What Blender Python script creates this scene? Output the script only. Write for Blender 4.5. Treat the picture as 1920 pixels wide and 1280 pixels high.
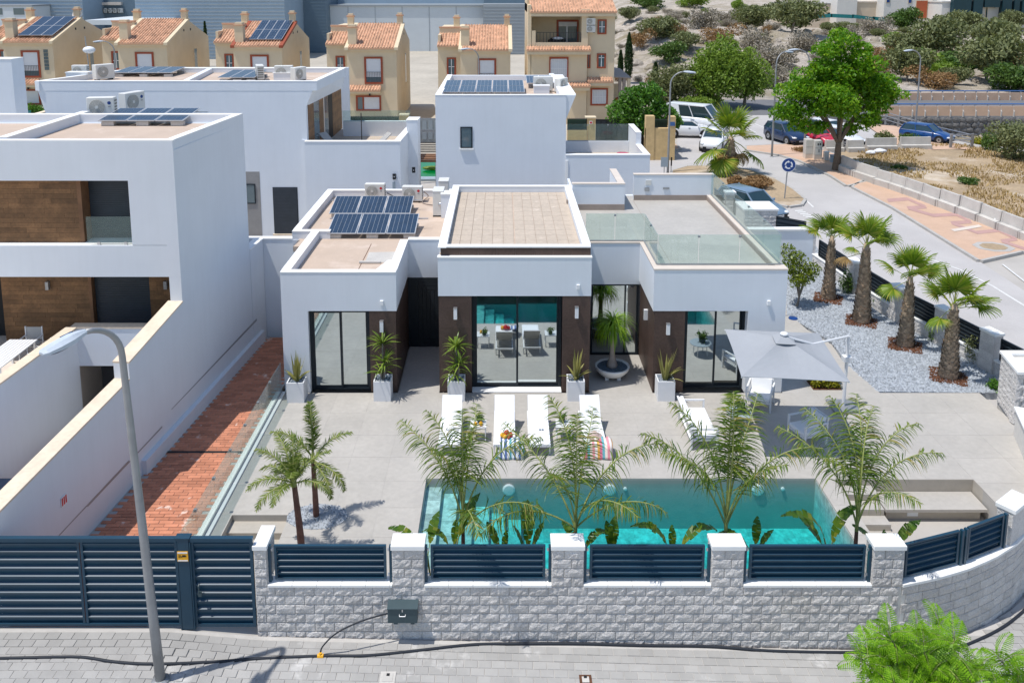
import bpy,bmesh,math,random
import numpy as np
from mathutils import Vector,Matrix,noise,Quaternion
R=math.radians
rnd=random.Random(7)
for o in list(bpy.data.objects):bpy.data.objects.remove(o)
scn=bpy.context.scene
COL=scn.collection
# --- camera, sky, sun, exposure
PITCH,HC,FPX,PPX,PPY=R(9.0),13.4,1580.3,942.0,222.3
cam_d=bpy.data.cameras.new('camera');cam=bpy.data.objects.new('camera',cam_d);COL.objects.link(cam)
cam.location=(0,0,HC);cam.rotation_euler=(R(90)-PITCH,0,0)
cam_d.sensor_fit='HORIZONTAL';cam_d.sensor_width=36;cam_d.lens=FPX/1920*36
cam_d.shift_x=(960-PPX)/1920;cam_d.shift_y=(PPY-640)/1920
cam_d.clip_start=.5;cam_d.clip_end=3000
scn.camera=cam
SUN_EL,SUN_AZ=R(69.5),R(20)
world=bpy.data.worlds.new('World');scn.world=world;world.use_nodes=True
wn=world.node_tree.nodes;wl=world.node_tree.links
sky=wn.new('ShaderNodeTexSky');sky.sky_type='NISHITA';sky.sun_disc=False
sky.sun_elevation=SUN_EL;sky.sun_rotation=R(250);sky.altitude=60;sky.air_density=1.0;sky.dust_density=.6;sky.ozone_density=1.6
wn['Background'].inputs['Strength'].default_value=.15
wl.new(sky.outputs['Color'],wn['Background'].inputs['Color'])
sun_d=bpy.data.lights.new('sun','SUN');sun=bpy.data.objects.new('sun',sun_d);COL.objects.link(sun)
sun_d.energy=3.75;sun_d.angle=R(.55);sun_d.color=(1.0,.97,.925)
_d=Vector((math.cos(SUN_AZ)*math.cos(SUN_EL),math.sin(SUN_AZ)*math.cos(SUN_EL),-math.sin(SUN_EL)))
sun.rotation_mode='QUATERNION';sun.rotation_quaternion=_d.to_track_quat('-Z','Y');sun.location=(-30,-10,60)
scn.view_settings.view_transform='Standard';scn.view_settings.look='None'
scn.view_settings.exposure=0.08;scn.view_settings.gamma=1.0
try:scn.view_settings.use_curve_mapping=False
except Exception:pass
scn.cycles.max_bounces=9;scn.cycles.transparent_max_bounces=14;scn.cycles.diffuse_bounces=4
scn.cycles.sample_clamp_indirect=8.0;scn.cycles.caustics_reflective=False;scn.cycles.caustics_refractive=False
# --- survey: photo pixels to metres (z or y known)
_c,_s=math.cos(PITCH),math.sin(PITCH)
def gp(X,Y,z=0.4):
 u=(X-PPX)/FPX;v=(Y-PPY)/FPX
 t=(z-HC)/(-_s-v*_c)
 return Vector((u*t,(_c-v*_s)*t,z))
def at(X,Y,y):
 u=(X-PPX)/FPX;v=(Y-PPY)/FPX
 t=y/(_c-v*_s)
 return Vector((u*t,y,HC+(-_s-v*_c)*t))
def smooth(a,b,x):
 t=min(1,max(0,(x-a)/(b-a)));return t*t*(3-2*t)
def gully(x,y):
 d=((x-34.3)*14.6+(y-80.2)*14.3)/20.4
 return-2.9*smooth(.2,3.2,d)*(1-smooth(84.0,84.2,y))
def gz(x,y):
 if y>55:return.3+gully(x,y)
 a=min(.31,max(-.5,.13-.026*(x+5)))
 if x<-5:a=min(.31,.13+(-5-x)*.1)
 b=-.4+.7*smooth(16,30,y)
 return a+(b-a)*smooth(15.5,18.5,y)
# --- materials
MATS={}
def _ramp(nt,fac,cols):
 r=nt.nodes.new('ShaderNodeValToRGB')
 while len(r.color_ramp.elements)<len(cols):r.color_ramp.elements.new(.5)
 for e,(p,c)in zip(r.color_ramp.elements,cols):
  e.position=p;e.color=(*c,1)
 nt.links.new(fac,r.inputs['Fac']);return r.outputs['Color']
def _mul(c,k):return tuple(max(0,min(1,x*k))for x in c)
def mat(name,col,rough=.8,var=.12,scale=3.0,bump=0.0,bscale=60.0,metallic=0.0,fine=0.0,fscale=40.0,obj_var=0.0,island=0.0,spec=.35,stain=None,coords='Object',bdist=.02,streak=0):
 """plain surface: colour with soft blotches, optional fine grain, per-piece tone and relief"""
 m=bpy.data.materials.new(name);m.use_nodes=True;nt=m.node_tree;N=nt.nodes;L=nt.links
 b=N['Principled BSDF'];b.inputs['Roughness'].default_value=rough;b.inputs['Metallic'].default_value=metallic
 b.inputs['Specular IOR Level'].default_value=spec
 tc=N.new('ShaderNodeTexCoord')
 geo=N.new('ShaderNodeNewGeometry')
 vec=geo.outputs['Position']if coords=='World' else tc.outputs['Object']
 def nz(s,det=5,rg=.6):
  n=N.new('ShaderNodeTexNoise');n.inputs['Scale'].default_value=s;n.inputs['Detail'].default_value=det;n.inputs['Roughness'].default_value=rg
  L.new(vec,n.inputs['Vector']);return n.outputs['Fac']
 out=_ramp(nt,nz(scale),[(.3,_mul(col,1-var)),(.7,_mul(col,1+var))])
 def mixin(fac_socket,c2,blend='MULTIPLY',fac=1.0):
  nonlocal out
  mx=N.new('ShaderNodeMix');mx.data_type='RGBA';mx.blend_type=blend
  mx.inputs[0].default_value=fac
  L.new(out,mx.inputs[6])
  L.new(fac_socket,mx.inputs[7]);out=mx.outputs[2]
 if fine:mixin(_ramp(nt,nz(fscale,3),[(.3,(1-fine,)*3),(.7,(1,1,1))]),None)
 if obj_var:
  oi=N.new('ShaderNodeObjectInfo');mixin(_ramp(nt,oi.outputs['Random'],[(0,(1-obj_var,)*3),(1,(1,1,1))]),None)
 if island:
  mixin(_ramp(nt,geo.outputs['Random Per Island'],[(0,(1-island,)*3),(1,(1,1,1))]),None)
 if stain:
  sc,c2,lo,hi=stain
  mx=N.new('ShaderNodeMix');mx.data_type='RGBA'
  rr=_ramp(nt,nz(sc,6,.65),[(lo,(0,0,0)),(hi,(1,1,1))])
  L.new(rr,mx.inputs[0]);L.new(out,mx.inputs[6]);mx.inputs[7].default_value=(*c2,1);out=mx.outputs[2]
 if streak:
  mp=N.new('ShaderNodeMapping');mp.inputs['Scale'].default_value=(2.6,2.6,.16);L.new(vec,mp.inputs['Vector'])
  ns=N.new('ShaderNodeTexNoise');ns.inputs['Scale'].default_value=1.6;ns.inputs['Detail'].default_value=7;ns.inputs['Roughness'].default_value=.7;L.new(mp.outputs[0],ns.inputs['Vector'])
  mixin(_ramp(nt,ns.outputs['Fac'],[(.42,(1,1,1)),(.80,(1-streak,1-streak,1-streak*1.1))]),None)
 L.new(out,b.inputs['Base Color'])
 if bump:
  bp=N.new('ShaderNodeBump');bp.inputs['Strength'].default_value=bump;bp.inputs['Distance'].default_value=bdist
  L.new(nz(bscale,6,.7),bp.inputs['Height']);L.new(bp.outputs['Normal'],b.inputs['Normal'])
 MATS[name]=m;return m
def leaf_mat(name,c1,c2,trans=.35,rough=.5,c3=None):
 m=bpy.data.materials.new(name);m.use_nodes=True;nt=m.node_tree;N=nt.nodes;L=nt.links
 b=N['Principled BSDF'];b.inputs['Roughness'].default_value=rough;b.inputs['Specular IOR Level'].default_value=.35
 geo=N.new('ShaderNodeNewGeometry')
 cols=[(0,c1),(.75,c2)]+([(1,c3)]if c3 else[])
 col=_ramp(nt,geo.outputs['Random Per Island'],cols)
 L.new(col,b.inputs['Base Color'])
 t=N.new('ShaderNodeBsdfTranslucent');
 mxc=N.new('ShaderNodeMix');mxc.data_type='RGBA';mxc.blend_type='MULTIPLY';mxc.inputs[0].default_value=1;mxc.inputs[7].default_value=(1.0,1.0,.55,1)
 L.new(col,mxc.inputs[6]);L.new(mxc.outputs[2],t.inputs['Color'])
 ms=N.new('ShaderNodeMixShader');ms.inputs[0].default_value=trans
 L.new(b.outputs[0],ms.inputs[1]);L.new(t.outputs[0],ms.inputs[2]);L.new(ms.outputs[0],N['Material Output'].inputs['Surface'])
 MATS[name]=m;return m
def glass_mat(name,tint,refl=.08,alpha=.2,rough=.02,bump=0,gloss=None,vol=None):
 """thin sheet: tinted see-through plus a mirror share that grows at grazing angles"""
 m=bpy.data.materials.new(name);m.use_nodes=True;nt=m.node_tree;N=nt.nodes;L=nt.links
 N.remove(N['Principled BSDF'])
 tr=N.new('ShaderNodeBsdfTransparent');tr.inputs['Color'].default_value=(*tint,1)
 df=N.new('ShaderNodeBsdfDiffuse');df.inputs['Color'].default_value=(*(gloss or tint),1)
 m1=N.new('ShaderNodeMixShader');m1.inputs[0].default_value=alpha
 L.new(tr.outputs[0],m1.inputs[1]);L.new(df.outputs[0],m1.inputs[2])
 gl=N.new('ShaderNodeBsdfGlossy');gl.inputs['Roughness'].default_value=rough
 fr=N.new('ShaderNodeFresnel');gb=N.new('ShaderNodeNewGeometry');mr=N.new('ShaderNodeMapRange');mr.inputs[3].default_value=1.45;mr.inputs[4].default_value=1/1.45
 L.new(gb.outputs['Backfacing'],mr.inputs[0]);L.new(mr.outputs[0],fr.inputs['IOR'])
 ad=N.new('ShaderNodeMath');ad.operation='ADD';ad.inputs[1].default_value=refl;ad.use_clamp=True;L.new(fr.outputs[0],ad.inputs[0])
 m2=N.new('ShaderNodeMixShader');L.new(ad.outputs[0],m2.inputs[0]);L.new(m1.outputs[0],m2.inputs[1]);L.new(gl.outputs[0],m2.inputs[2])
 L.new(m2.outputs[0],N['Material Output'].inputs['Surface'])
 if bump:
  tc=N.new('ShaderNodeTexCoord');nn=N.new('ShaderNodeTexNoise');nn.inputs['Scale'].default_value=5.5;nn.inputs['Detail'].default_value=3
  L.new(tc.outputs['Object'],nn.inputs['Vector'])
  bp=N.new('ShaderNodeBump');bp.inputs['Strength'].default_value=bump;bp.inputs['Distance'].default_value=.05
  L.new(nn.outputs['Fac'],bp.inputs['Height']);L.new(bp.outputs[0],gl.inputs['Normal'])
 if vol:
  va=N.new('ShaderNodeVolumeAbsorption');va.inputs['Color'].default_value=(*vol[0],1);va.inputs['Density'].default_value=vol[1];L.new(va.outputs[0],N['Material Output'].inputs['Volume'])
 MATS[name]=m;return m
mat('stucco',(.735,.765,.80),.85,.025,.7,.08,90,coords='World',stain=(.35,(.66,.685,.71),.62,.95),streak=.035)
mat('coping_white',(.86,.85,.82),.75,.03,2,coords='World')
mat('coping_stone',(.80,.66,.50),.7,.10,1.6,fine=.12,fscale=9,coords='World')
mat('coping_beige',(.66,.58,.50),.7,.05,2,coords='World')
mat('deck',(.49,.46,.415),.62,.07,.9,fine=.10,fscale=7,obj_var=.045,coords='World',stain=(.55,(.40,.38,.35),.52,.82))
mat('deck_joint',(.43,.41,.38),.9,.05,3)
mat('pit_stone',(.47,.43,.37),.7,.06,1.2,fine=.08,fscale=8,coords='World')
mat('roof_gravel',(.56,.44,.345),.9,.06,1.0,.1,60,fine=.08,fscale=25,coords='World',stain=(.8,(.66,.54,.45),.55,.75))
mat('roof_tile',(.57,.475,.375),.8,.08,5,fine=.12,fscale=18,obj_var=.07,coords='World',stain=(1.2,(.66,.56,.46),.6,.72))
mat('brown_tile',(.105,.067,.053),.5,.22,1.2,fine=.25,fscale=14,obj_var=.12,coords='World')
mat('brown_skirting',(.33,.27,.23),.6,.08,3,coords='World')
mat('frame_dark',(.016,.024,.032),.4,.05,3,metallic=.2)
mat('door_dark',(.020,.026,.032),.45,.15,3,obj_var=.2)
mat('fence_blue',(.012,.055,.095),.42,.08,2,obj_var=.12,spec=.5)
mat('block_stone',(.84,.80,.76),.9,.10,3,1.0,22,fine=.22,fscale=26,obj_var=.16,coords='World',bdist=.05,stain=(.7,(.66,.61,.54),.58,.8))
mat('mortar',(.70,.67,.62),.95,.08,8)
mat('paver',(.44,.425,.40),.9,.07,2,.25,60,obj_var=.13,island=.13,coords='World',stain=(.9,(.60,.58,.55),.60,.72))
mat('paver_joint',(.50,.475,.44),.95,.08,4,coords='World')
mat('concrete',(.60,.57,.525),.9,.10,1.5,.3,30,fine=.12,fscale=20,obj_var=.08,coords='World')
mat('concrete_dark',(.30,.29,.28),.9,.12,1.5,.3,30,coords='World')
mat('kerb',(.44,.42,.39),.9,.10,2,.2,30,coords='World')
mat('asphalt',(.50,.475,.455),.92,.06,.35,.25,120,fine=.14,fscale=30,coords='World',stain=(.16,(.55,.525,.50),.5,.8))
mat('asphalt_dark',(.16,.16,.165),.92,.08,.5,.2,100,coords='World')
mat('road_paint',(.66,.65,.62),.8,.10,6,coords='World')
mat('sidewalk',(.60,.41,.29),.9,.07,1.2,.15,60,fine=.12,fscale=22,coords='World',stain=(.5,(.62,.44,.34),.5,.8))
mat('sidewalk_mauve',(.48,.30,.27),.9,.08,2,fine=.1,fscale=22,coords='World')
mat('brick_orange',(.62,.255,.15),.9,.14,3,.3,40,island=.30,coords='World',stain=(2.2,(.78,.58,.48),.62,.68))
mat('gravel',(.50,.535,.575),.95,.10,30,.8,90,island=.45,coords='World')
mat('gravel_blue',(.15,.20,.25),.9,.2,20,.6,70,island=.5)
mat('mulch',(.17,.075,.040),.95,.3,12,.8,40,island=.55)
mat('lot_soil',(.44,.33,.21),.97,.16,.35,.5,18,fine=.25,fscale=6,coords='World',stain=(.22,(.62,.54,.44),.55,.7))
mat('hill_rock',(.60,.525,.44),.97,.22,.20,.9,1.6,fine=.35,fscale=1.3,coords='World',stain=(.09,(.30,.25,.16),.48,.62),bdist=.6)
mat('far_ground',(.50,.45,.37),.97,.12,.1,fine=.15,fscale=2,coords='World')
mat('plot_ground',(.45,.42,.38),.95,.08,.6,coords='World')
mat('pool_tile',(.60,.72,.68),.5,.14,5,obj_var=.34,fine=.45,fscale=7,coords='World')  # stone mottling, its contrast raised to stand in for rippling light under water
mat('wood_tile',(.30,.155,.068),.55,.30,2.2,fine=.30,fscale=16,obj_var=.35,coords='World')
mat('wood_brown',(.22,.11,.055),.6,.2,4)
mat('shutter_dark',(.045,.055,.068),.5,.10,3,obj_var=.08)
mat('white_metal',(.80,.80,.80),.4,.02,4,spec=.5)
mat('white_fabric',(.86,.86,.86),.8,.02,4,.15,200)
mat('sling_grey',(.42,.41,.39),.8,.05,5,.1,200)
mat('canopy_grey',(.35,.365,.385),.85,.03,2,.08,150)
mat('grey_metal',(.36,.37,.38),.45,.10,3,metallic=.5)
mat('galvanised',(.33,.335,.34),.5,.12,2.5,metallic=.45)
mat('lamp_head',(.52,.57,.62),.5,.08,6)
mat('lamp_lens',(.06,.10,.16),.15,.05,3)
mat('steel',(.62,.63,.65),.3,.03,3,metallic=.8)
mat('black',(.012,.013,.015),.6,.05,4)
mat('cable',(.022,.026,.034),.6,.05,4)
mat('cabinet_green',(.055,.085,.095),.5,.06,4)
mat('planter_white',(.76,.77,.78),.65,.03,4,.08,80)
mat('bowl_white',(.74,.74,.72),.6,.04,4)
mat('ac_white',(.68,.67,.63),.5,.04,4)
mat('ac_grille',(.24,.23,.20),.6,.08,4)
mat('red',(.55,.02,.03),.5,.05,4)
mat('yellow',(.85,.42,.02),.5,.05,4)
mat('sign_blue',(.012,.055,.22),.4,.03,4)
mat('paint_white',(.82,.82,.82),.5,.02,4)
mat('solar_cell',(.028,.052,.090),.22,.12,3,island=.15,spec=.6)
mat('solar_frame',(.58,.60,.62),.4,.03,4,metallic=.3)
mat('beige_wall',(.70,.57,.39),.92,.06,.5,.1,40,coords='World',stain=(.4,(.66,.51,.31),.55,.85))
mat('beige_trim',(.70,.58,.40),.9,.05,2)
mat('roof_clay',(.74,.43,.27),.85,.12,1.2,island=.42,coords='World')
mat('window_red',(.33,.075,.035),.6,.1,4)
mat('shutter_white',(.70,.71,.72),.6,.03,3)
mat('railing_dark',(.05,.05,.055),.5,.05,4)
mat('pillar_stone',(.62,.44,.22),.9,.14,2.2,.3,20,coords='World')
mat('green_mesh',(.022,.055,.032),.9,.2,4)
mat('warehouse_blue',(.30,.39,.47),.5,.04,.5,coords='World')
mat('warehouse_dark',(.14,.20,.25),.5,.05,.5,coords='World')
mat('warehouse_white',(.60,.64,.66),.6,.03,.5,coords='World')
mat('warehouse_grey',(.33,.36,.38),.6,.04,.5,coords='World')
mat('hill_wall',(.74,.70,.64),.9,.04,.5,coords='World')
mat('hill_beige',(.62,.52,.40),.9,.06,.5,coords='World')
mat('teal_panel',(.015,.055,.070),.35,.08,1,obj_var=.2)
mat('rust_red',(.48,.12,.05),.7,.08,2)
mat('net_teal',(.03,.22,.22),.8,.2,3)
mat('dark_stone',(.20,.19,.18),.95,.25,1.4,.8,5,island=.45,coords='World',bdist=.1)
mat('parapet_orange',(.62,.42,.29),.9,.08,1,coords='World')
mat('rail_blue',(.06,.14,.34),.5,.05,3)
mat('grey_blue',(.32,.38,.42),.7,.05,3)
mat('bark',(.16,.12,.085),.95,.25,9,.9,22,bdist=.04)
mat('bark_grey',(.22,.19,.16),.95,.2,8,.8,20)
mat('palm_bark',(.56,.42,.29),.95,.25,9,.9,18,island=.5,bdist=.03)
mat('palm_stem',(.20,.10,.075),.9,.3,5,.6,15)
mat('ponytail_bark',(.42,.34,.28),.9,.12,6,.4,20)
mat('petiole',(.30,.33,.10),.6,.15,5)
mat('trash_white',(.75,.75,.76),.7,.1,5)
mat('tyre',(.02,.02,.021),.8,.05,5)
mat('rim',(.42,.43,.44),.35,.05,4,metallic=.7)
mat('car_glass',(.018,.045,.055),.05,.05,3,spec=.9)
mat('headlight',(.72,.75,.78),.15,.05,4,spec=.8)
mat('plate',(.70,.70,.70),.5,.03,4)
for n,c in(('car_white',(.78,.79,.80)),('car_navy',(.010,.030,.085)),('car_red',(.55,.030,.06)),('car_blue',(.006,.058,.22)),('car_greyblue',(.17,.25,.34))):
 m=mat(n,c,.28,.02,2,spec=.6);m.node_tree.nodes['Principled BSDF'].inputs['Coat Weight'].default_value=.5
mat('skin_hat',(.60,.46,.40),.9,.1,8)
leaf_mat('jacaranda',(.10,.25,.006),(.23,.45,.010),.30,c3=(.28,.44,.03))
leaf_mat('jacaranda_far',(.08,.22,.008),(.17,.37,.012),.40,c3=(.30,.44,.02))
leaf_mat('palm_leaf',(.085,.18,.012),(.24,.33,.025),.40,.4,(.42,.40,.07))
leaf_mat('queen_leaf',(.065,.13,.014),(.17,.25,.022),.34,.4,(.34,.27,.08))
leaf_mat('date_leaf',(.10,.17,.025),(.22,.28,.05),.34,.45,(.38,.34,.12))
leaf_mat('dead_leaf',(.20,.13,.05),(.33,.21,.08),.25,.7)
leaf_mat('banana_leaf',(.045,.115,.010),(.11,.19,.016),.40,.35,(.28,.29,.04))
leaf_mat('yucca_leaf',(.11,.20,.02),(.25,.34,.06),.30,.4)
leaf_mat('sword_leaf',(.16,.17,.045),(.33,.31,.10),.20,.4)
leaf_mat('ponytail_leaf',(.13,.28,.012),(.30,.46,.03),.35,.4)
leaf_mat('citrus_leaf',(.09,.145,.012),(.22,.27,.02),.30,.4)
leaf_mat('bush_leaf',(.05,.11,.02),(.12,.20,.04),.30,.5)
leaf_mat('olive_leaf',(.12,.145,.06),(.24,.26,.11),.25,.6)
leaf_mat('grey_leaf',(.22,.19,.15),(.36,.32,.26),.15,.8)
leaf_mat('pepper_leaf',(.13,.23,.03),(.25,.36,.05),.35,.5)
leaf_mat('fig_leaf',(.05,.15,.018),(.12,.27,.03),.30,.4)
leaf_mat('cypress_leaf',(.018,.045,.012),(.045,.085,.02),.15,.7)
leaf_mat('dry_grass',(.30,.20,.085),(.52,.38,.18),.30,.8)
leaf_mat('dry_brown',(.20,.11,.05),(.36,.22,.10),.20,.9)
leaf_mat('lantana',(.14,.16,.015),(.38,.36,.02),.25,.5)
glass_mat('rail_glass',(.90,.965,.945),.0,.07,gloss=(.5,.66,.61))
glass_mat('water',(.97,1,1),.0,.02,.02,.3,gloss=(.1,.6,.6),vol=((.17,.945,.955),.95))
glass_mat('water_green',(.10,.85,.35),.0,.35,.02,.2,gloss=(.0,.42,.10))
m=mat('window_mirror',(.55,.62,.64),.03,.02,2,metallic=1.0)
m=mat('window_dim',(.10,.15,.17),.06,.02,2,metallic=.0,spec=.9)
def stripe_mat(name,cols,scale,axis=0):
 m=bpy.data.materials.new(name);m.use_nodes=True;nt=m.node_tree;N=nt.nodes;L=nt.links
 b=N['Principled BSDF'];b.inputs['Roughness'].default_value=.9
 tc=N.new('ShaderNodeTexCoord');sp=N.new('ShaderNodeSeparateXYZ');L.new(tc.outputs['Object'],sp.inputs[0])
 mu=N.new('ShaderNodeMath');mu.operation='MULTIPLY';mu.inputs[1].default_value=scale;L.new(sp.outputs[axis],mu.inputs[0])
 fr=N.new('ShaderNodeMath');fr.operation='FRACT';L.new(mu.outputs[0],fr.inputs[0])
 r=N.new('ShaderNodeValToRGB');r.color_ramp.interpolation='CONSTANT'
 while len(r.color_ramp.elements)<len(cols):r.color_ramp.elements.new(.5)
 for i,(e,c)in enumerate(zip(r.color_ramp.elements,cols)):e.position=i/len(cols);e.color=(*c,1)
 L.new(fr.outputs[0],r.inputs[0]);L.new(r.outputs[0],b.inputs['Base Color']);MATS[name]=m
stripe_mat('towel_blue',[(.78,.80,.84),(.10,.16,.36),(.80,.80,.82),(.14,.45,.55),(.75,.82,.85),(.10,.16,.36)],2.6)
stripe_mat('towel_pink',[(.80,.30,.34),(.84,.76,.70),(.85,.42,.10),(.80,.20,.30),(.16,.45,.50),(.84,.70,.60)],2.4)
stripe_mat('corrugated_blue',[(.33,.42,.50),(.27,.36,.43),(.33,.42,.50),(.31,.40,.47)],.8,2)
def M(n):return MATS[n]
# --- mesh builder
class MB:
 def __init__(s):s.v=[];s.f=[];s.mi=[];s.m=0;s.sm=[];s.smooth=False
 def face(s,idx):s.f.append(idx);s.mi.append(s.m);s.sm.append(s.smooth)
 def add(s,vs,fs,T=None):
  o=len(s.v)
  s.v.extend([tuple(T@Vector(p))for p in vs]if T is not None else[tuple(p)for p in vs])
  for q in fs:s.face(tuple(i+o for i in q))
  return s
 def box(s,x0,x1,y0,y1,z0,z1,T=None):
  return s.add([(x0,y0,z0),(x1,y0,z0),(x1,y1,z0),(x0,y1,z0),(x0,y0,z1),(x1,y0,z1),(x1,y1,z1),(x0,y1,z1)],[(0,3,2,1),(4,5,6,7),(0,1,5,4),(1,2,6,5),(2,3,7,6),(3,0,4,7)],T)
 def prism(s,poly,z0,z1,T=None):
  n=len(poly)
  za=z0 if hasattr(z0,'__len__')else[z0]*n;zb=z1 if hasattr(z1,'__len__')else[z1]*n
  vs=[(p[0],p[1],a)for p,a in zip(poly,za)]+[(p[0],p[1],b)for p,b in zip(poly,zb)]
  fs=[tuple(range(n-1,-1,-1)),tuple(range(n,2*n))]+[(i,(i+1)%n,n+(i+1)%n,n+i)for i in range(n)]
  return s.add(vs,fs,T)
 def extr(s,pts,d,T=None):
  n=len(pts);d=Vector(d)
  vs=[tuple(p)for p in pts]+[tuple(Vector(p)+d)for p in pts]
  return s.add(vs,[tuple(range(n-1,-1,-1)),tuple(range(n,2*n))]+[(i,(i+1)%n,n+(i+1)%n,n+i)for i in range(n)],T)
 def tube(s,pts,r,n=8,cap=True,T=None):
  pts=[Vector(p)for p in pts];rs=r if hasattr(r,'__len__')else[r]*len(pts)
  vs=[];up=Vector((0,0,1));prev=None
  for i,p in enumerate(pts):
   t=(pts[min(i+1,len(pts)-1)]-pts[max(i-1,0)]).normalized()
   a=prev-t*prev.dot(t)if prev is not None else t.cross(up if abs(t.z)<.9 else Vector((1,0,0)))
   if a.length<1e-6:a=t.orthogonal()
   a.normalize();prev=a;b=t.cross(a)
   for k in range(n):
    q=2*math.pi*k/n;vs.append(p+(a*math.cos(q)+b*math.sin(q))*rs[i])
  fs=[]
  for i in range(len(pts)-1):
   for k in range(n):fs.append((i*n+k,i*n+(k+1)%n,(i+1)*n+(k+1)%n,(i+1)*n+k))
  if cap:fs+=[tuple(range(n-1,-1,-1)),tuple(range((len(pts)-1)*n,len(pts)*n))]
  return s.add(vs,fs,T)
 def lathe(s,prof,n=20,T=None,cap=True):
  vs=[]
  for r,z in prof:
   for k in range(n):q=2*math.pi*k/n;vs.append((r*math.cos(q),r*math.sin(q),z))
  fs=[]
  for i in range(len(prof)-1):
   for k in range(n):fs.append((i*n+k,i*n+(k+1)%n,(i+1)*n+(k+1)%n,(i+1)*n+k))
  if cap:fs+=[tuple(range(n-1,-1,-1)),tuple(range((len(prof)-1)*n,len(prof)*n))]
  return s.add(vs,fs,T)
 def blob(s,c,r,n=10,m=6,T=None):
  r=r if hasattr(r,'__len__')else(r,r,r)
  prof=[(math.sin(math.pi*(i+.5)/m),-math.cos(math.pi*(i+.5)/m))for i in range(m)]
  X=Matrix.Translation(c)@Matrix.Diagonal((*r,1))
  return s.lathe(prof,n,(T@X)if T is not None else X)
 def leaves(s,C,size,asp=.45,up=.3,rs=None,jit=.4):
  """many small diamond leaves round the points C"""
  rs=rs or np.random.RandomState(1);C=np.asarray(C,float);n=len(C)
  d=rs.normal(size=(n,3));d/=np.linalg.norm(d,axis=1)[:,None]
  nr=rs.normal(size=(n,3));nr[:,2]+=up*3;a=np.cross(d,nr);a/=np.linalg.norm(a,axis=1)[:,None]+1e-9
  L=(size*(1+jit*rs.uniform(-1,1,n)))[:,None]*.5
  V=np.stack([C-d*L,C+a*L*asp,C+d*L,C-a*L*asp],1).reshape(-1,3)
  o=len(s.v);s.v.extend(map(tuple,V.tolist()))
  for i in range(n):
   k=o+4*i;s.face((k,k+1,k+2,k+3))
  return s
 def build(s,name,m,parent=None,local=False):
  me=bpy.data.meshes.new(name)
  if parent is not None and not local and root_loc(parent).length>1e-9:
   V=np.array(s.v,float)-np.array(root_loc(parent));vs=V.tolist()
  else:vs=s.v
  me.from_pydata(vs,[],s.f)
  for k in(m if isinstance(m,(list,tuple))else[m]):me.materials.append(M(k))
  if any(s.mi):me.polygons.foreach_set('material_index',s.mi)
  if any(s.sm):me.polygons.foreach_set('use_smooth',s.sm)
  me.update()
  o=bpy.data.objects.new(name,me);COL.objects.link(o)
  if parent is not None:o.parent=parent
  return o
def root_loc(o):
 v=Vector((0,0,0))
 while o is not None:v+=o.location;o=o.parent
 return v
def tag(o,label,cat,group=None):
 o['label']=label;o['category']=cat
 if group:o['group']=group
 return o
def thing(name,label,cat,loc=(0,0,0),group=None):
 o=bpy.data.objects.new(name,None);o.empty_display_size=.2;COL.objects.link(o);o.location=loc
 return tag(o,label,cat,group)
def structure(o):o['kind']='structure';return o
def stuff(o):o['kind']='stuff';return o
KIDS={}
def kids(o):
 return[c for c in o.children]
def copy_tree(o,parent=None):
 c=o.copy();COL.objects.link(c)
 if parent is not None:c.parent=parent
 for ch in o.children:copy_tree(ch,c)
 return c
def dup(o,loc,rz=0,sc=1.0,label=None,group=None):
 c=copy_tree(o);c.location=loc;c.rotation_euler=(0,0,rz);c.scale=(sc,sc,sc)if not hasattr(sc,'__len__')else sc
 if label:c['label']=label
 if group:c['group']=group
 return c
def place(o,loc,rz=0,sc=1.0):
 o.location=loc;o.rotation_euler=(0,0,rz);o.scale=sc if hasattr(sc,'__len__')else(sc,)*3;return o
def inst(src,name,parent,loc,rot=(0,0,0),sc=(1,1,1)):
 o=bpy.data.objects.new(name,src.data if hasattr(src,'data')else src);COL.objects.link(o)
 o.parent=parent;o.location=loc;o.rotation_euler=rot;o.scale=sc;return o
def mesh_of(mb,name,m):
 o=mb.build(name,m);me=o.data;bpy.data.objects.remove(o);return me
def bevel(o,w=.012,seg=1):
 b=o.modifiers.new('bevel','BEVEL');b.width=w;b.segments=seg;b.limit_method='ANGLE';return o
def RZ(a):return Matrix.Rotation(a,4,'Z')
def TR(x,y,z=0):return Matrix.Translation((x,y,z))
def sheet(name,poly,off,m,cell=1.5,zf=gz):
 """a thin surface laid on the terrain"""
 bm=bmesh.new();bm.faces.new([bm.verts.new((p[0],p[1],0))for p in poly])
 xs=[p[0]for p in poly];ys=[p[1]for p in poly]
 for ax,lo,hi in((0,min(xs),max(xs)),(1,min(ys),max(ys))):
  k=math.floor(lo/cell)+1
  while k*cell<hi:
   co=[0,0,0];no=[0,0,0];co[ax]=k*cell;no[ax]=1
   bmesh.ops.bisect_plane(bm,geom=bm.verts[:]+bm.edges[:]+bm.faces[:],plane_co=co,plane_no=no);k+=1
 for v in bm.verts:v.co.z=zf(v.co.x,v.co.y)+off
 bm.normal_update()
 for f in bm.faces:
  if f.normal.z<0:f.normal_flip()
 me=bpy.data.meshes.new(name);bm.to_mesh(me);bm.free();me.materials.append(M(m))
 o=bpy.data.objects.new(name,me);COL.objects.link(o);return o
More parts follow.
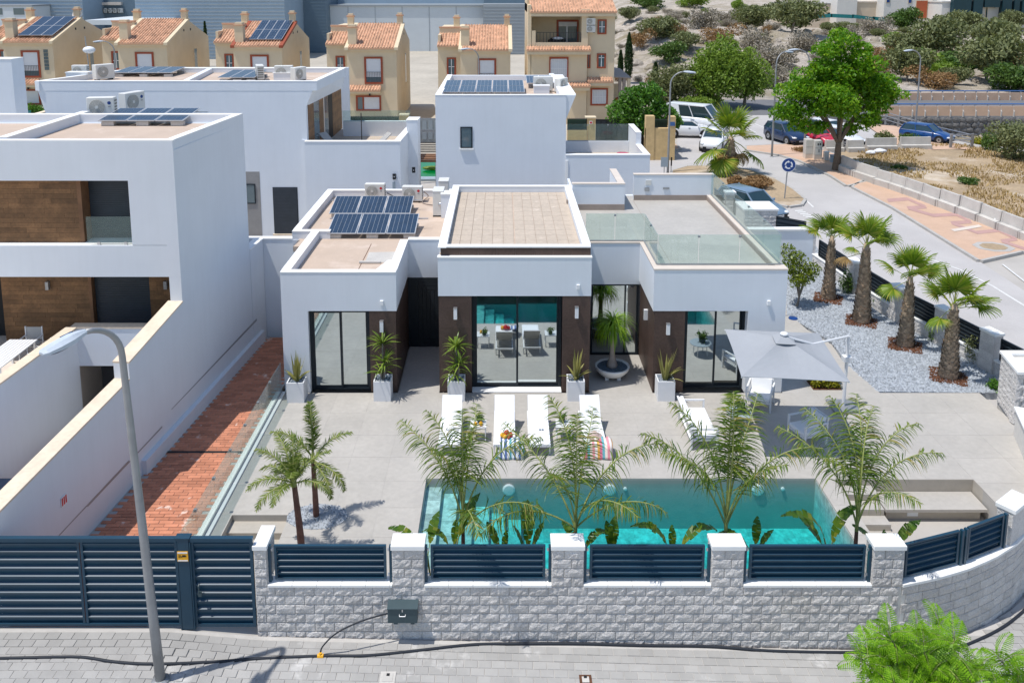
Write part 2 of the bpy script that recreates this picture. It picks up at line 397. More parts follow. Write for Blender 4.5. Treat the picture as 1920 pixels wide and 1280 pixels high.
# === THE SETTING
PIT_RECTS=[(-10.4,-7.05,15.6,30.6),(-6.8,-5.2,15.9,19.2),(-2.6,9.0,16.6,21.2),(8.4,12.2,17.8,21.2),(12.2,13.0,19.2,21.2)]
def build_ground():
 xs=sorted(set([-60,-50,-42,-36]+[x*1.0 for x in range(-32,50)]+[56,64,74,90]+[a for r in PIT_RECTS for a in r[:2]]))
 ys=sorted(set([-25,-15,-8]+[y*1.0 for y in range(-4,63)]+[68,76]+[a for r in PIT_RECTS for a in r[2:]]))
 mb=MB();idx={}
 for j,y in enumerate(ys):
  for i,x in enumerate(xs):idx[i,j]=len(mb.v);mb.v.append((x,y,gz(x,y)-.02))
 for j in range(len(ys)-1):
  for i in range(len(xs)-1):
   cx=(xs[i]+xs[i+1])/2;cy=(ys[j]+ys[j+1])/2
   if any(a<cx<b and c<cy<d for a,b,c,d in PIT_RECTS):continue
   mb.face((idx[i,j],idx[i+1,j],idx[i+1,j+1],idx[i,j+1]))
 structure(mb.build('ground','plot_ground'))
build_ground()
def hz(x,y):
 n=noise.noise(Vector((x*.045,y*.045,3)))+.5*noise.noise(Vector((x*.12,y*.12,8)))+.30*noise.noise(Vector((x*.35,y*.35,1)))+.22*noise.noise(Vector((x*.8,y*.8,1)))+.5*abs(noise.noise(Vector((x*.2,y*.2,4))))
 side=smooth(8,26,x-(y-100)*.08)
 rt=smooth(48,72,x);base=.30+(4.6-1.5*rt)*smooth(101,168,y)+6.0*smooth(170,300,y)*(1-.9*rt)
 rough=(1.3-.75*rt*smooth(150,175,y))*smooth(99,115,y)
 z=.26+(base-.26+rough*n)*side;return z+.26*math.sin(z*4.3)*smooth(.5,1.5,z)+gully(x,y)
def build_far():
 mb=MB();mb.smooth=True
 xs=[-420,-300,-200,-140,-100,-70,-50,-35,-20,-10,0]+[4+i*1.6 for i in range(100)]+[170,185,210,250,330,450]
 ys=[76+i*1.5 for i in range(30)]+[121+i*2.0 for i in range(45)]+[216,230,250,280,330,420,560,800]
 for y in ys:
  for x in xs:mb.v.append((x,y,hz(x,y)-.03))
 n=len(xs)
 for j in range(len(ys)-1):
  for i in range(n-1):mb.face((j*n+i,j*n+i+1,(j+1)*n+i+1,(j+1)*n+i))
 structure(mb.build('rocky_hill','hill_rock'))
build_far()
structure(sheet('far_yard',[(-120,62),(9,62),(9,120),(6,200),(-120,200)],.07,'far_ground',8,lambda x,y:max(hz(x,y),.26)if y>76 else.27))
# ---- road, roundabout, pavement on the right
road_px=[(1064,306),(1230,296),(1270,275),(1270,218),(1330,205),(1475,190),(1640,196),(1705,246),(1700,283),(1560,290),(1480,292),(1585,340),(1600,352),(1675,390),(1837,490),(1990,590),(1990,850)]
rp=[gp(X,Y,.32)for X,Y in road_px]
road_poly=[(p.x,p.y)for p in rp]+[(24,17.5),(21,15),(12.4,17.2),(14.0,20),(15.6,23.6),(15.5,30),(14.9,34),(14.6,38),(12.0,40.5),(10.5,46)]
structure(sheet('road',road_poly,.012,'asphalt',2.0))
def road_line(name,pts,w=.14):
 P=[gp(X,Y,.33)for X,Y in pts];mb=MB()
 for a,b in zip(P,P[1:]):
  d=(b-a);d.z=0;nrm=Vector((-d.y,d.x,0)).normalized()*w/2
  vs=[a-nrm,b-nrm,b+nrm,a+nrm]
  mb.add([(v.x,v.y,gz(v.x,v.y)+.022)for v in vs],[(0,1,2,3)])
 return structure(mb.build(name,'road_paint'))
road_line('edge_line',[(1440,330),(1475,352),(1508,372),(1525,388)],.12)
road_line('edge_line',[(1700,470),(1800,505),(1860,535),(1925,575)],.12)
road_line('edge_line',[(1880,495),(1925,530)],.10)
for k in range(7):
 a=gp(1300+k*22,214+k*7,.33);b=gp(1375+k*24,246+k*7.2,.33)
 if k in(1,3):road_line('parking_line',[(1310+k*22,205+k*3),(1395+k*24,246+k*3)],.10)
mb=MB()
for k in range(5):
 a,b,c_,d=[gp(X,Y,.33)for X,Y in((1490+k*5,394+k*3.0),(1505+k*5,393+k*3.0),(1506+k*5,395+k*3.0),(1491+k*5,396+k*3.0))]
 mb.add([(p.x,p.y,gz(p.x,p.y)+.022)for p in(d,c_,b,a)],[(0,1,2,3)])
structure(mb.build('hatch_marking','road_paint'))
def kerbed(name,px,m,z=.32,h=.13,kw=.15,skip=(),cover_off=0.0,part_len=1.0):
 """raised pavement with a line of separate kerb stones"""
 P=[gp(X,Y,z)for X,Y in px];poly=[(p.x,p.y)for p in P]
 o=structure(sheet(name,poly,h,m,3.0))
 n=len(poly)
 k=0
 for i in range(n):
  if i in skip:continue
  a=Vector((*poly[i],0));b=Vector((*poly[(i+1)%n],0));d=b-a;L=d.length;d.normalize();nn=Vector((d.y,-d.x,0))
  m_=max(1,round(L/part_len))
  for j in range(m_):
   p=a+d*(L*j/m_+.006);q=a+d*(L*(j+1)/m_-.006);zz=gz(p.x,p.y)
   mb=MB();mb.prism([(p.x,p.y),((p+nn*kw).x,(p+nn*kw).y),((q+nn*kw).x,(q+nn*kw).y),(q.x,q.y)][::1],zz-.05,zz+h+.008)
   mb.build('kerb_stone','kerb',o)
 return o
def ccw(px,z=.32):
 P=[gp(X,Y,z)for X,Y in px];A=sum(P[i].x*P[(i+1)%len(P)].y-P[(i+1)%len(P)].x*P[i].y for i in range(len(P)))
 return px if A>0 else px[::-1]
sw=ccw([(1600,353),(1675,391),(1837,491),(1912,474),(1960,474),(1960,440),(1850,406),(1725,362),(1640,330),(1612,345)])
sidewalk_right=kerbed('sidewalk',sw,'sidewalk',kw=.16,part_len=1.0)
sw2=ccw([(1400,283),(1460,292),(1500,303),(1560,332),(1588,350),(1650,336),(1590,300),(1540,283),(1490,272),(1400,276)])
sidewalk_tree=kerbed('sidewalk',sw2,'sidewalk',kw=.16)
sw3=ccw([(1064,288),(1230,287),(1274,281),(1266,272),(1205,268),(1064,268)])
kerbed('sidewalk',sw3,'sidewalk',kw=.16)
isl=ccw([(1255,352),(1262,322),(1290,314),(1345,313),(1400,320),(1450,337),(1485,357),(1507,376),(1500,386),(1478,389),(1440,382),(1390,384),(1320,384)])
island=kerbed('roundabout_island',isl,'lot_soil',kw=.18)
zz=[(1663,374),(1700,371),(1735,386),(1700,388),(1748,402),(1790,400),(1820,414),(1782,416),(1830,434),(1870,430),(1905,446),(1876,450),(1925,466)]
mb=MB()
for a,b in zip(zz,zz[1:]):
 q=[gp(X,Y,.45)for X,Y in((a[0],a[1]-1.5),(b[0],b[1]-1.5),(b[0]+3,b[1]+4.5),(a[0]+3,a[1]+4.5))]
 mb.add([(p.x,p.y,gz(p.x,p.y)+.139+.004*(zz.index(a)%2))for p in q[::-1]],[(0,1,2,3)])
mb.build('zigzag_tiling','sidewalk_mauve',sidewalk_right)
q=[gp(X,Y,.45)for X,Y in((1782,430),(1835,421),(1842,425),(1790,434))]
mb=MB().add([(p.x,p.y,gz(p.x,p.y)+.149)for p in q],[(3,2,1,0)]);mb.build('white_stain','coping_beige',sidewalk_right)
def hexring(c,r,z,m,mm,parent):
 p=[(c.x+r*math.cos(k*math.pi/4+.39)*1.15,c.y+r*math.sin(k*math.pi/4+.39))for k in range(8)]
 p2=[(c.x+r*.68*math.cos(k*math.pi/4+.39)*1.15,c.y+r*.68*math.sin(k*math.pi/4+.39))for k in range(8)]
 mb=MB().prism(p,z-.05,z+.012);mb.build('tree_pit_frame',m,parent)
 mb=MB().prism(p2,z-.05,z+.018);mb.build('tree_pit_soil',mm,parent)
c=gp(1863,462,.45);hexring(c,.85,gz(c.x,c.y)+.13,'kerb','lot_soil',sidewalk_right)
lot_px=[(1640,329),(1725,361),(1850,405),(1990,452),(1990,300),(1800,272),(1700,272),(1560,283),(1590,299)]
lot_poly=[(p.x,p.y)for p in(gp(X,Y,.35)for X,Y in lot_px)]
structure(sheet('dry_lot',lot_poly,.05,'lot_soil',1.5,lambda x,y:gz(x,y)+.22*noise.noise(Vector((x*.5,y*.5,2)))+.05))
# ---- front pavement with separate pavers; the band nearest the wall is the one seen
pav=structure(sheet('pavement',[(-40,6),(30,6),(24,16.5),(20,15.2),(13.2,18.3),(12.1,17.4),(11.3,16.8),(9.9,16.0),(8.2,15.5),(-5.1,15.5),(-40,15.45)],.006,'paver_joint',1.0))
def build_pavers():
 W,D,g=.275,.195,.012
 protos=[]
 for k in range(4):
  mb=MB();w,d=W-g,D-g;e=.006
  mb.add([(-w/2,-d/2,-.03),(w/2,-d/2,-.03),(w/2,d/2,-.03),(-w/2,d/2,-.03),(-w/2,-d/2,.008),(w/2,-d/2,.008),(w/2,d/2,.008),(-w/2,d/2,.008),(-w/2+e,-d/2+e,.014),(w/2-e,-d/2+e,.014),(w/2-e,d/2-e,.014+.002*k),(-w/2+e,d/2-e,.014)],[(0,1,5,4),(1,2,6,5),(2,3,7,6),(3,0,4,7),(4,5,9,8),(5,6,10,9),(6,7,11,10),(7,4,8,11),(8,9,10,11)])
  protos.append(mesh_of(mb,'paver','paver'))
 n=0;rest=MB()
 for row in range(-12,36):
  y=15.40-D*(row+.5)
  if y<8.6:break
  x=(-13 if row>=0 else 8.25)+(row%2)*W/2
  while x<13.2:
   lim=np.interp(x,(8.2,9.9,11.3,12.1,13),(15.5,16.0,16.75,17.4,18.3))
   if y+D/2>lim:x+=W;continue
   near=row<10 and-10.2<x<10.3
   if near and row>=2 and n<300 and(row%10)in(2,3,4,5,6):
    o=bpy.data.objects.new('paver',protos[rnd.randrange(4)]);COL.objects.link(o);o.parent=pav
    o.location=(x,y,gz(x,y)+.004);o.rotation_euler=(rnd.uniform(-.008,.008),rnd.uniform(-.008,.008)+.026,rnd.uniform(-.008,.008));n+=1
   else:
    h=rnd.uniform(.010,.018);w,d=W-g,D-g
    q=[(x-w/2,y-d/2),(x+w/2,y-d/2),(x+w/2,y+d/2),(x-w/2,y+d/2)]
    o_=len(rest.v)
    rest.v+=[(a,b,gz(a,b)+.004+h)for a,b in q]+[(a,b,gz(a,b)-.01)for a,b in q]
    for fc in((0,1,2,3),(4,5,1,0),(5,6,2,1),(6,7,3,2),(7,4,0,3)):rest.face(tuple(o_+t for t in fc))
   x+=W
 stuff(rest.build('paver_field','paver',pav))
build_pavers()
def cover(X,Y,w,label,m='concrete'):
 c=gp(X,Y,gz(*gp(X,Y,0).xy));z=gz(c.x,c.y)+.02
 t=thing('access_cover',label,'manhole cover',(c.x,c.y,z))
 MB().box(c.x-w/2,c.x+w/2,c.y-w/2,c.y+w/2,z-.05,z+.012).build('frame',m,t)
 MB().box(c.x-w/2+.05,c.x+w/2-.05,c.y-w/2+.05,c.y+w/2-.05,z,z+.02).build('lid','concrete',t)
 MB().box(c.x-.03,c.x+.03,c.y+.03,c.y+.09,z+.015,z+.026).build('key_hole','black',t)
cover(727,1272,.30,'small square water cover in the pavers at the bottom edge, nearest the lamp shadow')
cover(1098,1276,.24,'small brownish cover in the pavers at the bottom edge below the wall middle','mulch')
# ---- brick strip and plain ground to the left of the terrace, seen past the glass rail
ZB=.2
lb=lambda y:-10.07+.0892*(y-18.51)
brick_base=MB().prism([(lb(15.6),15.6),(-7.3,15.6),(-7.3,30.3),(lb(30.3),30.3)],.05,ZB).build('brick_path','deck_joint');structure(brick_base)
mb=MB();row=0;y=15.7
while y<30.2:
 x=lb(y)+.05+(row%2)*.18
 while x<-7.6:
  mb.box(x,x+.345,y,y+.115,ZB-.01,ZB+.012+rnd.uniform(0,.006));x+=.36
 y+=.13;row+=1
stuff(mb.build('path_bricks','brick_orange',brick_base))
y=gp(390,848,ZB).y;MB().box(lb(y)+.1,-7.4,y-.05,y+.05,ZB,ZB+.022).build('drain_channel','black',brick_base)
# ---- terrace deck: slabs laid round the pool and the sunken corner
ZD=.4
POOL=(-2.03,8.36,17.2,20.72)
PIT=(8.85,12.55,17.6,20.68)
deck=MB()
DECK_RECTS=[(-7.0,-5.3,19.15,25.5),(-5.3,-2.03,16.0,25.5),(-2.03,8.85,20.72,25.5),(-2.03,8.85,16.0,17.2),(8.36,8.85,17.2,20.72),(8.85,12.55,20.68,25.5),(12.55,15.4,19.3,25.5),(-3.37,-2.04,25.5,29.0),(2.82,4.85,25.5,28.33),(9.05,11.0,25.5,27.4)]
for r in DECK_RECTS:deck.box(*r[:4],-.2,ZD-.004 if r[0]>-8 else ZD)
deck_o=structure(deck.build('terrace_deck','deck_joint'))
tile_cache={}
def slabs(rect,nx,ny,z,parent,m,gap=.004,name='paving_slab',th=.03):
 x0,x1,y0,y1=rect;w=(x1-x0)/nx;d=(y1-y0)/ny
 key=(round(w,3),round(d,3),m,th)
 if key not in tile_cache:
  tile_cache[key]=mesh_of(MB().box(-w/2+gap/2,w/2-gap/2,-d/2+gap/2,d/2-gap/2,-th,0),name,m)
 for i in range(nx):
  for j in range(ny):
   o=bpy.data.objects.new(name,tile_cache[key]);COL.objects.link(o);o.parent=parent
   o.location=(x0+(i+.5)*w,y0+(j+.5)*d,z+rnd.uniform(-.0006,.0006))
for r in DECK_RECTS:
 x0,x1,y0,y1=r
 for(a,b)in([(y0,22.9),(22.915,y1)]if y0<22.9<y1 else[(y0,y1)]):
  slabs((x0,x1,a,b),max(1,round((x1-x0)/1.2)),max(1,round((b-a)/1.2)),ZD,deck_o,'deck',.004)
mb=MB();mb.prism([(12.55,17.9),(13.3,18.3),(15.3,23.0),(15.4,25.5),(15.4,19.3+5.9),(15.3,25.5),(12.55,19.3)],-.2,ZD-.03)
mb.build('deck_corner','deck',deck_o)
mb=MB();mb.prism([(11.0,25.5),(12.2,25.5),(11.5,32.0),(10.4,32.0),(9.1,31.5),(9.1,27.4),(11.0,27.4)],-.1,ZD-.006);mb.build('side_path','deck',deck_o)
MB().box(-7.3,-7.0,15.9,25.5,-.1,ZD+.05).build('edge_kerb','coping_white',deck_o)
mb=MB();mb.box(-6.72,-5.3,18.69,19.15,-.2,.23);mb.box(-6.72,-5.3,18.2,18.69,-.2,.06);mb.box(-6.72,-5.3,16.0,18.2,-.3,.02)
mb.build('gate_steps','pit_stone',deck_o)
MB().box(-7.0,-6.72,15.9,19.15,-.2,ZD).build('step_cheek','deck',deck_o)
mb=MB();pz=-.30
mb.box(8.85,12.9,20.672,20.9,-.6,ZD-.006);mb.box(8.75,8.856,17.6,20.672,-.6,ZD-.006)
mb.prism([(12.545,20.672),(12.575,17.9),(12.8,17.9),(12.8,20.672)],-.6,ZD-.006)
mb.build('sunken_wall','pit_stone',deck_o)
for i,(y0,y1,z)in enumerate(((20.26,20.68,.23),(19.87,20.26,.06),(19.5,19.87,-.11),(19.1,19.5,-.28))):
 MB().box(8.86,9.86 if i!=1 else 9.84,y0,y1,-.7,z).build('sunken_step','deck',deck_o)
 if z>-.2:MB().box(8.9,9.83,y0-.002,y0+.02,-.6,z-.04).build('step_riser','pit_stone',deck_o)
MB().box(8.87,12.54,17.3,20.66,-.7,pz).build('sunken_floor','plot_ground',deck_o)
bt=thing('built_in_bench','long stone bench built into the sunken corner beside the pool steps','bench',(11.1,20.2,pz))
MB().box(9.88,12.5,19.87,20.66,-.02,.06).build('seat','deck',bt)
MB().box(9.95,12.4,20.0,20.6,pz,-.022).build('base','pit_stone',bt)
MB().box(10.5,10.78,19.985,20.0,-.2,-.06).build('socket_plate','stucco',bt)
for x in(10.95,12.0):MB().box(x,x+.2,19.985,20.0,-.10,-.06).build('light_slot','black',bt)
# ---- pool
px0,px1,py0,py1=POOL;PB=-1.05;WL=ZD-.14
pool=thing('swimming_pool','turquoise tiled swimming pool with broad steps along its left end','pool',((px0+px1)/2,(py0+py1)/2,0))
mb=MB()
mb.box(px0-.1,px1+.1,py1-.006,py1+.15,PB-.1,ZD-.032);mb.box(px0-.1,px1+.1,py0-.15,py0,PB-.1,ZD-.032)
mb.box(px0-.15,px0+.006,py0,py1,PB-.1,ZD-.032);mb.box(px1-.006,px1+.15,py0,py1,PB-.1,ZD-.032)
mb.box(px0,px1,py0,py1,PB-.2,PB-.012);mb.build('pool_shell','deck_joint',pool)
ptile=mesh_of(MB().box(-.298,.298,-.148,.148,-.010,0),'pool_tile','pool_tile')
npool=0
def ptiles(x0,x1,y0,y1,z,axis):
 global npool
 o3=root_loc(pool)
 if axis=='z':
  nx=max(1,round((x1-x0)/.6));ny=max(1,round((y1-y0)/.6));sx=(x1-x0)/nx/.6;sy=(y1-y0)/ny/.3
  for i in range(nx):
   for j in range(ny):
    inst(ptile_obj,'pool_tile',pool,Vector((x0+(i+.5)*(x1-x0)/nx,y0+(j+.5)*(y1-y0)/ny,z))-o3,sc=(sx,sy,1));npool+=1
 elif axis=='y':
  nx=max(1,round((x1-x0)/.6));nz_=max(1,round((z-y1)/.3));sx=(x1-x0)/nx/.6;sy=(z-y1)/nz_/.3
  for i in range(nx):
   for j in range(nz_):
    inst(ptile_obj,'pool_tile',pool,Vector((x0+(i+.5)*(x1-x0)/nx,y0,y1+(j+.5)*(z-y1)/nz_))-o3,rot=(R(90),0,0),sc=(sx,sy,1));npool+=1
class _P:pass
ptile_obj=_P();ptile_obj.data=ptile
ptiles(px0,px1,py1-.0,PB,ZD-.034,'y')
steps=[]
sx_=px0
for k in range(6):
 w=.42;z=WL-.10-k*.19
 x1=sx_+w
 MB().box(sx_,x1-.0,py0,py1-.012,PB-.1,z-.012).build('pool_step','pool_tile',pool)
 ptiles(sx_,x1,py0,py1-.014,z,'z');sx_=x1
ptiles(sx_,px1,py0,py1-.014,PB,'z')
mb=MB()
for k in range(9):
 for j in range(5):mb.box(px1-.011,px1,py0+.02+k*.385,py0+.38+k*.385,PB+j*.282,PB+.275+j*.282)
mb.build('side_tiles','pool_tile',pool)
mb=MB()
for k in range(9):
 for j in range(5):mb.box(px0,px0+.011,py0+.02+k*.385,py0+.38+k*.385,PB+j*.282,PB+.275+j*.282)
mb.build('side_tiles','pool_tile',pool)
for X in(954,1143,1421):
 p=at(X,914,py1);
 MB().lathe([(.16,0),(.17,.02),(.13,.045),(.02,.05)],18,TR(p.x,py1-.012,WL-.17)@Matrix.Rotation(R(90),4,'X')).build('pool_light','paint_white',pool)
for X in(1172,1467):
 p=at(X,915,py1);MB().lathe([(.05,0),(.05,.03),(.02,.04)],10,TR(p.x,py1-.012,WL-.15)@Matrix.Rotation(R(90),4,'X')).build('inlet_nozzle','paint_white',pool)
mb=MB();mb.box(px0-.05,px1+.05,py0-.05,py1+.05,PB-.15,WL)
structure(mb.build('pool_water','water'))
# ---- gravel garden on the right and small gravel bed at the left
gpoly=[(p.x,p.y)for p in(gp(1646,733),gp(1885,733),gp(1880,690),gp(1830,655),gp(1700,590),gp(1600,515),gp(1530,462),gp(1470,470),gp(1476,590),gp(1560,640),gp(1592,686))]
gpoly[2]=(16.9,25.6);gpoly[1]=(15.6,25.55);gpoly[3]=(16.3,28.3);gpoly[4]=(15.2,32.0);gpoly[5]=(14.9,35.0)
A=sum(gpoly[i][0]*gpoly[(i+1)%len(gpoly)][1]-gpoly[(i+1)%len(gpoly)][0]*gpoly[i][1]for i in range(len(gpoly)))
if A<0:gpoly=gpoly[::-1]
garden=structure(MB().prism(gpoly,0,ZD-.01).build('gravel_garden','gravel'))
def inpoly(x,y,poly):
 c=False;j=len(poly)-1
 for i in range(len(poly)):
  if(poly[i][1]>y)!=(poly[j][1]>y)and x<(poly[j][0]-poly[i][0])*(y-poly[i][1])/(poly[j][1]-poly[i][1])+poly[i][0]:c=not c
  j=i
 return c
def pebbles(poly,n,z,m,parent,s=.05,name='gravel_stones',seed=3):
 rr=random.Random(seed);xs=[p[0]for p in poly];ys=[p[1]for p in poly];mb=MB()
 k=0
 while k<n:
  x=rr.uniform(min(xs),max(xs));y=rr.uniform(min(ys),max(ys))
  if not inpoly(x,y,poly):continue
  k+=1;r=s*rr.uniform(.6,1.3);a=rr.uniform(0,6.28);h=r*rr.uniform(.3,.9)
  o=len(mb.v);
  for q in range(4):t=a+q*1.571+rr.uniform(-.3,.3);mb.v.append((x+r*math.cos(t),y+r*math.sin(t),z-.01))
  mb.v.append((x+rr.uniform(-.3,.3)*r,y+rr.uniform(-.3,.3)*r,z+h))
  for q in range(4):mb.face((o+q,o+(q+1)%4,o+4))
 return stuff(mb.build(name,m,parent))
pebbles(gpoly,16000,ZD-.005,'gravel',garden,.055)
c=gp(595,968);circ=[(c.x+.75*math.cos(k*.314),c.y+.5*math.sin(k*.314))for k in range(20)]
bed=structure(MB().prism(circ,ZD-.02,ZD+.012).build('gravel_bed','gravel'))
pebbles(circ,500,ZD+.012,'gravel',bed,.04)
structure(MB().box(-2.0,8.7,15.85,16.98,0,ZD+.003).build('planting_strip','mulch'))
# === MAIN VILLA
villa=thing('white_villa','flat roofed white villa with dark brown cladding behind the pool terrace','house',(1,30,ZD))
Y0=25.55
def vpart(n,m,boxes,par=None):
 mb=MB()
 for b in boxes:mb.box(*b)
 return mb.build(n,m,par or villa)
ZL,ZF=4.45,3.15
vpart('wall','stucco',[(-7.03,-6.2,Y0,Y0+.3,ZD-.02,ZF-.001),(-7.03,-3.37,Y0,Y0+.3,ZF,4.15),(-7.02,-6.74,Y0+.3,30.0,ZD-.02,4.12),(-3.66,-3.37,Y0+.301,29.0,ZF,4.15),(-3.66,-2.05,29.0,29.2,3.03,4.15),(-7.75,-7.47,30.05,36.5,ZD-.02,4.12),(-7.74,-6.9,30.001,30.2,ZD-.02,4.12),(-7.74,-2.1,36.22,36.5,ZD,4.12)])
vpart('roof','roof_gravel',[(-6.75,-3.6,Y0+.29,29.9,3.95,4.152),(-7.5,-2.0,29.1,36.3,3.95,4.148)])
def parapet(pts,z,h,w,name='parapet',m='stucco',top='coping_white',par=None):
 """wall along a polyline (its left side is outside), with a slim cap"""
 par=par or villa
 for a,b in zip(pts,pts[1:]):
  a=Vector((*a,0));b=Vector((*b,0));d=(b-a).normalized();n=Vector((d.y,-d.x,0))*-w
  q=[a,b,b+n,a+n]
  MB().prism([(p.x,p.y)for p in q],z,z+h-.03).build(name,m,par)
  e=d*.0;o=n.normalized()*-.012
  q2=[a+o-e,b+o+e,b+n-o,a+n-o]
  MB().prism([(p.x,p.y)for p in q2],z+h-.03,z+h).build('coping',top,par)
parapet([(-7.03,Y0),(-3.37,Y0)],4.15,.30,.24)
parapet([(-3.37,Y0+.24),(-3.37,29.0),(-2.04,29.0)],4.15,.298,.26)
parapet([(-7.03,30.0),(-7.03,Y0+.24)],4.12,.329,.27)
parapet([(-2.1,36.5),(-7.75,36.5)],4.12,.33,.24)
parapet([(-7.75,36.26),(-7.75,30.25)],4.12,.329,.27)
parapet([(-7.75,30.02),(-6.35,30.02)],4.12,.331,.22)
vpart('wall','stucco',[(-7.03,-6.4,29.99,30.015,3.6,4.12)])
vpart('roof_joint','mulch',[(-4.75,-4.73,Y0+.3,29.4,4.153,4.158)])
a=[gp(X,Y,4.155)for X,Y in((684,492),(744,492),(752,472),(692,473))]
MB().prism([(p.x,p.y)for p in a],4.153,4.159).build('roof_patch','concrete',villa)
a=[gp(X,Y,4.16)for X,Y in((705,505),(741,505),(749,487),(727,488))]
MB().prism([(p.x,p.y)for p in a],4.160,4.165).build('roof_patch','coping_white',villa)
p=gp(697,493,4.16);b=thing('loose_board','grey loose board lying on the low roof near the front parapet','board',p)
MB().box(p.x-.42,p.x+.3,p.y-.06,p.y+.06,4.165,4.22).build('plank','concrete',b)
ZC,ZCF=4.94,3.65
vpart('wall','stucco',[(-2.04,2.82,Y0,Y0+.34,ZCF,ZC-.04),(-2.03,-1.75,Y0+.34,34.0,3.03,ZC-.04),(2.53,2.81,Y0+.34,34.0,3.03,ZC-.04),(-2.03,-1.75,29.2,34,ZD,3.03),(-2.0,2.8,33.6,34.0,ZD,ZC-.04)])
vpart('ledge','coping_white',[(-2.055,2.835,Y0-.012,Y0+.2,ZC-.04,ZC)])
vpart('roof','roof_gravel',[(-2.0,2.78,Y0+.3,33.8,ZC-.12,ZC+.02)])
YU=Y0+.16
n=8
for i in range(n):
 x0=-1.96+i*4.76/n;MB().box(x0+.002,x0+4.76/n-.002,YU,YU+.05,ZC+.001,5.19).build('band_tile','brown_tile',villa)
vpart('parapet','stucco',[(-1.955,2.795,YU+.05,YU+.24,ZC-.04,5.19),(-2.03,-1.78,YU+.24,33.78,ZC-.04,5.20),(2.56,2.81,YU+.24,33.78,ZC-.04,5.20),(-2.03,2.81,33.78,34.0,ZC-.04,5.20)])
vpart('coping','coping_white',[(-1.99,2.80,YU-.012,YU+.24,5.192,5.232),(-2.042,-1.772,YU-.1,34.01,5.204,5.234),(2.552,2.822,YU+.24,34.01,5.204,5.234),(-1.772,2.552,33.77,34.01,5.202,5.233)])
slabs_rect=(-1.77,2.55,YU+.25,33.77)
ctr=root_loc(villa)
def villa_tiles(rect,nx,ny,z,m,name,gap=.012,th=.02):
 x0,x1,y0,y1=rect;w=(x1-x0)/nx;d=(y1-y0)/ny
 me=mesh_of(MB().box(-w/2+gap/2,w/2-gap/2,-d/2+gap/2,d/2-gap/2,-th,0),name,m)
 for i in range(nx):
  for j in range(ny):
   o=bpy.data.objects.new(name,me);COL.objects.link(o);o.parent=villa
   o.location=Vector((x0+(i+.5)*w,y0+(j+.5)*d,z+rnd.uniform(-.001,.001)))-ctr
villa_tiles((-1.77,.39,YU+.25,33.77),6,13,ZC+.042,'roof_tile','roof_tile')
villa_tiles((.42,2.55,YU+.25,33.77),6,13,ZC+.042,'roof_tile','roof_tile')
vpart('outlet','brown_skirting',[(2.50,2.565,31.9,32.1,5.0,5.12)])
ZR=4.55;ZT=4.33
vpart('wall','stucco',[(7.83,9.02,Y0,Y0+.3,ZD-.02,ZF-.001),(4.80,9.02,Y0,Y0+.3,ZF,ZR-.05),(8.74,9.02,Y0+.301,36.0,ZD-.02,ZR-.05),(4.80,5.06,Y0+.301,28.33,ZF,ZR-.05),(2.81,5.06,28.33,28.55,3.02,ZR-.05),(4.85,9.0,35.72,36.0,ZD,ZT)])
vpart('roof_terrace','deck',[(5.0,8.76,Y0+.28,35.75,4.1,ZT),(2.82,5.0,28.54,36.2,4.1,ZT-.001)])
vpart('coping','coping_beige',[(4.79,9.035,Y0-.015,Y0+.33,ZR-.048,ZR),(8.72,9.035,Y0+.331,36.0,ZR-.048,ZR),(4.79,5.08,Y0+.331,28.32,ZR-.048,ZR-.001),(2.81,5.08,28.315,28.57,ZR-.049,ZR-.002)])
vpart('skirting','brown_skirting',[(8.705,8.735,Y0+.6,35.0,ZT,ZT+.15),(5.6,8.705,34.97,35.0,ZT,ZT+.22),(2.85,4.98,33.37,33.4,ZT,ZT+.24)])
vpart('floor_joint','brown_skirting',[(5.56,5.575,Y0+.7,35.0,ZT,ZT+.002)])
p=at(1330,328,35.0)
vpart('screen_wall','stucco',[(5.6,8.98,35.0,35.24,ZT-.1,5.42),(2.85,4.98,33.4,33.62,ZT-.1,5.40),(4.72,4.98,33.621,36.2,ZT-.1,5.40),(2.85,2.95,33.62,36.2,3.0,5.0)])
vpart('coping','coping_beige',[(5.58,9.0,34.985,35.255,5.42,5.46),(2.83,4.995,33.385,33.635,5.40,5.44),(4.705,4.995,33.636,36.2,5.40,5.44)])
for(X,Y,w,h,m)in((1216,342,.24,.20,'ac_white'),(1213,355,.2,.16,'grey_metal'),(1249,353,.26,.08,'grey_metal')):
 q=at(X,Y,34.99);MB().box(q.x-w/2,q.x+w/2,34.96,35.0,q.z-h/2,q.z+h/2).build('wall_plate',m,villa)
for(X,Y)in((716,567),(1084,537),(1441,567)):
 q=at(X,Y,Y0);MB().box(q.x-.05,q.x+.05,Y0-.07,Y0,q.z-.07,q.z+.07).build('sensor_box','paint_white',villa)
def clad(x0,x1,y,z0,z1,nx,nz_,axis='x',ret=None):
 if axis=='x':
  for i in range(nx):
   for j in range(nz_):
    a=x0+(x1-x0)*i/nx;b=x0+(x1-x0)*(i+1)/nx;c0=z0+(z1-z0)*j/nz_;c1=z0+(z1-z0)*(j+1)/nz_
    MB().box(a+.0015,b-.0015,y,y+.03,c0+.002,c1-.002).build('cladding_tile','brown_tile',villa)
 else:
  for i in range(nx):
   for j in range(nz_):
    a=x0+(x1-x0)*i/nx;b=x0+(x1-x0)*(i+1)/nx;c0=z0+(z1-z0)*j/nz_;c1=z0+(z1-z0)*(j+1)/nz_
    MB().box(y,y+.03,a+.0015,b-.0015,c0+.002,c1-.002).build('cladding_tile','brown_tile',villa)
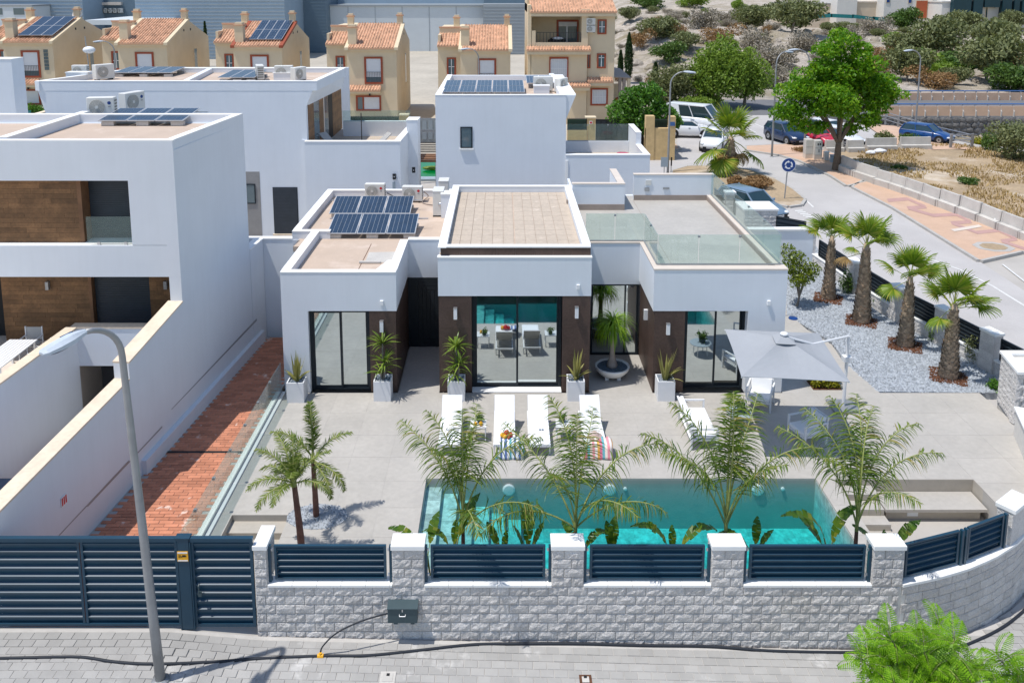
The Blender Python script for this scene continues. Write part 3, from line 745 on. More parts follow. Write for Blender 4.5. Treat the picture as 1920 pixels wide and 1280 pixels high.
vpart('pier','deck_joint',[(-4.22,-3.43,Y0+.045,29.0,ZD,ZF-.002),(-1.99,-1.0,Y0+.045,29.0,ZD,ZCF-.002),(1.95,2.77,Y0+.045,28.4,ZD,ZCF-.002),(4.9,5.80,Y0+.045,28.4,ZD,ZF-.002)])
clad(-4.25,-3.40,Y0+.012,ZD,ZF,1,3);clad(-2.03,-.98,Y0+.012,ZD,ZCF,1,3);clad(1.91,2.80,Y0+.012,ZD,ZCF,1,3);clad(4.85,5.83,Y0+.012,ZD,ZF,1,3)
clad(Y0+.045,29.0,-3.43,ZD,ZF,3,3,'y');clad(Y0+.045,29.0,-2.03,ZD,3.64,3,3,'y');clad(Y0+.045,28.33,2.775,ZD,3.64,3,3,'y');clad(Y0+.045,28.33,4.85,ZD,ZF,3,3,'y')
def sliding_door(x0,x1,y,z0,z1,split,fw=.09):
 f=MB();f.box(x0,x0+fw,y,y+.14,z0,z1);f.box(x1-fw,x1,y,y+.14,z0,z1);f.box(x0+fw,x1-fw,y,y+.14,z1-fw*.8,z1);f.box(x0+fw,x1-fw,y,y+.14,z0,z0+.05)
 fo=f.build('sliding_door','frame_dark',villa)
 xm=x0+(x1-x0)*split
 for i,(a,b,yy)in enumerate(((x0+fw,xm+.05,y+.02),(xm-.05,x1-fw,y+.07))):
  s=MB();w=.065;za,zb=z0+.05,z1-fw*.8
  s.box(a,a+w,yy,yy+.04,za,zb);s.box(b-w,b,yy,yy+.04,za,zb);s.box(a+w,b-w,yy,yy+.04,zb-w,zb);s.box(a+w,b-w,yy,yy+.04,za,za+.09)
  s.build('sash','frame_dark',fo)
  MB().box(a+w,b-w,yy+.012,yy+.028,za+.09,zb-w).build('pane','window_mirror',fo)
sliding_door(-6.2,-4.25,Y0+.17,ZD,ZF-.003,.5);sliding_door(-.98,1.91,Y0+.34,ZD,ZCF-.003,.5);sliding_door(5.83,7.83,Y0+.3,ZD,ZF-.003,.52)
vpart('interior_wall','frame_dark',[(-6.2,-4.25,Y0+.36,Y0+.4,ZD,ZF-.01),(-.98,1.91,Y0+.52,Y0+.56,ZD,ZCF-.01),(5.83,7.83,Y0+.48,Y0+.52,ZD,ZF-.01)])
vpart('door_sill','coping_white',[(-.98,1.91,Y0-.02,Y0+.345,ZD-.01,ZD+.012)])
f=MB();f.box(3.13,3.19,28.33,28.4,ZD,3.02);f.box(4.72,4.8,28.33,28.4,ZD,3.02);f.box(3.19,4.72,28.33,28.4,ZD,ZD+.08);f.box(3.19,4.72,28.33,28.4,2.97,3.02);f.box(4.30,4.35,28.33,28.4,ZD+.08,2.97)
fo=f.build('entrance_window','frame_dark',villa);MB().box(3.19,4.30,28.36,28.375,ZD+.08,2.97).build('pane','window_mirror',fo);MB().box(4.35,4.72,28.36,28.375,ZD+.08,2.97).build('pane','window_mirror',fo)
MB().box(4.37,4.40,28.30,28.33,1.3,1.75).build('handle','steel',fo)
dz0,dz1,dx0,dx1,dy=ZD,3.03,-3.42,-2.04,29.0
dm=MB().box(dx0,dx1,dy+.03,dy+.08,dz0,dz1).build('front_door','door_dark',villa)
k=0
x0_,x1_,z0_,z1_=-3.40,-2.05,ZD+.02,3.0
MB().box(x0_,x0_+.36,dy-.004,dy+.02,z0_,z1_).build('side_light','frame_dark',dm)
x0_+=.38
for i in range(3):
 g=.145
 MB().box(x0_,x1_,dy,dy+.03,z1_-g,z1_-.008).build('slat','door_dark',dm);MB().box(x0_,x0_+g-.008,dy,dy+.03,z0_,z1_-g-.004).build('slat','door_dark',dm)
 if i<2:MB().box(x0_+g,x1_,dy,dy+.03,z0_,z0_+g-.008).build('slat','door_dark',dm);z0_+=g
 x0_+=g;z1_-=g
while x0_<x1_-.05:
 MB().box(x0_,min(x0_+.137,x1_),dy,dy+.03,z0_,z1_-.008).build('slat','door_dark',dm);x0_+=.145
for(X,Y,y)in((716,611,Y0),(854,587,Y0),(1081,585,Y0),(1252,616,Y0)):
 q=at(X,Y,y);l=MB().box(q.x-.055,q.x+.055,y-.11,y-.012,q.z-.17,q.z+.17).build('wall_lamp','white_metal',villa)
 MB().box(q.x-.06,q.x+.06,y-.115,y+.012,q.z+.17,q.z+.2).build('lamp_cap','steel',l)
l=MB().box(4.73,4.85,26.75,26.86,2.35,2.7).build('wall_lamp','white_metal',villa)
MB().box(-7.035,-6.9,31,31.1,2,2.2).build('vent_box','paint_white',villa)
def glass_rail(par,pts,z,h,n,th=.02,m='rail_glass',clamp=True,foot=.0):
 for(a,b),k in zip(zip(pts,pts[1:]),n):
  a=Vector((*a,0));b=Vector((*b,0));d=b-a;L=d.length;d.normalize();nn=Vector((-d.y,d.x,0))*th/2
  for i in range(k):
   p=a+d*(L*i/k+.012);q=a+d*(L*(i+1)/k-.012)
   MB().prism([((p-nn).x,(p-nn).y),((q-nn).x,(q-nn).y),((q+nn).x,(q+nn).y),((p+nn).x,(p+nn).y)],z,z+h).build('glass_pane',m,par)
   if clamp and i:
    c0=a+d*(L*i/k);MB().box(c0.x-.035,c0.x+.035,c0.y-.035,c0.y+.035,z+h-.09,z+h-.03).build('clamp','grey_metal',par)
  mb=MB();mb.prism([((a-nn*2).x,(a-nn*2).y),((b-nn*2).x,(b-nn*2).y),((b+nn*2).x,(b+nn*2).y),((a+nn*2).x,(a+nn*2).y)],z-.0,z+.045);mb.build('base_rail','grey_metal',par)
rail=thing('glass_balustrade','clear glass balustrade round the front of the roof terrace','railing',(7,27,ZR))
glass_rail(rail,[(2.9,28.44),(4.95,28.44)],ZR,1.0,[2]);glass_rail(rail,[(4.95,28.42),(4.95,25.95)],ZR,1.0,[2]);glass_rail(rail,[(4.96,25.93),(8.88,25.93)],ZR,1.0,[3])
glass_rail(rail,[(8.9,25.95),(8.9,35.0)],ZR,1.0,[5])
rail2=thing('glass_balustrade','long clear glass balustrade on the kerb between terrace and orange brick path','railing',(-7.12,20,ZD))
glass_rail(rail2,[(-7.12,16.6),(-7.12,25.5)],ZD+.05,1.0,[7],clamp=True)
srail=thing('stair_railing','thin steel railing at the top of the roof terrace stair','railing',(5.1,35,ZT))
for z in(.35,.65,.95):MB().tube([(5.02,33.7,ZT+z),(5.02,36.3,ZT+z-.25)],.012,6).build('rail','steel',srail)
for y in(34.5,35.8):MB().tube([(5.02,y,ZT-.1),(5.02,y,ZT+.95)],.015,6).build('post','steel',srail)
# === LEFT NEIGHBOUR
nb=thing('white_villa','two storey white villa at the left edge with wood tiled recesses and black shutters','house',(-16,27,.4))
SL=.0892
def lx(y):return lb(y)
def npart(n,m,polys):
 mb=MB()
 for p,a,b in polys:mb.prism(p,a,b)
 return mb.build(n,m,nb)
YH=24.05;XL=-34
def strip(y0,y1,xl=XL,inset=0):return[(xl,y0),(lx(y0)-inset,y0),(lx(y1)-inset,y1),(xl,y1)]
npart('wall','stucco',[([(lx(YH)-.35,YH),(lx(YH),YH),(lx(29.25),29.25),(lx(29.25)-.35,29.25)],4.82,8.65),([(lx(YH)-.35,YH+.002),(lx(YH),YH+.002),(lx(29.25),29.25),(lx(29.25)-.35,29.25)],.1,4.82),([(-10.95,YH),(lx(YH)-.35,YH),(lx(YH)-.35,YH+.35),(-10.95,YH+.35)],5.8,7.75),([(XL,YH),(lx(YH)-.35,YH),(lx(YH)-.35,YH+.35),(XL,YH+.35)],7.75,8.65),([(XL,YH),(lx(YH)-.35,YH),(lx(YH)-.35,YH+.35),(XL,YH+.35)],4.82,5.78),([(XL,28.9),(lx(29.25)-.36,28.9),(lx(29.25)-.36,29.25),(XL,29.25)],.1,8.65)])
npart('roof','roof_gravel',[(strip(YH+.3,29.0,inset=.3),8.4,8.64)])
cp=[([(XL,YH),(lx(YH),YH),(lx(YH)-.001,YH+.24),(XL,YH+.24)],8.65,8.95),([(lx(YH)-.26,YH+.24),(lx(YH),YH+.24),(lx(29.25),29.25),(lx(29.25)-.26,29.25)],8.65,8.95),([(XL,29.0),(lx(29.25)-.26,29.0),(lx(29.25)-.26,29.26),(XL,29.26)],8.65,8.95)]
npart('parapet','stucco',[(p,a,b-.03)for p,a,b in cp]);npart('coping','coping_white',[(p,b-.03,b)for p,a,b in cp])
a0=gp(0,262,8.95);a1=gp(167,209,8.95);a0=a0+(a1-a0)*.06
npart('parapet','stucco',[([(a0.x,a0.y),(a1.x,a1.y),(a1.x-.26,a1.y+.02),(a0.x-.26,a0.y)],8.6,8.93)])
npart('coping','coping_white',[([(a0.x+.01,a0.y),(a1.x+.01,a1.y),(a1.x-.27,a1.y+.02),(a0.x-.27,a0.y)],8.932,8.96)])
npart('floor_slab','coping_white',[(strip(YH+.02,28.0,inset=.36),5.62,5.79)])
npart('soffit','stucco',[(strip(YH+.36,28.0,inset=.36),7.76,7.9),(strip(YH+.36,28.9,inset=.36),4.84,5.0)])
def planks(x0,x1,y,z0,z1,h,n_min,seed,slope=0):
 rr=random.Random(seed);z=z0;row=0
 while z<z1-.02:
  x=x0-rr.uniform(0,1.0);zt=min(z+h-.004,z1)
  while x<x1-.01:
   w=rr.choice((.9,1.2,1.2));a=max(x,x0);b=min(x+w-.004,x1)
   if b-a>.03:MB().box(a,b,y,y+.02+rr.uniform(0,.003),z,zt).build('wood_plank','wood_tile',nb)
   x+=w
  z+=h;row+=1
planks(-17.5,-12.62,24.35,5.79,7.75,.15,1,5)
npart('wood_return','wood_brown',[([(-12.62,24.35),(-12.5,24.35),(-12.5,25.0),(-12.62,25.0)],5.79,7.75)])
def slat_shutter(x0,x1,y,z0,z1,n):
 o=MB().box(x0,x1,y+.02,y+.05,z0,z1).build('roller_shutter','shutter_dark',nb)
 h=(z1-z0)/n;mb=MB()
 for i in range(n):mb.box(x0+.01,x1-.01,y,y+.02,z0+i*h+.006,z0+(i+1)*h-.002)
 stuff(mb.build('slat_set','shutter_dark',o));return o
slat_shutter(-12.5,-10.93,24.8,5.79,7.75,34)
q0,q1=at(165,330,24.05),at(270,453,24.05)
g=MB().box(-12.3,-10.97,24.1,24.12,5.85,6.65).build('glass_guard','rail_glass',nb)
for x in(-12.0,-11.2):MB().box(x,x+.08,24.08,24.14,5.79,5.88).build('clamp','steel',nb)
planks(-16.1,-13.30,25.9,1.6,4.83,.15,1,9);planks(-11.34,lx(25.9)-.37,25.9,2.2,4.83,.15,1,11)
npart('wood_return','wood_brown',[([(-13.30,25.9),(-13.2,25.9),(-13.2,26.3),(-13.30,26.3)],1.6,4.83)])
slat_shutter(-13.2,-11.34,26.1,1.7,4.83,52)
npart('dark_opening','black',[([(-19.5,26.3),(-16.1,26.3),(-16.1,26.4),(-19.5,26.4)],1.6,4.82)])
for(X,Y)in((91,534),(312,533)):
 q=at(X,Y,25.9);MB().box(q.x-.05,q.x+.05,25.78,25.9,q.z-.13,q.z+.13).build('wall_lamp','grey_metal',nb)
def wall_run(name,label,pts,w,side=-1,cap='coping_stone',z0=.05):
 """pts: (x, y, ztop); a wall whose top may slope"""
 c0=pts[0];t=thing(name,label,'wall',(c0[0],c0[1],z0))
 for a,b in zip(pts,pts[1:]):
  A=Vector((a[0],a[1],0));B=Vector((b[0],b[1],0));d=(B-A)
  if d.length<.01:continue
  d.normalize();n=Vector((-d.y,d.x,0))*w*side
  q=[A,B,B+n,A+n]
  if side<0:q=q[::-1];tops=[a[2],b[2],b[2],a[2]][::-1]
  else:tops=[a[2],b[2],b[2],a[2]]
  MB().prism([(p.x,p.y)for p in q],z0,[k-.05 for k in tops]).build('wall_body','stucco',t)
  o=n.normalized()*-.02
  q=[A+o,B+o,B+n-o,A+n-o]
  if side<0:q=q[::-1]
  MB().prism([(p.x,p.y)for p in q],[k-.048 for k in tops],tops).build('coping',cap,t)
 return t
bw=wall_run('boundary_wall','white boundary wall with stone coping stepping down towards the gate',[(lx(24.05),24.05,4.07),(lx(20.93),20.93,3.60)],.42,side=-1)
wall_run_pts=[(lx(20.93),20.925,3.13),(lx(15.6),15.6,2.74)]
for a,b in((wall_run_pts[0],wall_run_pts[1]),):
 A=Vector((a[0],a[1],0));B=Vector((b[0],b[1],0));d=(B-A).normalized();n=Vector((-d.y,d.x,0))*-.42
 q=[A,B,B+n,A+n][::-1];tops=[a[2],b[2],b[2],a[2]][::-1]
 MB().prism([(p.x,p.y)for p in q],.05,[k-.05 for k in tops]).build('wall_body','stucco',bw)
 MB().prism([(p.x,p.y)for p in q],[k-.048 for k in tops],tops).build('coping','coping_stone',bw)
for(ya,yb,z,h,o)in((21.2,30.0,.2,.42,.14),):
 MB().prism([(lx(ya),ya),(lx(ya)+o,ya),(lx(yb)+o,yb),(lx(yb),yb)],.1,z+h).build('plinth','stucco',bw)
for(ya,yb,za,zb)in((16.6,20.6,.95,.98),(18.7,22.4,.92,.95),(23.0,29.6,1.15,1.22)):
 MB().prism([(lx(ya),ya),(lx(ya)+.006,ya),(lx(yb)+.006,yb),(lx(yb),yb)],[za]*4,[za+.018,za+.018,zb+.018,zb+.018]).build('render_joint','grey_metal',bw)
q=gp(139,890,1.0)
pl=thing('alarm_plate','small red and white alarm plate on the white boundary wall','sign',(lx(18.0),18.0,1.5))
yy=17.72;MB().prism([(lx(yy)+.004,yy),(lx(yy)+.02,yy),(lx(yy+.22)+.02,yy+.22),(lx(yy+.22)+.004,yy+.22)],1.55,1.78).build('plate','paint_white',pl)
for k in range(3):
 y2=yy+.02+k*.07;MB().prism([(lx(y2)+.02,y2),(lx(y2)+.024,y2),(lx(y2+.045)+.024,y2+.045),(lx(y2+.045)+.02,y2+.045)],1.57,1.76).build('stripe','red',pl)
iw=[gp(143,613,3.15),gp(0,715,3.15)]
d=(iw[1]-iw[0]);e=iw[0]+d*1.5
structure(MB().prism([(-34,14),(e.x-.31,14),(e.x-.31,e.y),(iw[0].x-.31,iw[0].y),(iw[0].x-.31,26.3),(-34,26.3)],.1,2.0).build('neighbour_terrace','coping_beige'))
wall_run('patio_wall','long white patio wall with stone coping beside the neighbour dining terrace',[(iw[0].x,iw[0].y,3.15),(e.x,e.y,3.10)],.30,side=-1)
cw=wall_run('cross_wall','short white cross wall with a dark doorway behind the boundary wall',[(lx(iw[0].y)-.45,iw[0].y,3.15),(iw[0].x-.2,iw[0].y,3.15)],.3,side=-1,z0=1.9)
MB().box(-12.4,-10.4,iw[0].y+.25,iw[0].y+.3,.1,2.0).build('doorway','black',cw)
MB().box(-10.62,-10.5,iw[0].y+.05,iw[0].y+.2,.1,1.9).build('door_frame','stucco',cw)
structure(MB().prism([(iw[0].x-.5,iw[0].y+1),(lx(15.7)-.3,15.7),(-14.6,15.7)][::-1],.04,.34).build('neighbour_yard','brick_orange'))
g0=gp(525,630,.2)
ew=wall_run('end_wall','white wall closing the end of the orange brick path',[(-6.8,30.6,4.0),(lx(30.3)-1.6,30.6,4.0)],.25,side=-1,cap='coping_white')
wall_run('end_wall','white wall running back from the path end beside the rear house',[(lx(29.26),29.27,4.0),(lx(30.6)-.02,30.58,4.0)],.3,side=1,cap='coping_white')
# === FRONT WALL OF SPLIT-FACE BLOCKS
YW=15.55;BH=.205;BW_=.4
def block_mesh(seed,w=.39,h=.195,d=.12,rough=.030):
 rr=random.Random(seed);mb=MB();nx,nz_=8,5;US=(0,.035,.2,.36,.5,.64,.8,.965,1);VS=(0,.07,.32,.6,.93,1)
 for j in range(nz_+1):
  for i in range(nx+1):
   u=US[i];v=VS[j];e=min(u,1-u,v,1-v)
   y=0 if e==0 else-(.007+(rough*max(0,.25+.5*noise.noise(Vector((u*4+seed*7,v*2.5,seed)))+rr.uniform(-.25,.45))if e>.1 else rr.uniform(0,.006)))
   mb.v.append(((u-.5)*w,y,(v-.5)*h))
 for j in range(nz_):
  for i in range(nx):
   a=j*(nx+1)+i;mb.face((a,a+1,a+nx+2,a+nx+1))
 o=len(mb.v);mb.v+=[(-w/2,d,-h/2),(w/2,d,-h/2),(w/2,d,h/2),(-w/2,d,h/2)]
 c=[0,nx,(nx+1)*nz_+nx,(nx+1)*nz_]
 mb.face((o,c[0],c[3],o+3));mb.face((c[1],o+1,o+2,c[2]));mb.face((o+3,c[3],c[2],o+2));mb.face((c[0],o,o+1,c[1]))
 return mesh_of(mb,'stone_block','block_stone')
BLK=[block_mesh(k)for k in range(16)];BLKH=[block_mesh(k+40,.19)for k in range(5)]
fw=thing('front_wall','low wall of rough pale split stone blocks with five taller piers facing the pavement','wall',(1.5,YW,0))
fo3=Vector((1.5,YW,0))
PX=[(-5.06,-4.80),(-2.25,-1.60),(1.01,1.66),(4.27,4.93),(7.56,8.19)]
ZW=1.24
MB().box(-5.06,8.18,YW+.012,YW+.19,-.5,ZW-.005).build('wall_core','mortar',fw)
for c in range(7):
 z=ZW-(c+.5)*BH;x=-5.06+(c%2)*.2
 if c%2:
  o=inst(rnd.choice(BLKH),'stone_block',fw,Vector((-4.96,YW,z))-fo3)
 while x<8.19-.05:
  w=min(.4,8.19-x)
  o=inst(rnd.choice(BLK)if w>.3 else rnd.choice(BLKH),'stone_block',fw,Vector((x+w/2,YW+rnd.uniform(-.004,.004),z))-fo3,sc=(1 if w>.39 or w<=.21 else w/.4,1,1));x+=.4
for k,(a,b)in enumerate(PX):
 top=2.07
 depth=.62 if k==0 else.36
 MB().box(a+.012,b-.012,YW+.014,YW+depth,ZW-.01,top).build('pier_core','mortar',fw)
 for c in range(4):
  z=ZW+(c+.5)*.2065;w=b-a
  if k==0:inst(BLKH[c%5],'stone_block',fw,Vector(((a+b)/2,YW,z))-fo3,sc=(w/.2,1,1.03))
  else:
   s=(.4,w-.4)if c%2==0 else(w-.4,.4)
   inst(rnd.choice(BLK if s[0]>.3 else BLKH),'stone_block',fw,Vector((a+s[0]/2,YW,z))-fo3,sc=(1 if s[0]>.3 else s[0]/.2,1,1.03))
   inst(rnd.choice(BLK if s[1]>.3 else BLKH),'stone_block',fw,Vector((a+s[0]+s[1]/2,YW,z))-fo3,sc=(1 if s[1]>.3 else s[1]/.2,1,1.03))
  for sgn,xx in((-1,a),(1,b)):
   o=inst(rnd.choice(BLK),'stone_block',fw,Vector((xx,YW+.19 if k else YW+.3,z))-fo3,rot=(0,0,R(90)*sgn),sc=(.85 if k else 1.4,.5,1.03))
 bevel(MB().box(a-.02,b+.02,YW-.035,YW+depth+.03,top,top+.10).build('pier_cap','coping_white',fw),.008)
for(a,b)in zip(PX,PX[1:]):
 x=a[1]
 while x<b[0]-.01:
  w=min(.5,b[0]-x);bevel(MB().box(x+.002,x+w-.002,YW-.03,YW+.26,ZW,ZW+.055).build('coping_stone','coping_white',fw),.006);x+=w
def louvre(xa,xb,y,z,h,T=None,sg=1):
 """one louvre blade: an upstand leaning out at its top, with a folded lip"""
 mb=MB();P=[(.046,-h*.22),(-.018,h*.74),(-.022,h*.80),(.034,h*1.0),(.040,h*.95),(-.008,h*.77),(.054,-h*.2)]
 P=[(y+q*sg,z+w)for q,w in P];n=len(P);vs=[(xa+.002,*p)for p in P]+[(xb-.002,*p)for p in P]
 return mb.add(vs,[tuple(range(n)),tuple(range(2*n-1,n-1,-1))]+[(i,n+i,n+(i+1)%n,(i+1)%n)for i in range(n)],T)
def fence_panel(x0,x1,z0,z1,n,y,T=None,parent=None,tilt=28,fr=.05,m='fence_blue'):
 par=parent
 def bld(mb,name):return mb.build(name,m,par,local=True)
 f=MB()
 f.box(x0,x0+fr,y-.02,y+.04,z0,z1,T);f.box(x1-fr,x1,y-.02,y+.04,z0,z1,T)
 f.box(x0+fr,x1-fr,y-.02,y+.04,z1-.035,z1,T);f.box(x0+fr,x1-fr,y-.02,y+.04,z0,z0+.035,T)
 bld(f,'panel_frame')
 h=(z1-z0-.07)/n
 for i in range(n):louvre(x0+fr,x1-fr,y+.01,z0+.035+i*h,h,T,1 if tilt>0 else-1).build('slat',m,par,local=True)
def panel_thing(label,x0,x1,T=None,group='louvred fence panels on the front wall'):
 t=thing('fence_panel',label,'fence panel',(0,0,0),group)
 fence_panel(x0+.13,x1-.13,1.345,2.10,5,YW+.10,T,t)
 for x in(x0+.035,x1-.035):
  mb=MB();mb.box(x-.03,x+.03,YW+.06,YW+.14,1.297,2.10,T);mb.build('post','fence_blue',t,local=True)
  for z in(1.42,1.98):
   s=1 if x<(x0+x1)/2 else-1
   mb=MB();mb.box(x+(.03 if s>0 else-.065),x+(.065 if s>0 else-.03),YW+.085,YW+.115,z,z+.05,T);mb.build('bracket','steel',t,local=True)
 return t
names=['dark blue louvred panel on the front wall nearest the gates','dark blue louvred panel on the front wall above the meter box','dark blue louvred panel in front of the middle of the pool','dark blue louvred panel in front of the right end of the pool']
for(a,b),l in zip(zip(PX,PX[1:]),names):panel_thing(l,a[1],b[0])
arc=[Vector((8.19,15.55,0)),Vector((9.07,15.78,0)),Vector((9.9,16.08,0)),Vector((10.6,16.42,0)),Vector((11.3,16.85,0)),Vector((12.1,17.5,0)),Vector((13.0,18.45,0)),Vector((13.9,19.8,0)),Vector((14.6,21.4,0)),Vector((15.2,23.0,0))]
cwl=thing('curved_wall','curved end of the pale stone block wall sweeping round the corner','wall',(11.3,17,-.4));co3=Vector((11.3,17,-.4))
pts=[];
for a,b in zip(arc,arc[1:]):
 for k in range(20):pts.append(a+(b-a)*k/20)
pts.append(arc[-1]);acc=0;st=[pts[0]]
for a,b in zip(pts,pts[1:]):
 acc+=(b-a).length
 if acc>=.4:st.append(b);acc=0
core=MB()
for a,b in zip(st,st[1:]):
 d=(b-a).normalized();n=Vector((-d.y,d.x,0))
 core.prism([(p.x,p.y)for p in(a+n*.012,b+n*.012,b+n*.2,a+n*.2)],-1.0,ZW-.004)
core.build('wall_core','mortar',cwl)
nb_=0
for i,(a,b)in enumerate(zip(st,st[1:])):
 d=(b-a).normalized();ang=math.atan2(d.y,d.x);n=Vector((-d.y,d.x,0));L=(b-a).length
 for c in range(9):
  z=ZW-(c+.5)*BH
  if z<gz(a.x,a.y-.3)-.15:break
  m_=a+d*L*(.5+(.25 if c%2 else 0))
  inst(rnd.choice(BLK),'stone_block',cwl,Vector((m_.x,m_.y,z))-co3,rot=(0,0,ang),sc=(L/.4,.7,1));nb_+=1
 q=[a-n*.03,b-n*.03,b+n*.26,a+n*.26]
 MB().prism([(p.x,p.y)for p in q],ZW,ZW+.055).build('coping_stone','coping_white',cwl)
def arc_panel(label,pa,pb):
 d=pb-pa;L=d.length;ang=math.atan2(d.y,d.x)
 t=thing('fence_panel',label,'fence panel',(0,0,0),'louvred fence panels on the front wall')
 T=TR(pa.x,pa.y,0)@RZ(ang)@TR(0,-YW,0)
 fence_panel(.10,L-.10,1.345,2.10,5,YW+.10,T,t)
 for x in(.03,L-.03):
  mb=MB();mb.box(x-.03,x+.03,YW+.06,YW+.14,1.297,2.10,T);mb.build('post','fence_blue',t,local=True)
arc_panel('first dark blue louvred panel on the curved wall, next to the last pier',st[0]+Vector((.02,.02,0)),at(1808,1063,16.06).xy.to_3d()*1)
arc_panel('second dark blue louvred panel on the curved wall, below the built in bench',at(1812,1062,16.09).xy.to_3d(),at(1890,1031,16.62).xy.to_3d())
a,b=Vector((11.1,16.72,0)),Vector((11.75,17.2,0));ang=math.atan2((b-a).y,(b-a).x);T=TR(a.x,a.y)@RZ(ang)
MB().box(0,.75,.012,.34,ZW,2.07,T).build('pier_core','block_stone',cwl);bevel(MB().box(-.02,.78,-.04,.38,2.07,2.17,T).build('pier_cap','coping_white',cwl),.008)
arc_panel('third dark blue louvred panel on the curved wall, at the right edge',Vector((11.8,17.25,0)),Vector((13.4,19.0,0)))
sp=thing('stone_planter','tall pale stone planter pier at the right edge of the terrace','planter',(15.6,24.2,.3));so3=Vector((15.6,24.2,.3))
A_,B_,C_,D_=Vector((15.28,23.5)),Vector((17.2,23.5)),Vector((17.5,24.9)),Vector((15.62,24.9))
MB().prism([(A_.x+.03,A_.y+.03),(B_.x,B_.y),(C_.x,C_.y),(D_.x+.02,D_.y)],.0,2.0).build('planter_core','mortar',sp)
for c in range(9):
 z=.42+(c+.5)*.18
 for i in range(4):inst(rnd.choice(BLK),'stone_block',sp,Vector((15.28+.2+(c%2)*.2+i*.4,23.5,z))-so3,sc=(1,1.6,.9))
 d=(A_-D_);L=d.length;ang=math.atan2(d.y,d.x)
 for i in range(4):
  p=D_+d*((i+.5)/4);inst(rnd.choice(BLK),'stone_block',sp,Vector((p.x,p.y,z))-so3,rot=(0,0,ang),sc=(L/4/.4,.9,.9))
for q in([(15.24,23.44),(17.3,23.44),(17.2,23.66),(15.5,23.66)],[(15.24,23.44),(15.5,23.66),(15.80,24.7),(15.58,24.95)],[(15.58,24.95),(15.80,24.7),(17.3,24.7),(17.5,24.95)]):
 MB().prism(q,2.02,2.10).build('coping','coping_white',sp)
MB().prism([(15.5,23.66),(17.2,23.66),(17.2,24.7),(15.8,24.7)],1.7,1.85).build('soil','mulch',sp)
# === GATES
gt=thing('sliding_gate','wide dark blue louvred sliding gate at the left end of the front wall','gate',(-9,YW,.35))
for(a,b)in((-13.6,-10.55),(-10.53,-8.60),(-8.58,-6.62)):
 for x in(a,b-.05):MB().box(x,x+.05,YW,YW+.06,.40,2.25).build('gate_stile','fence_blue',gt)
 for i in range(10):
  louvre(a+.05,b-.05,YW+.02,.40+i*.185,.185).build('slat','fence_blue',gt)
MB().box(-13.6,-6.60,YW-.02,YW+.08,2.25,2.33).build('top_rail','fence_blue',gt);MB().box(-13.6,-6.62,YW-.01,YW+.07,.35,.40).build('bottom_rail','fence_blue',gt)
gp_=thing('gate_post','dark blue steel gate post with a yellow notice between the two gates','post',(-6.48,YW,.3))
bevel(MB().box(-6.60,-6.36,YW-.03,YW+.12,.28,2.32).build('post','fence_blue',gp_),.006)
for x in(-6.62,-6.35):MB().box(x,x+.02,YW-.035,YW+.1,.28,2.25).build('edge_strip','fence_blue',gp_)
MB().box(-6.64,-6.34,YW-.04,YW+.13,2.322,2.35).build('post_cap','fence_blue',gp_)
sg=thing('notice_plate','small yellow camera surveillance notice on the gate post','sign',(-6.49,YW-.03,2.0))
MB().box(-6.60,-6.38,YW-.045,YW-.032,1.84,2.06).build('plate','yellow',sg);MB().box(-6.59,-6.39,YW-.048,YW-.044,2.02,2.05).build('print_band','paint_white',sg);MB().box(-6.59,-6.39,YW-.048,YW-.044,1.85,1.875).build('print_band','paint_white',sg)
mb=MB();mb.box(-6.50,-6.43,YW-.048,YW-.044,1.945,1.985);mb.box(-6.43,-6.415,YW-.048,YW-.044,1.955,1.975);mb.box(-6.52,-6.50,YW-.048,YW-.044,1.935,1.955);mb.build('camera_mark','black',sg)
mb=MB()
for k,(a,b)in enumerate(((-6.575,-6.525),(-6.575,-6.515),(-6.575,-6.53))):mb.box(a,b,YW-.048,YW-.044,1.975-k*.022,1.985-k*.022)
mb.build('print_line','black',sg)
pg=thing('pedestrian_gate','narrow dark blue louvred gate with handle beside the first stone pier','gate',(-5.7,YW,.3))
f=MB();f.box(-6.33,-6.28,YW,YW+.06,.32,2.25);f.box(-5.14,-5.08,YW,YW+.06,.32,2.25);f.box(-6.28,-5.14,YW,YW+.06,.32,.39);f.box(-6.34,-5.07,YW-.02,YW+.08,2.25,2.33);f.build('gate_frame','fence_blue',pg)
for i in range(10):
 louvre(-6.28,-5.14,YW+.02,.39+i*.186,.186).build('slat','fence_blue',pg)
MB().tube([(-6.2,YW-.02,1.12),(-6.2,YW-.06,1.14),(-6.2,YW-.06,1.30),(-6.2,YW-.02,1.32)],.014,6).build('handle','cabinet_green',pg)
MB().box(-6.24,-6.16,YW-.015,YW+.0,1.02,1.14).build('lock_plate','cabinet_green',pg)
# === METER BOX, HOSES
mbx=thing('meter_box','dark green meter box hung on the stone block wall','utility box',(-1.95,YW,.8))
p0,p1=at(727,1170,15.3),at(782,1140,15.3)
bevel(MB().box(p0.x,p1.x,YW-.24,YW-.03,.60,.93).build('box','cabinet_green',mbx),.01)
mb=MB();mb.prism([(p0.x-.01,YW-.26),(p1.x+.01,YW-.26),(p1.x+.01,YW-.02),(p0.x-.01,YW-.02)],[.925,.925,.945,.945],[.94,.94,.97,.97]);mb.build('lid','cabinet_green',mbx)
xm=(p0.x+p1.x)/2;MB().tube([(xm-.06,YW-.24,.80),(xm-.06,YW-.27,.78),(xm+.06,YW-.27,.78),(xm+.06,YW-.24,.80)],.008,6).build('handle','steel',mbx)
MB().box(xm-.01,xm+.01,YW-.25,YW-.235,.86,.94).build('latch','steel',mbx)
for x in(p0.x+.12,p1.x-.14):MB().box(x,x+.08,YW-.235,YW-.2,.575,.602).build('foot','cabinet_green',mbx)
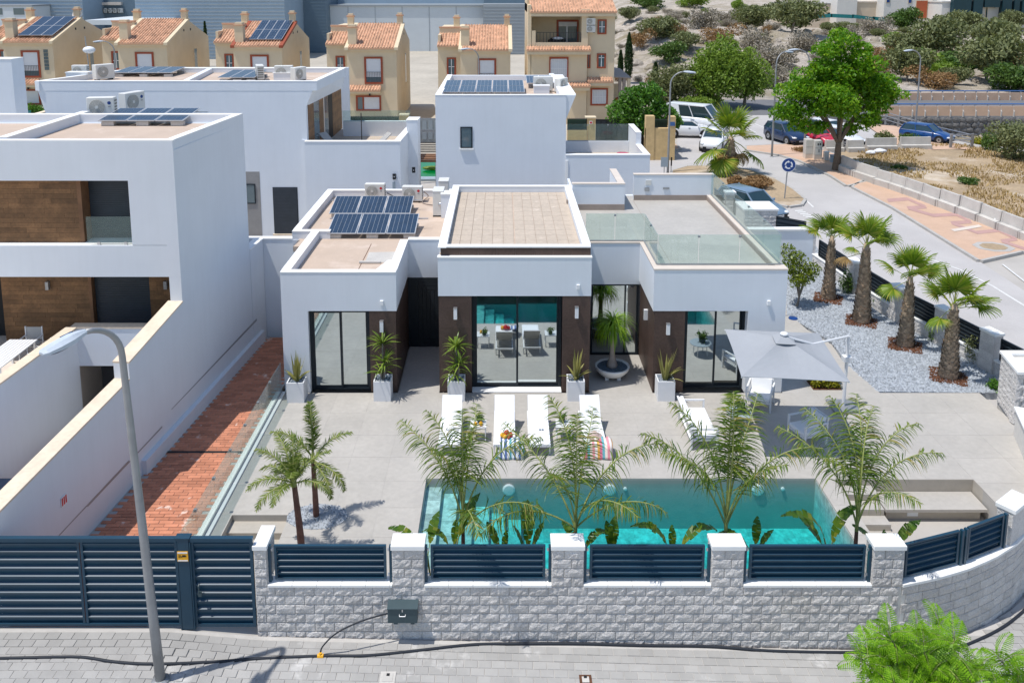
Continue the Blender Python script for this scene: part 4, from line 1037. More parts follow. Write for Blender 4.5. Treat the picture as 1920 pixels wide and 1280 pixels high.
def spline(P,n=8):
 out=[]
 for i in range(len(P)-1):
  a,b,c,d=P[max(i-1,0)],P[i],P[i+1],P[min(i+2,len(P)-1)]
  for k in range(n):
   t=k/n;out.append(.5*((2*b)+(c-a)*t+(2*a-5*b+4*c-d)*t*t+(3*b-a-3*c+d)*t**3))
 return out+[P[-1]]
def on_ground(px,lift=.03):
 out=[]
 for X,Y in px:
  p=gp(X,Y,0)
  for _ in range(3):p=gp(X,Y,gz(p.x,p.y)+lift)
  out.append(p)
 return out
hp=on_ground([(-30,1234),(60,1232),(150,1231),(215,1240),(290,1244),(400,1240),(480,1234),(600,1229),(690,1228),(780,1219),(880,1208),(960,1206),(1090,1206),(1200,1209),(1330,1211),(1440,1219),(1560,1222),(1640,1221)])
hp+=[Vector((x,y,gz(x,y)+.035))for x,y in((9.2,15.55),(10.2,15.92),(11.2,16.5),(12.2,17.3),(13.2,18.4))]
mb=MB();mb.smooth=True;mb.tube(spline(hp,6),.030,7)
tag(mb.build('black_hose','cable'),'long black hose lying along the pavement in front of the stone wall','hose')
j=on_ground([(601,1229)])[0]
w0=Vector((p0.x+.02,YW-.12,.74))
mb=MB();mb.smooth=True;mb.tube(spline([j,j+Vector((.03,.05,.16)),j.lerp(w0,.25)+Vector((0,-.02,.30)),j.lerp(w0,.6)+Vector((0,-.02,.22)),w0],6),.016,6)
tag(mb.build('feed_pipe','cable'),'thin black pipe rising from the hose joint to the meter box','pipe')
mb=MB();mb.tube([j+Vector((-.06,0,0)),j+Vector((.06,0,0))],.045,8);mb.tube([j,j+Vector((0,0,.07))],.03,8)
tag(mb.build('pipe_joint','yellow'),'small brass coloured joint on the black hose','fitting')
# === STREET LAMPS
def street_lamp(label,base,h,dirv,lean=(0,0),r=.075,reach=1.0,detailed=True):
 t=thing('street_lamp',label,'street lamp',base,'curved grey street lamps')
 d=Vector((dirv[0],dirv[1],0)).normalized();ln=Vector((lean[0],lean[1],0))
 bend=reach;P=[];Rr=[]
 zb=h-bend*.95
 for k in range(6):s=k/5;P.append(Vector((0,0,zb*s))+ln*(s*zb/h));Rr.append(r*(1.0-.38*s))
 top=P[-1].copy()
 for k in range(1,9):
  q=k/8*R(84);P.append(top+ln*0+Vector((0,0,math.sin(q)*bend*.95))+d*(1-math.cos(q))*bend);Rr.append(r*(.62-.12*k/8))
 mb=MB();mb.smooth=True;mb.tube(P,Rr,12);mb.build('pole','galvanised',t,local=True)
 mb=MB();mb.lathe([(r*1.8,0),(r*1.8,.03),(r*1.25,.06)],12);mb.build('base_plate','galvanised',t,local=True)
 e=P[-1];ang=math.atan2(d.y,d.x);T=TR(*e)@RZ(ang)@Matrix.Rotation(R(4),4,'Y')
 hd=MB();hd.smooth=False
 prof=[(0,.05,.05),(.12,.09,.08),(.30,.15,.10),(.55,.165,.09),(.78,.13,.06),(.84,.06,.03)]
 vs=[];n=8
 for x,w,hh in prof:
  for k in range(n):
   q=2*math.pi*k/n+math.pi/8;vs.append((x,w*math.cos(q),hh*max(math.sin(q),-.35)))
 fs=[(i*n+k,i*n+(k+1)%n,(i+1)*n+(k+1)%n,(i+1)*n+k)for i in range(len(prof)-1)for k in range(n)]+[tuple(range(n))[::-1],tuple(range((len(prof)-1)*n,len(prof)*n))]
 hd.add(vs,fs,T);h_=hd.build('lamp_head','lamp_head',t,local=True)
 ls=MB();ls.smooth=True;ls.blob((.52,0,-.04),(.25,.125,.055),12,6,T);ls.build('lamp_lens','lamp_lens',h_,local=True)
 if detailed:
  bx=MB();bx.box(.14,.36,-.17,-.13,-.03,.05,T);bx.build('driver_cover','lamp_lens',h_,local=True)
 return t
LB=gp(303,1300,0)
street_lamp('tall curved street lamp standing on the front pavement before the gates',(LB.x,LB.y,gz(LB.x,LB.y)),7.25,(-.42,-.90),(-.36,0.12),.095,.78)
lampy=[(1252,325,133,'curved street lamp behind the roof terrace near the roundabout',(1,-.15)),(1715,256,93,'curved street lamp standing behind the blue car near the bridge',(-1,-.2)),(1447,294,97,'street lamp left of the big bright tree beside the navy car',(.9,.5)),(1508,277,92,'street lamp half hidden inside the crown of the big bright tree',(-1,.1)),(898,150,90,'distant street lamp between the last two beige terraced houses',(-1,-.3)),(225,150,76,'distant street lamp before the second beige house',(-1,-.3))]
for X,Y,T_,l,d in lampy:
 if l.startswith('distant'):
  p=gp(X,Y+95,.3)
  top=at(X,T_,p.y).z
 else:
  p=gp(X,Y,.32);top=at(X,T_,p.y).z
 street_lamp(l,(p.x,p.y,gz(p.x,p.y)),top-.35,d,(0,0),.085,.95,False)
# === POOL TERRACE FURNITURE
def lounger_proto():
 t=thing('sun_lounger','x','sun lounger',(0,0,0),'white sun loungers facing the pool')
 W=.62
 fr=MB()
 for x in(-W/2,W/2-.04):fr.box(x,x+.04,0,1.95,.28,.33)
 fr.box(-W/2+.04,W/2-.04,0,.04,.28,.33);fr.box(-W/2+.04,W/2-.04,1.91,1.95,.28,.33);fr.build('frame','white_metal',t)
 for x,y in((-W/2,.12),(W/2-.04,.12),(-W/2,1.7),(W/2-.04,1.7)):MB().box(x,x+.04,y,y+.05,0,.28).build('leg','white_metal',t)
 MB().box(-W/2+.01,W/2-.01,.0,1.22,.332,.36).build('seat','white_fabric',t)
 S=TR(0,1.24,.345)@Matrix.Rotation(R(44),4,'X')
 b=MB();b.box(-W/2+.015,W/2-.015,0,.80,-.012,.016,S);br=b.build('backrest','white_fabric',t)
 b=MB();b.box(-W/2+.02,W/2-.02,.02,.78,-.022,-.014,S);b.build('sling_back','sling_grey',br)
 mb=MB();mb.tube([(-W/2+.06,1.5,.58),(-W/2+.06,1.78,.3)],.012,6);mb.tube([(W/2-.06,1.5,.58),(W/2-.06,1.78,.3)],.012,6);mb.tube([(-W/2+.06,1.75,.32),(W/2-.06,1.75,.32)],.012,6);mb.build('prop','grey_metal',t)
 return t
lp=lounger_proto()
lx_=[(-1.49,'white sun lounger at the left end of the row'),(.06,'white sun lounger with the striped blue towel'),(1.04,'white sun lounger with folded sunglasses, between the two middle palms'),(2.61,'white sun lounger at the right end with a straw hat and bright towel')]
for i,(x,l)in enumerate(lx_):
 o=lp if i==0 else copy_tree(lp);o['label']=l;place(o,(x,21.78,ZD),R(rnd.uniform(-1,1)))
def towel(name,label,m,x,side,w=.56,cat='towel',rows=10):
 mb=MB();mb.smooth=True
 for j in range(rows+1):
  t=j/rows
  for i in range(9):
   u=i/8-.5
   if t<.45:y=22.15-t*.85;z=ZD+.37+.012*math.sin(u*20+t*6)
   else:y=21.77-.05-(t-.45)*.22+.02*math.sin(u*14);z=ZD+.36-(t-.45)*.62
   mb.v.append((x+u*w*(1+.45*t)+.05*math.sin(t*4+side),y,z+.015*math.sin(u*17+t*3)))
 for j in range(rows):
  for i in range(8):mb.face((j*9+i,j*9+i+1,(j+1)*9+i+1,(j+1)*9+i))
 o=mb.build(name,m);tag(o,label,cat);s=o.modifiers.new('thick','SOLIDIFY');s.thickness=.012;return o
towel('beach_towel','blue and white striped towel hanging over the foot of a lounger','towel_blue',.22,0)
towel('beach_towel','pink and orange striped towel hanging over the right hand lounger','towel_pink',2.72,1)
def ball_cluster(name,label,cat,c,items):
 t=thing(name,label,cat,c)
 for dx,dy,dz,r,m,n in items:
  mb=MB();mb.smooth=True;mb.blob((dx,dy,dz+r),r,10,7);mb.build(n,m,t,local=True)
 return t
ball_cluster('fruit_bunch','bright red and yellow fruit heaped at the foot of the second lounger','fruit',(.12,22.13,ZD+.375),[(0,.05,.02,.085,'red','red_fruit'),(.11,.02,0,.07,'red','red_fruit'),(-.12,.0,0,.07,'yellow','yellow_fruit'),(-.05,-.06,0,.06,'yellow','yellow_fruit'),(.06,-.07,0,.05,'rust_red','orange_fruit')])
ht=thing('straw_hat','pale straw sun hat lying on the right hand lounger','hat',(2.62,22.2,ZD+.37))
mb=MB();mb.smooth=True;mb.lathe([(.22,0),(.21,.015),(.11,.03),(.10,.09),(.07,.12),(.01,.13)],18);mb.build('hat','skin_hat',ht,local=True)
ht=thing('white_hat','pale sun hat with green ribbon lying on the left hand lounger','hat',(-1.5,22.55,ZD+.37))
mb=MB();mb.smooth=True;mb.lathe([(.24,0),(.23,.015),(.12,.03),(.11,.08),(.07,.11),(.01,.12)],18);mb.build('hat','coping_white',ht,local=True)
mb=MB();mb.lathe([(.124,.03),(.118,.06)],18,cap=False);mb.build('ribbon','grey_blue',ht,local=True)
gl=thing('sunglasses','folded sunglasses lying on the third lounger','sunglasses',(1.12,22.55,ZD+.37))
for s in(-1,1):MB().lathe([(.03,0),(.03,.012)],10,TR(s*.04,0,0)).build('lens','lamp_lens',gl,local=True)
MB().tube([(-.07,0,.01),(.07,0,.01)],.005,5).build('frame','net_teal',gl,local=True)
def side_table(x,y,label):
 t=thing('side_table',label,'side table',(x,y,ZD),'small white side tables between the loungers')
 MB().box(-.23,.23,-.23,.23,.42,.45).build('table_top','white_metal',t,local=True)
 for sx in(-1,1):
  for sy in(-1,1):MB().box(sx*.21-.015,sx*.21+.015,sy*.21-.015,sy*.21+.015,0,.42).build('leg','white_metal',t,local=True)
 for sx in(-1,1):MB().box(sx*.21-.012,sx*.21+.012,-.195,.195,.03,.055).build('stretcher','white_metal',t,local=True)
 return t
q=gp(899,815);side_table(-.70,22.75,'small white side table with fruit and a green plant, left of the striped towel');side_table(1.78,22.75,'small white side table with a green plant, right of the middle palms')
rs=np.random.RandomState(5)
def pot_plant(x,y,z,label,s=.13,m='bush_leaf'):
 t=thing('potted_plant',label,'potted plant',(x,y,z),'little plants on the side tables')
 MB().lathe([(s*.5,0),(s*.62,s*.7),(s*.55,s*.7)],12).build('pot','cabinet_green',t,local=True)
 C=rs.normal(size=(160,3))*s*.42+np.array([0,0,s*1.15]);mb=MB().leaves(C,s*.55,.4,.4,rs);mb.build('foliage',m,t,local=True)
 return t
pot_plant(-.66,22.85,ZD+.45,'little green pot plant on the table left of the towel');pot_plant(1.75,22.85,ZD+.45,'little green pot plant on the table right of the middle palms')
ball_cluster('yellow_fruit_pair','two yellow fruits on the left side table','fruit',(-.7,22.65,ZD+.45),[(-.08,0,0,.055,'yellow','fruit'),(.08,0,0,.06,'yellow','fruit')])
def seat_set(name,label,cat,loc,rz,w,d=.78,cushions=3,m='white_fabric'):
 t=thing(name,label,cat,loc,'white garden seats under the parasol');t.rotation_euler=(0,0,rz)
 B=lambda*a:MB().box(*a)
 for x in(-w/2,w/2-.05):
  for y in(0,d-.05):B(x,x+.05,y,y+.05,0,.62 if y==0 else.62).build('leg','white_metal',t,local=True)
  B(x,x+.05,.0,d,.62,.66).build('arm','white_metal',t,local=True)
 B(-w/2+.05,w/2-.05,0,d,.26,.31).build('seat_frame','white_metal',t,local=True)
 S=TR(0,d-.10,.31)@Matrix.Rotation(R(-14),4,'X');MB().box(-w/2+.05,w/2-.05,0,.05,0,.50,S).build('back_frame','white_metal',t,local=True)
 k=(w-.12)/cushions
 for i in range(cushions):
  a=-w/2+.06+i*k
  bevel(B(a+.005,a+k-.005,.0,d-.16,.312,.43).build('seat_cushion',m,t,local=True),.03,2)
  S=TR(0,d-.24,.42)@Matrix.Rotation(R(-18),4,'X');bevel(MB().box(a+.01,a+k-.01,0,.13,0,.42,S).build('back_cushion',m,t,local=True),.035,2)
 return t
seat_set('garden_sofa','white garden sofa standing by the planter at the brown pier','sofa',(6.1,22.95,ZD),R(90),1.75)
seat_set('armchair','white armchair under the parasol, in front of the right hand window','armchair',(7.9,24.35,ZD),R(-25),.78,cushions=1)
seat_set('armchair','white armchair at the near edge of the parasol shade behind the fourth tall palm','armchair',(8.45,22.55,ZD),R(-72),.8,cushions=1)
ct=thing('coffee_table','round pale blue coffee table before the right hand window','table',(7.05,23.4,ZD))
mb=MB();mb.lathe([(.36,.42),(.38,.43),(.38,.45),(.36,.46)],24);mb.build('table_top','grey_blue',ct,local=True)
for k in range(4):a=k*1.571+.6;MB().tube([(.22*math.cos(a),.22*math.sin(a),.42),(.26*math.cos(a),.26*math.sin(a),0)],.015,6).build('leg','white_metal',ct,local=True)
pot_plant(7.1,23.4,ZD+.46,'bushy green plant on the round coffee table',.2)
um=thing('cantilever_parasol','pale grey square cantilever parasol tilted over the garden seats','parasol',(10.55,24.55,ZD))
c00,c10,c11,c01=at(1390,706,21.45),at(1594,716,21.35),at(1583,672,24.35),at(1359,617,24.4)
c11=Vector((9.62,24.3,2.95));mid=at(1472,632,22.95)
ap=Vector(((c00.x+c11.x)/2-.05,22.9,3.55));ap=at(1470,632,22.9)
N_=9;mb=MB();mb.smooth=False
quad=[c00,c10,c11,c01]
def canopy_pt(i,u,s):
 a,b=quad[i],quad[(i+1)%4];e=a.lerp(b,u);sag=.10*math.sin(math.pi*u)
 e=e.lerp((a+b+c00+c11)/4,sag*.35);p=e.lerp(ap,s);p.z-=.10*math.sin(math.pi*s)*math.sin(math.pi*u);return p
for i in range(4):
 o=len(mb.v)
 for s in range(6):
  for u in range(N_):mb.v.append(tuple(canopy_pt(i,u/(N_-1),s/5*.93)))
 for s in range(5):
  for u in range(N_-1):a=o+s*N_+u;mb.face((a,a+1,a+N_+1,a+N_))
cn=mb.build('canopy','canopy_grey',um);so=cn.modifiers.new('thick','SOLIDIFY');so.thickness=.012
mb=MB()
v0=[q.lerp(ap,.80)+Vector((0,0,.03))for q in quad];tp=ap+Vector((0,0,.10))
for i in range(4):a,b=v0[i],v0[(i+1)%4];mb.add([a,b,a.lerp(tp,.75),b.lerp(tp,.75)],[(0,1,3,2)])
mb.add([q.lerp(tp,.75)for q in v0],[(0,1,2,3)]);mb.build('vent_cap','canopy_grey',um)
mb=MB();mb.smooth=True;mb.blob(tp+Vector((0,0,.0)),(.12,.12,.06),12,6);mb.build('finial','white_metal',um)
for q in quad:
 MB().tube([q+Vector((0,0,-.03)),ap+Vector((0,0,-.06))],.014,6).build('rib','white_metal',um)
mtop=at(1590,630,24.55);MB().tube([(mtop.x,24.55,ZD),(mtop.x+.02,24.55,mtop.z)],.05,10).build('mast','white_metal',um)
jn=at(1524,645,23.4);MB().tube([Vector((mtop.x+.02,24.55,mtop.z)),jn,ap+Vector((.1,0,.0))],.035,8).build('boom','white_metal',um)
zk=at(1587,674,24.5).z;MB().box(mtop.x-.12,mtop.x+.12,24.42,24.66,zk-.06,zk+.10).build('crank_box','white_metal',um);MB().tube([(mtop.x+.1,24.45,zk),(mtop.x+.16,24.4,zk-.2)],.012,6).build('crank_handle','grey_metal',um)
MB().box(mtop.x-.4,mtop.x+.4,24.15,24.95,ZD,ZD+.07).build('base','grey_metal',um)
bp=[gp(X,Y)for X,Y in((1525,731),(1578,731),(1570,714),(1512,714))]
shb=thing('shrub_bed','low yellow green shrubs in a mulch bed behind the parasol','shrub',bp[0])
MB().prism([(p.x,p.y)for p in bp],ZD-.02,ZD+.02).build('mulch_bed','mulch',shb)
C=[]
for k in range(1100):
 u,v=rnd.random(),rnd.random();p=bp[0].lerp(bp[1],u).lerp(bp[3].lerp(bp[2],u),v*.9+.05);C.append((p.x,p.y,ZD+.05+.38*rnd.random()*(1-.6*abs(v-.5))))
MB().leaves(C,.10,.5,.5,rs).build('foliage','lantana',shb)
def planter(x,y,label):
 t=thing('planter',label,'planter',(x,y,ZD),'square white planters along the villa front');s,h,w=.27,.66,.035
 mb=MB();mb.box(-s,s,-s,-s+w,0,h);mb.box(-s,s,s-w,s,0,h);mb.box(-s,-s+w,-s+w,s-w,0,h);mb.box(s-w,s,-s+w,s-w,0,h)
 mb.build('box','planter_white',t,local=True);MB().box(-s+w,s-w,-s+w,s-w,.01,h-.06).build('soil','gravel_blue',t,local=True)
 mb=MB()
 for k in range(60):a,b=rnd.uniform(-s+.06,s-.06),rnd.uniform(-s+.06,s-.06);mb.blob((a,b,h-.055),rnd.uniform(.015,.03),5,3)
 stuff(mb.build('pebbles','gravel',t,local=True));return t
PL=[(-6.52,25.1,'square white planter at the left end of the villa front'),(-3.80,25.2,'square white planter before the left brown pier'),(-1.46,25.2,'square white planter between front door and middle window'),(2.33,25.2,'square white planter right of the middle window'),(5.18,25.2,'square white planter behind the garden sofa')]
for p in PL:planter(*p)
def strap(mb,base,az,el,L,w,droop,n=5,fold=.15):
 """one strap leaf: a bending ribbon"""
 d=Vector((math.cos(az),math.sin(az),0));s=Vector((-math.sin(az),math.cos(az),0));p=Vector(base);e=el;o=len(mb.v)
 for k in range(n+1):
  t=k/n;ww=w*(.55+.9*t if t<.4 else 1.0-.98*((t-.4)/.6)**1.6-.09+.0)*.5
  mb.v.append(tuple(p-s*max(ww,.001)));mb.v.append(tuple(p+s*max(ww,.001)))
  p=p+(d*math.cos(e)+Vector((0,0,math.sin(e))))*(L/n);e-=droop/n
 for k in range(n):a=o+2*k;mb.face((a,a+1,a+3,a+2))
def dracaena(x,y,z,label,h=1.05):
 t=thing('yucca_plant',label,'plant',(x,y,z),'spiky plants in the white planters')
 for(dx,dy,hh,n)in((.0,.05,h,46),(.07,-.04,h*.50,34),(-.05,-.05,h*.25,16)):
  mb=MB();mb.tube([(dx*.3,dy*.3,0),(dx,dy,hh*.5),(dx,dy,hh)],[.035,.03,.025],7);mb.build('stem','bark_grey',t,local=True)
  mb=MB()
  for k in range(n):strap(mb,(dx,dy,hh-.12+.14*k/n),rnd.uniform(0,6.28),R(rnd.uniform(-5,82)),rnd.uniform(.44,.66),.055,R(rnd.uniform(40,85)))
  mb.build('leaf_rosette','yucca_leaf',t,local=True)
 return t
dracaena(-3.80,25.2,ZD+.6,'bright spiky yucca in the planter before the left brown pier',1.2);dracaena(-1.46,25.2,ZD+.6,'bright spiky yucca in the planter by the front door',1.1)
def sansevieria(x,y,z,label,n=24,h=1.0,m='sword_leaf',sp=.25):
 t=thing('sword_plant',label,'plant',(x,y,z),'sword leaved plants in the white planters')
 mb=MB()
 for k in range(n):
  a=rnd.uniform(0,6.28);r=rnd.uniform(.0,.10);strap(mb,(r*math.cos(a),r*math.sin(a),0),a,R(rnd.uniform(68,88)if k>6 else rnd.uniform(35,65)),h*rnd.uniform(.55,1.1)if k>6 else h*.6,.085,R(rnd.uniform(0,14)if k>6 else 50),5)
 mb.build('leaves',m,t,local=True);return t
sansevieria(-6.52,25.1,ZD+.6,'brownish sword plant in the planter at the left end of the villa',20,.9);sansevieria(2.33,25.2,ZD+.6,'yellow edged sword plant in the planter right of the middle window');sansevieria(5.18,25.2,ZD+.6,'tall narrow sword plant in the planter behind the sofa',22,1.15)
bw_=thing('bowl_planter','wide white bowl planter in the entrance recess','planter',(3.68,26.6,ZD))
mb=MB();mb.smooth=True;mb.lathe([(.20,.06),(.40,.14),(.55,.30),(.585,.40),(.585,.43),(.53,.43),(.50,.36)],32);mb.build('bowl','bowl_white',bw_,local=True)
for k in range(4):a=k*1.571+.78;MB().box(.28*math.cos(a)-.06,.28*math.cos(a)+.06,.28*math.sin(a)-.06,.28*math.sin(a)+.06,0,.12).build('foot','bowl_white',bw_,local=True)
MB().lathe([(.01,.36),(.51,.375)],24,cap=False).build('gravel_fill','gravel_blue',bw_,local=True)
mb=MB()
for k in range(260):a=rnd.uniform(0,6.28);r=.5*math.sqrt(rnd.random());mb.blob((r*math.cos(a),r*math.sin(a),.375),rnd.uniform(.015,.026),5,3)
stuff(mb.build('pebbles','gravel_blue',bw_,local=True))
pt=thing('ponytail_palm','ponytail palm with a drooping green mop growing in the white bowl','palm',(3.68,26.65,ZD+.36))
mb=MB();mb.smooth=True;mb.lathe([(.19,0),(.18,.08),(.12,.25),(.085,.5),(.07,.95),(.06,1.30)],14);mb.build('trunk','ponytail_bark',pt,local=True)
mb=MB()
for k in range(420):
 el=rnd.uniform(5,88);strap(mb,(0,0,1.28+rnd.uniform(-.05,.22)),rnd.uniform(0,6.28),R(el),rnd.uniform(.75,1.15),.026,R(rnd.uniform(120,165)),7)
mb.build('crown','ponytail_leaf',pt,local=True)
sh=thing('garden_shower','slim outdoor shower with a blue head at the villa corner','shower',(9.06,29.5,.4))
p=at(1487,597,29.5);MB().tube([(9.06,29.5,p.z+.12),(p.x,29.5,p.z+.12),(p.x,29.5,p.z+.02)],.012,6).build('arm','grey_metal',sh);MB().lathe([(.17,0),(.16,.03),(.03,.05)],18,TR(p.x,29.5,p.z)).build('shower_head','sign_blue',sh)
# === ROOF EQUIPMENT
def ac_unit(label,loc,rz=0,s=1.0,badge='red',face=True,cat='air conditioner'):
 t=thing('ac_unit',label,cat,loc,'outdoor air conditioning units on the roofs');t.rotation_euler=(0,0,rz);t.scale=(s,s,s)
 bevel(MB().box(-.42,.42,-.16,.16,.05,.68).build('casing','ac_white',t,local=True),.015)
 g=MB();g.lathe([(.245,0),(.245,.012),(.20,.016),(.03,.02)],20,TR(-.11,-.16,.37)@Matrix.Rotation(R(90),4,'X'));go=g.build('fan_grille','ac_grille',t,local=True)
 g=MB()
 for k in range(6):r=.06+k*.034;g.lathe([(r,.02),(r+.008,.024),(r+.014,.02)],18,TR(-.11,-.16,.37)@Matrix.Rotation(R(90),4,'X'),cap=False)
 g.build('guard_rings','ac_white',go,local=True);g=MB().lathe([(.05,0),(.05,.03)],12,TR(-.11,-.165,.37)@Matrix.Rotation(R(90),4,'X'));g.build('hub','ac_white',go,local=True)
 if badge:MB().lathe([(.055,0),(.055,.006)],14,TR(.27,-.16,.50)@Matrix.Rotation(R(90),4,'X')).build('badge',badge,t,local=True);MB().box(.23,.31,-.166,-.16,.36,.40).build('badge_text','grey_metal',t,local=True)
 mb=MB()
 for k in range(5):mb.box(.421,.43,-.12,.12,.14+k*.1,.19+k*.1)
 mb.build('side_grille','ac_grille',t,local=True)
 for x in(-.3,.3):MB().box(x-.03,x+.03,-.18,.18,0,.05).build('foot','black',t,local=True)
 return t
RF=4.152
def acp(X,Y,z):p=gp(X,Y,z);return(p.x,p.y,z)
ac_unit('white air conditioner with a red badge behind the solar panels, left one of the pair',acp(704,373,RF),R(-2),1.03);ac_unit('white air conditioner with a red badge behind the solar panels, right one of the pair',acp(774,378,RF),R(-3),1.03)
for X,Y,w,d,h,l in((822,405,.42,.75,1.02,'tall grey air handling unit beside the centre roof'),(832,378,.42,.6,.9,'tall grey air handling unit behind another one beside the centre roof')):
 p=gp(X,Y,RF);t=thing('air_handler',l,'air conditioner',p);bevel(MB().box(p.x-w/2,p.x+w/2,p.y-.1,p.y+d,RF+.04,RF+h).build('casing','ac_white',t),.015)
 MB().box(p.x-w/2-.01,p.x+w/2+.01,p.y-.11,p.y+d+.01,RF+h,RF+h+.03).build('lid','ac_white',t);mb=MB();mb.smooth=True;mb.blob((p.x+.1,p.y-.11,RF+h*.5),(.09,.05,.09),10,6);mb.build('valve','steel',t);MB().box(p.x-w/2,p.x+w/2,p.y-.12,p.y+d,RF,RF+.04).build('foot','black',t)
p=gp(831,408,RF);t=thing('chimney_block','small white masonry block against the centre roof parapet','block',(-2.3,p.y,RF));MB().box(-2.46,-2.05,p.y-.05,p.y+.5,RF,RF+.95).build('block','stucco',t);MB().box(-2.48,-2.05,p.y-.07,p.y+.52,RF+.95,RF+1.0).build('cap','coping_white',t)
def cable_run(label,pts,r=.02,m='cable',n='pipe_run'):mb=MB();mb.smooth=True;mb.tube(spline([Vector(p)for p in pts],5),r,6);tag(mb.build(n,m),label,'pipes')
cable_run('black insulated pipes running between the two badge air conditioners',[gp(726,362,RF+.4),gp(738,368,RF+.15),gp(752,372,RF+.03),gp(770,375,RF+.03)]);cable_run('pinkish pipes curling right of the second badge air conditioner',[gp(795,360,RF+.4),gp(803,368,RF+.1),gp(792,380,RF+.03),gp(815,385,RF+.03)],.02,'brown_skirting')
def solar(label,loc,nx,ny,w,h,tilt,rz=0,cells=(6,2),up=.18,blocks=True,gap=.03,frame=True):
 """array facing -y, tilted back; local origin at the low front left corner"""
 t=thing('solar_array',label,'solar panels',loc,'solar panels on the roofs');t.rotation_euler=(0,0,rz)
 S=TR(0,0,up)@Matrix.Rotation(R(tilt),4,'X')
 for i in range(nx):
  for j in range(ny):
   x=i*(w+gap);y=j*(h+gap);f=MB();f.box(x,x+w,y,y+h,0,.035,S);po=f.build('solar_panel','solar_frame',t,local=True)
   c=MB();cw,ch=(w-.05)/cells[0],(h-.05)/cells[1]
   for a in range(cells[0]):
    for b in range(cells[1]):x0,y0=x+.025+a*cw,y+.025+b*ch;c.box(x0+.005,x0+cw-.005,y0+.005,y0+ch-.005,.0355,.04,S)
   c.build('cell_field','solar_cell',po,local=True)
 if blocks:
  tw=nx*(w+gap);D=ny*(h+gap)
  for k in range(3):
   for yy in(.05,D*math.cos(R(tilt))-.25):x=.08+k*(tw-.55)/2;MB().box(x,x+.42,yy,yy+.22,0,.14).build('ballast_block','concrete',t,local=True)
  for k in range(3):x=.28+k*(tw-.55)/2;y1=D*math.cos(R(tilt))-.15;MB().box(x-.02,x+.02,y1,y1+.04,.1,up+D*math.sin(R(tilt))-.02).build('strut','steel',t,local=True)
  MB().box(-.15,tw+.35,D*.8*math.cos(R(tilt)),D*.8*math.cos(R(tilt))+.04,up+D*.8*math.sin(R(tilt))-.05,up+D*.8*math.sin(R(tilt))-.01).build('rail','steel',t,local=True)
 return t
a=gp(613,443,RF+.1);b=gp(780,443,RF+.1);w=(b.x-a.x)/3-.03
solar('front row of three dark solar panels on the villa low roof',(a.x,a.y,RF),3,1,w,1.62,11)
a=gp(617,405,RF+.1);solar('rear row of three dark solar panels on the villa low roof',(a.x,a.y,RF),3,1,w,1.62,11)
a=gp(184,231,8.75);b=gp(340,233,8.75);solar('row of three solar panels on the roof of the left neighbour',(a.x,a.y,8.65),3,1,(b.x-a.x)/3-.03,1.7,6,0,(6,6),.16)
ac_unit('beige air conditioner facing the street on the left neighbour roof',acp(193,221,8.65),R(8),1.12,'sign_blue');ac_unit('air conditioner turned sideways on the left neighbour roof',acp(249,210,8.65),R(68),1.12,'sign_blue')
zt=2.0
tq=[gp(*p,zt+.74)for p in((0,636),(70,636),(60,654),(-60,685))]
dt=thing('dining_table','white slatted outdoor dining table on the neighbour terrace','table',(-15.5,22.5,zt))
tx0,tx1,ty0,ty1=gp(18,636,zt+.74).x,gp(71,636,zt+.74).x,gp(40,690,zt+.74).y,gp(40,636,zt+.74).y
for k in range(8):a=tx0+(tx1-tx0)*k/8;MB().box(a+.008,a+(tx1-tx0)/8-.008,ty0,ty1,zt+.71,zt+.74).build('table_slat','white_metal',dt)
for x in(tx0+.05,tx1-.1):
 for y in(ty0+.05,ty1-.1):MB().box(x,x+.06,y,y+.06,zt,zt+.71).build('leg','white_metal',dt)
def dchair(label,loc,rz):
 t=thing('dining_chair',label,'chair',loc,'grey sling chairs at the neighbour table');t.rotation_euler=(0,0,rz)
 MB().box(-.25,.25,-.24,.24,.43,.46).build('seat','sling_grey',t,local=True);MB().box(-.23,.23,.21,.235,.50,.90,).build('backrest','sling_grey',t,local=True)
 for x in(-.27,.24):
  MB().box(x,x+.03,.2,.24,0,.92).build('rear_leg','white_metal',t,local=True);MB().box(x,x+.03,-.24,-.2,0,.64).build('front_leg','white_metal',t,local=True);MB().box(x,x+.03,-.24,.2,.62,.65).build('arm','white_metal',t,local=True)
dchair('sling chair at the far end of the neighbour table by the wood wall',((tx0+tx1)/2,ty1+.35,zt),0);dchair('sling chair on the right of the neighbour table, farther one',(tx1+.35,ty1-.55,zt),R(-90));dchair('sling chair on the right of the neighbour table, nearer one',(tx1+.35,ty1-1.5,zt),R(-90))
q=gp(14,912,.8);cb=thing('storage_box','dark blue lidded box low in the yard left of the boundary wall','box',(q.x,q.y,.1));MB().box(q.x-.7,q.x+.25,q.y-.2,q.y+.3,.1,.75).build('box','sign_blue',cb);MB().box(q.x-.72,q.x+.27,q.y-.22,q.y+.32,.75,.83).build('lid','lamp_lens',cb)
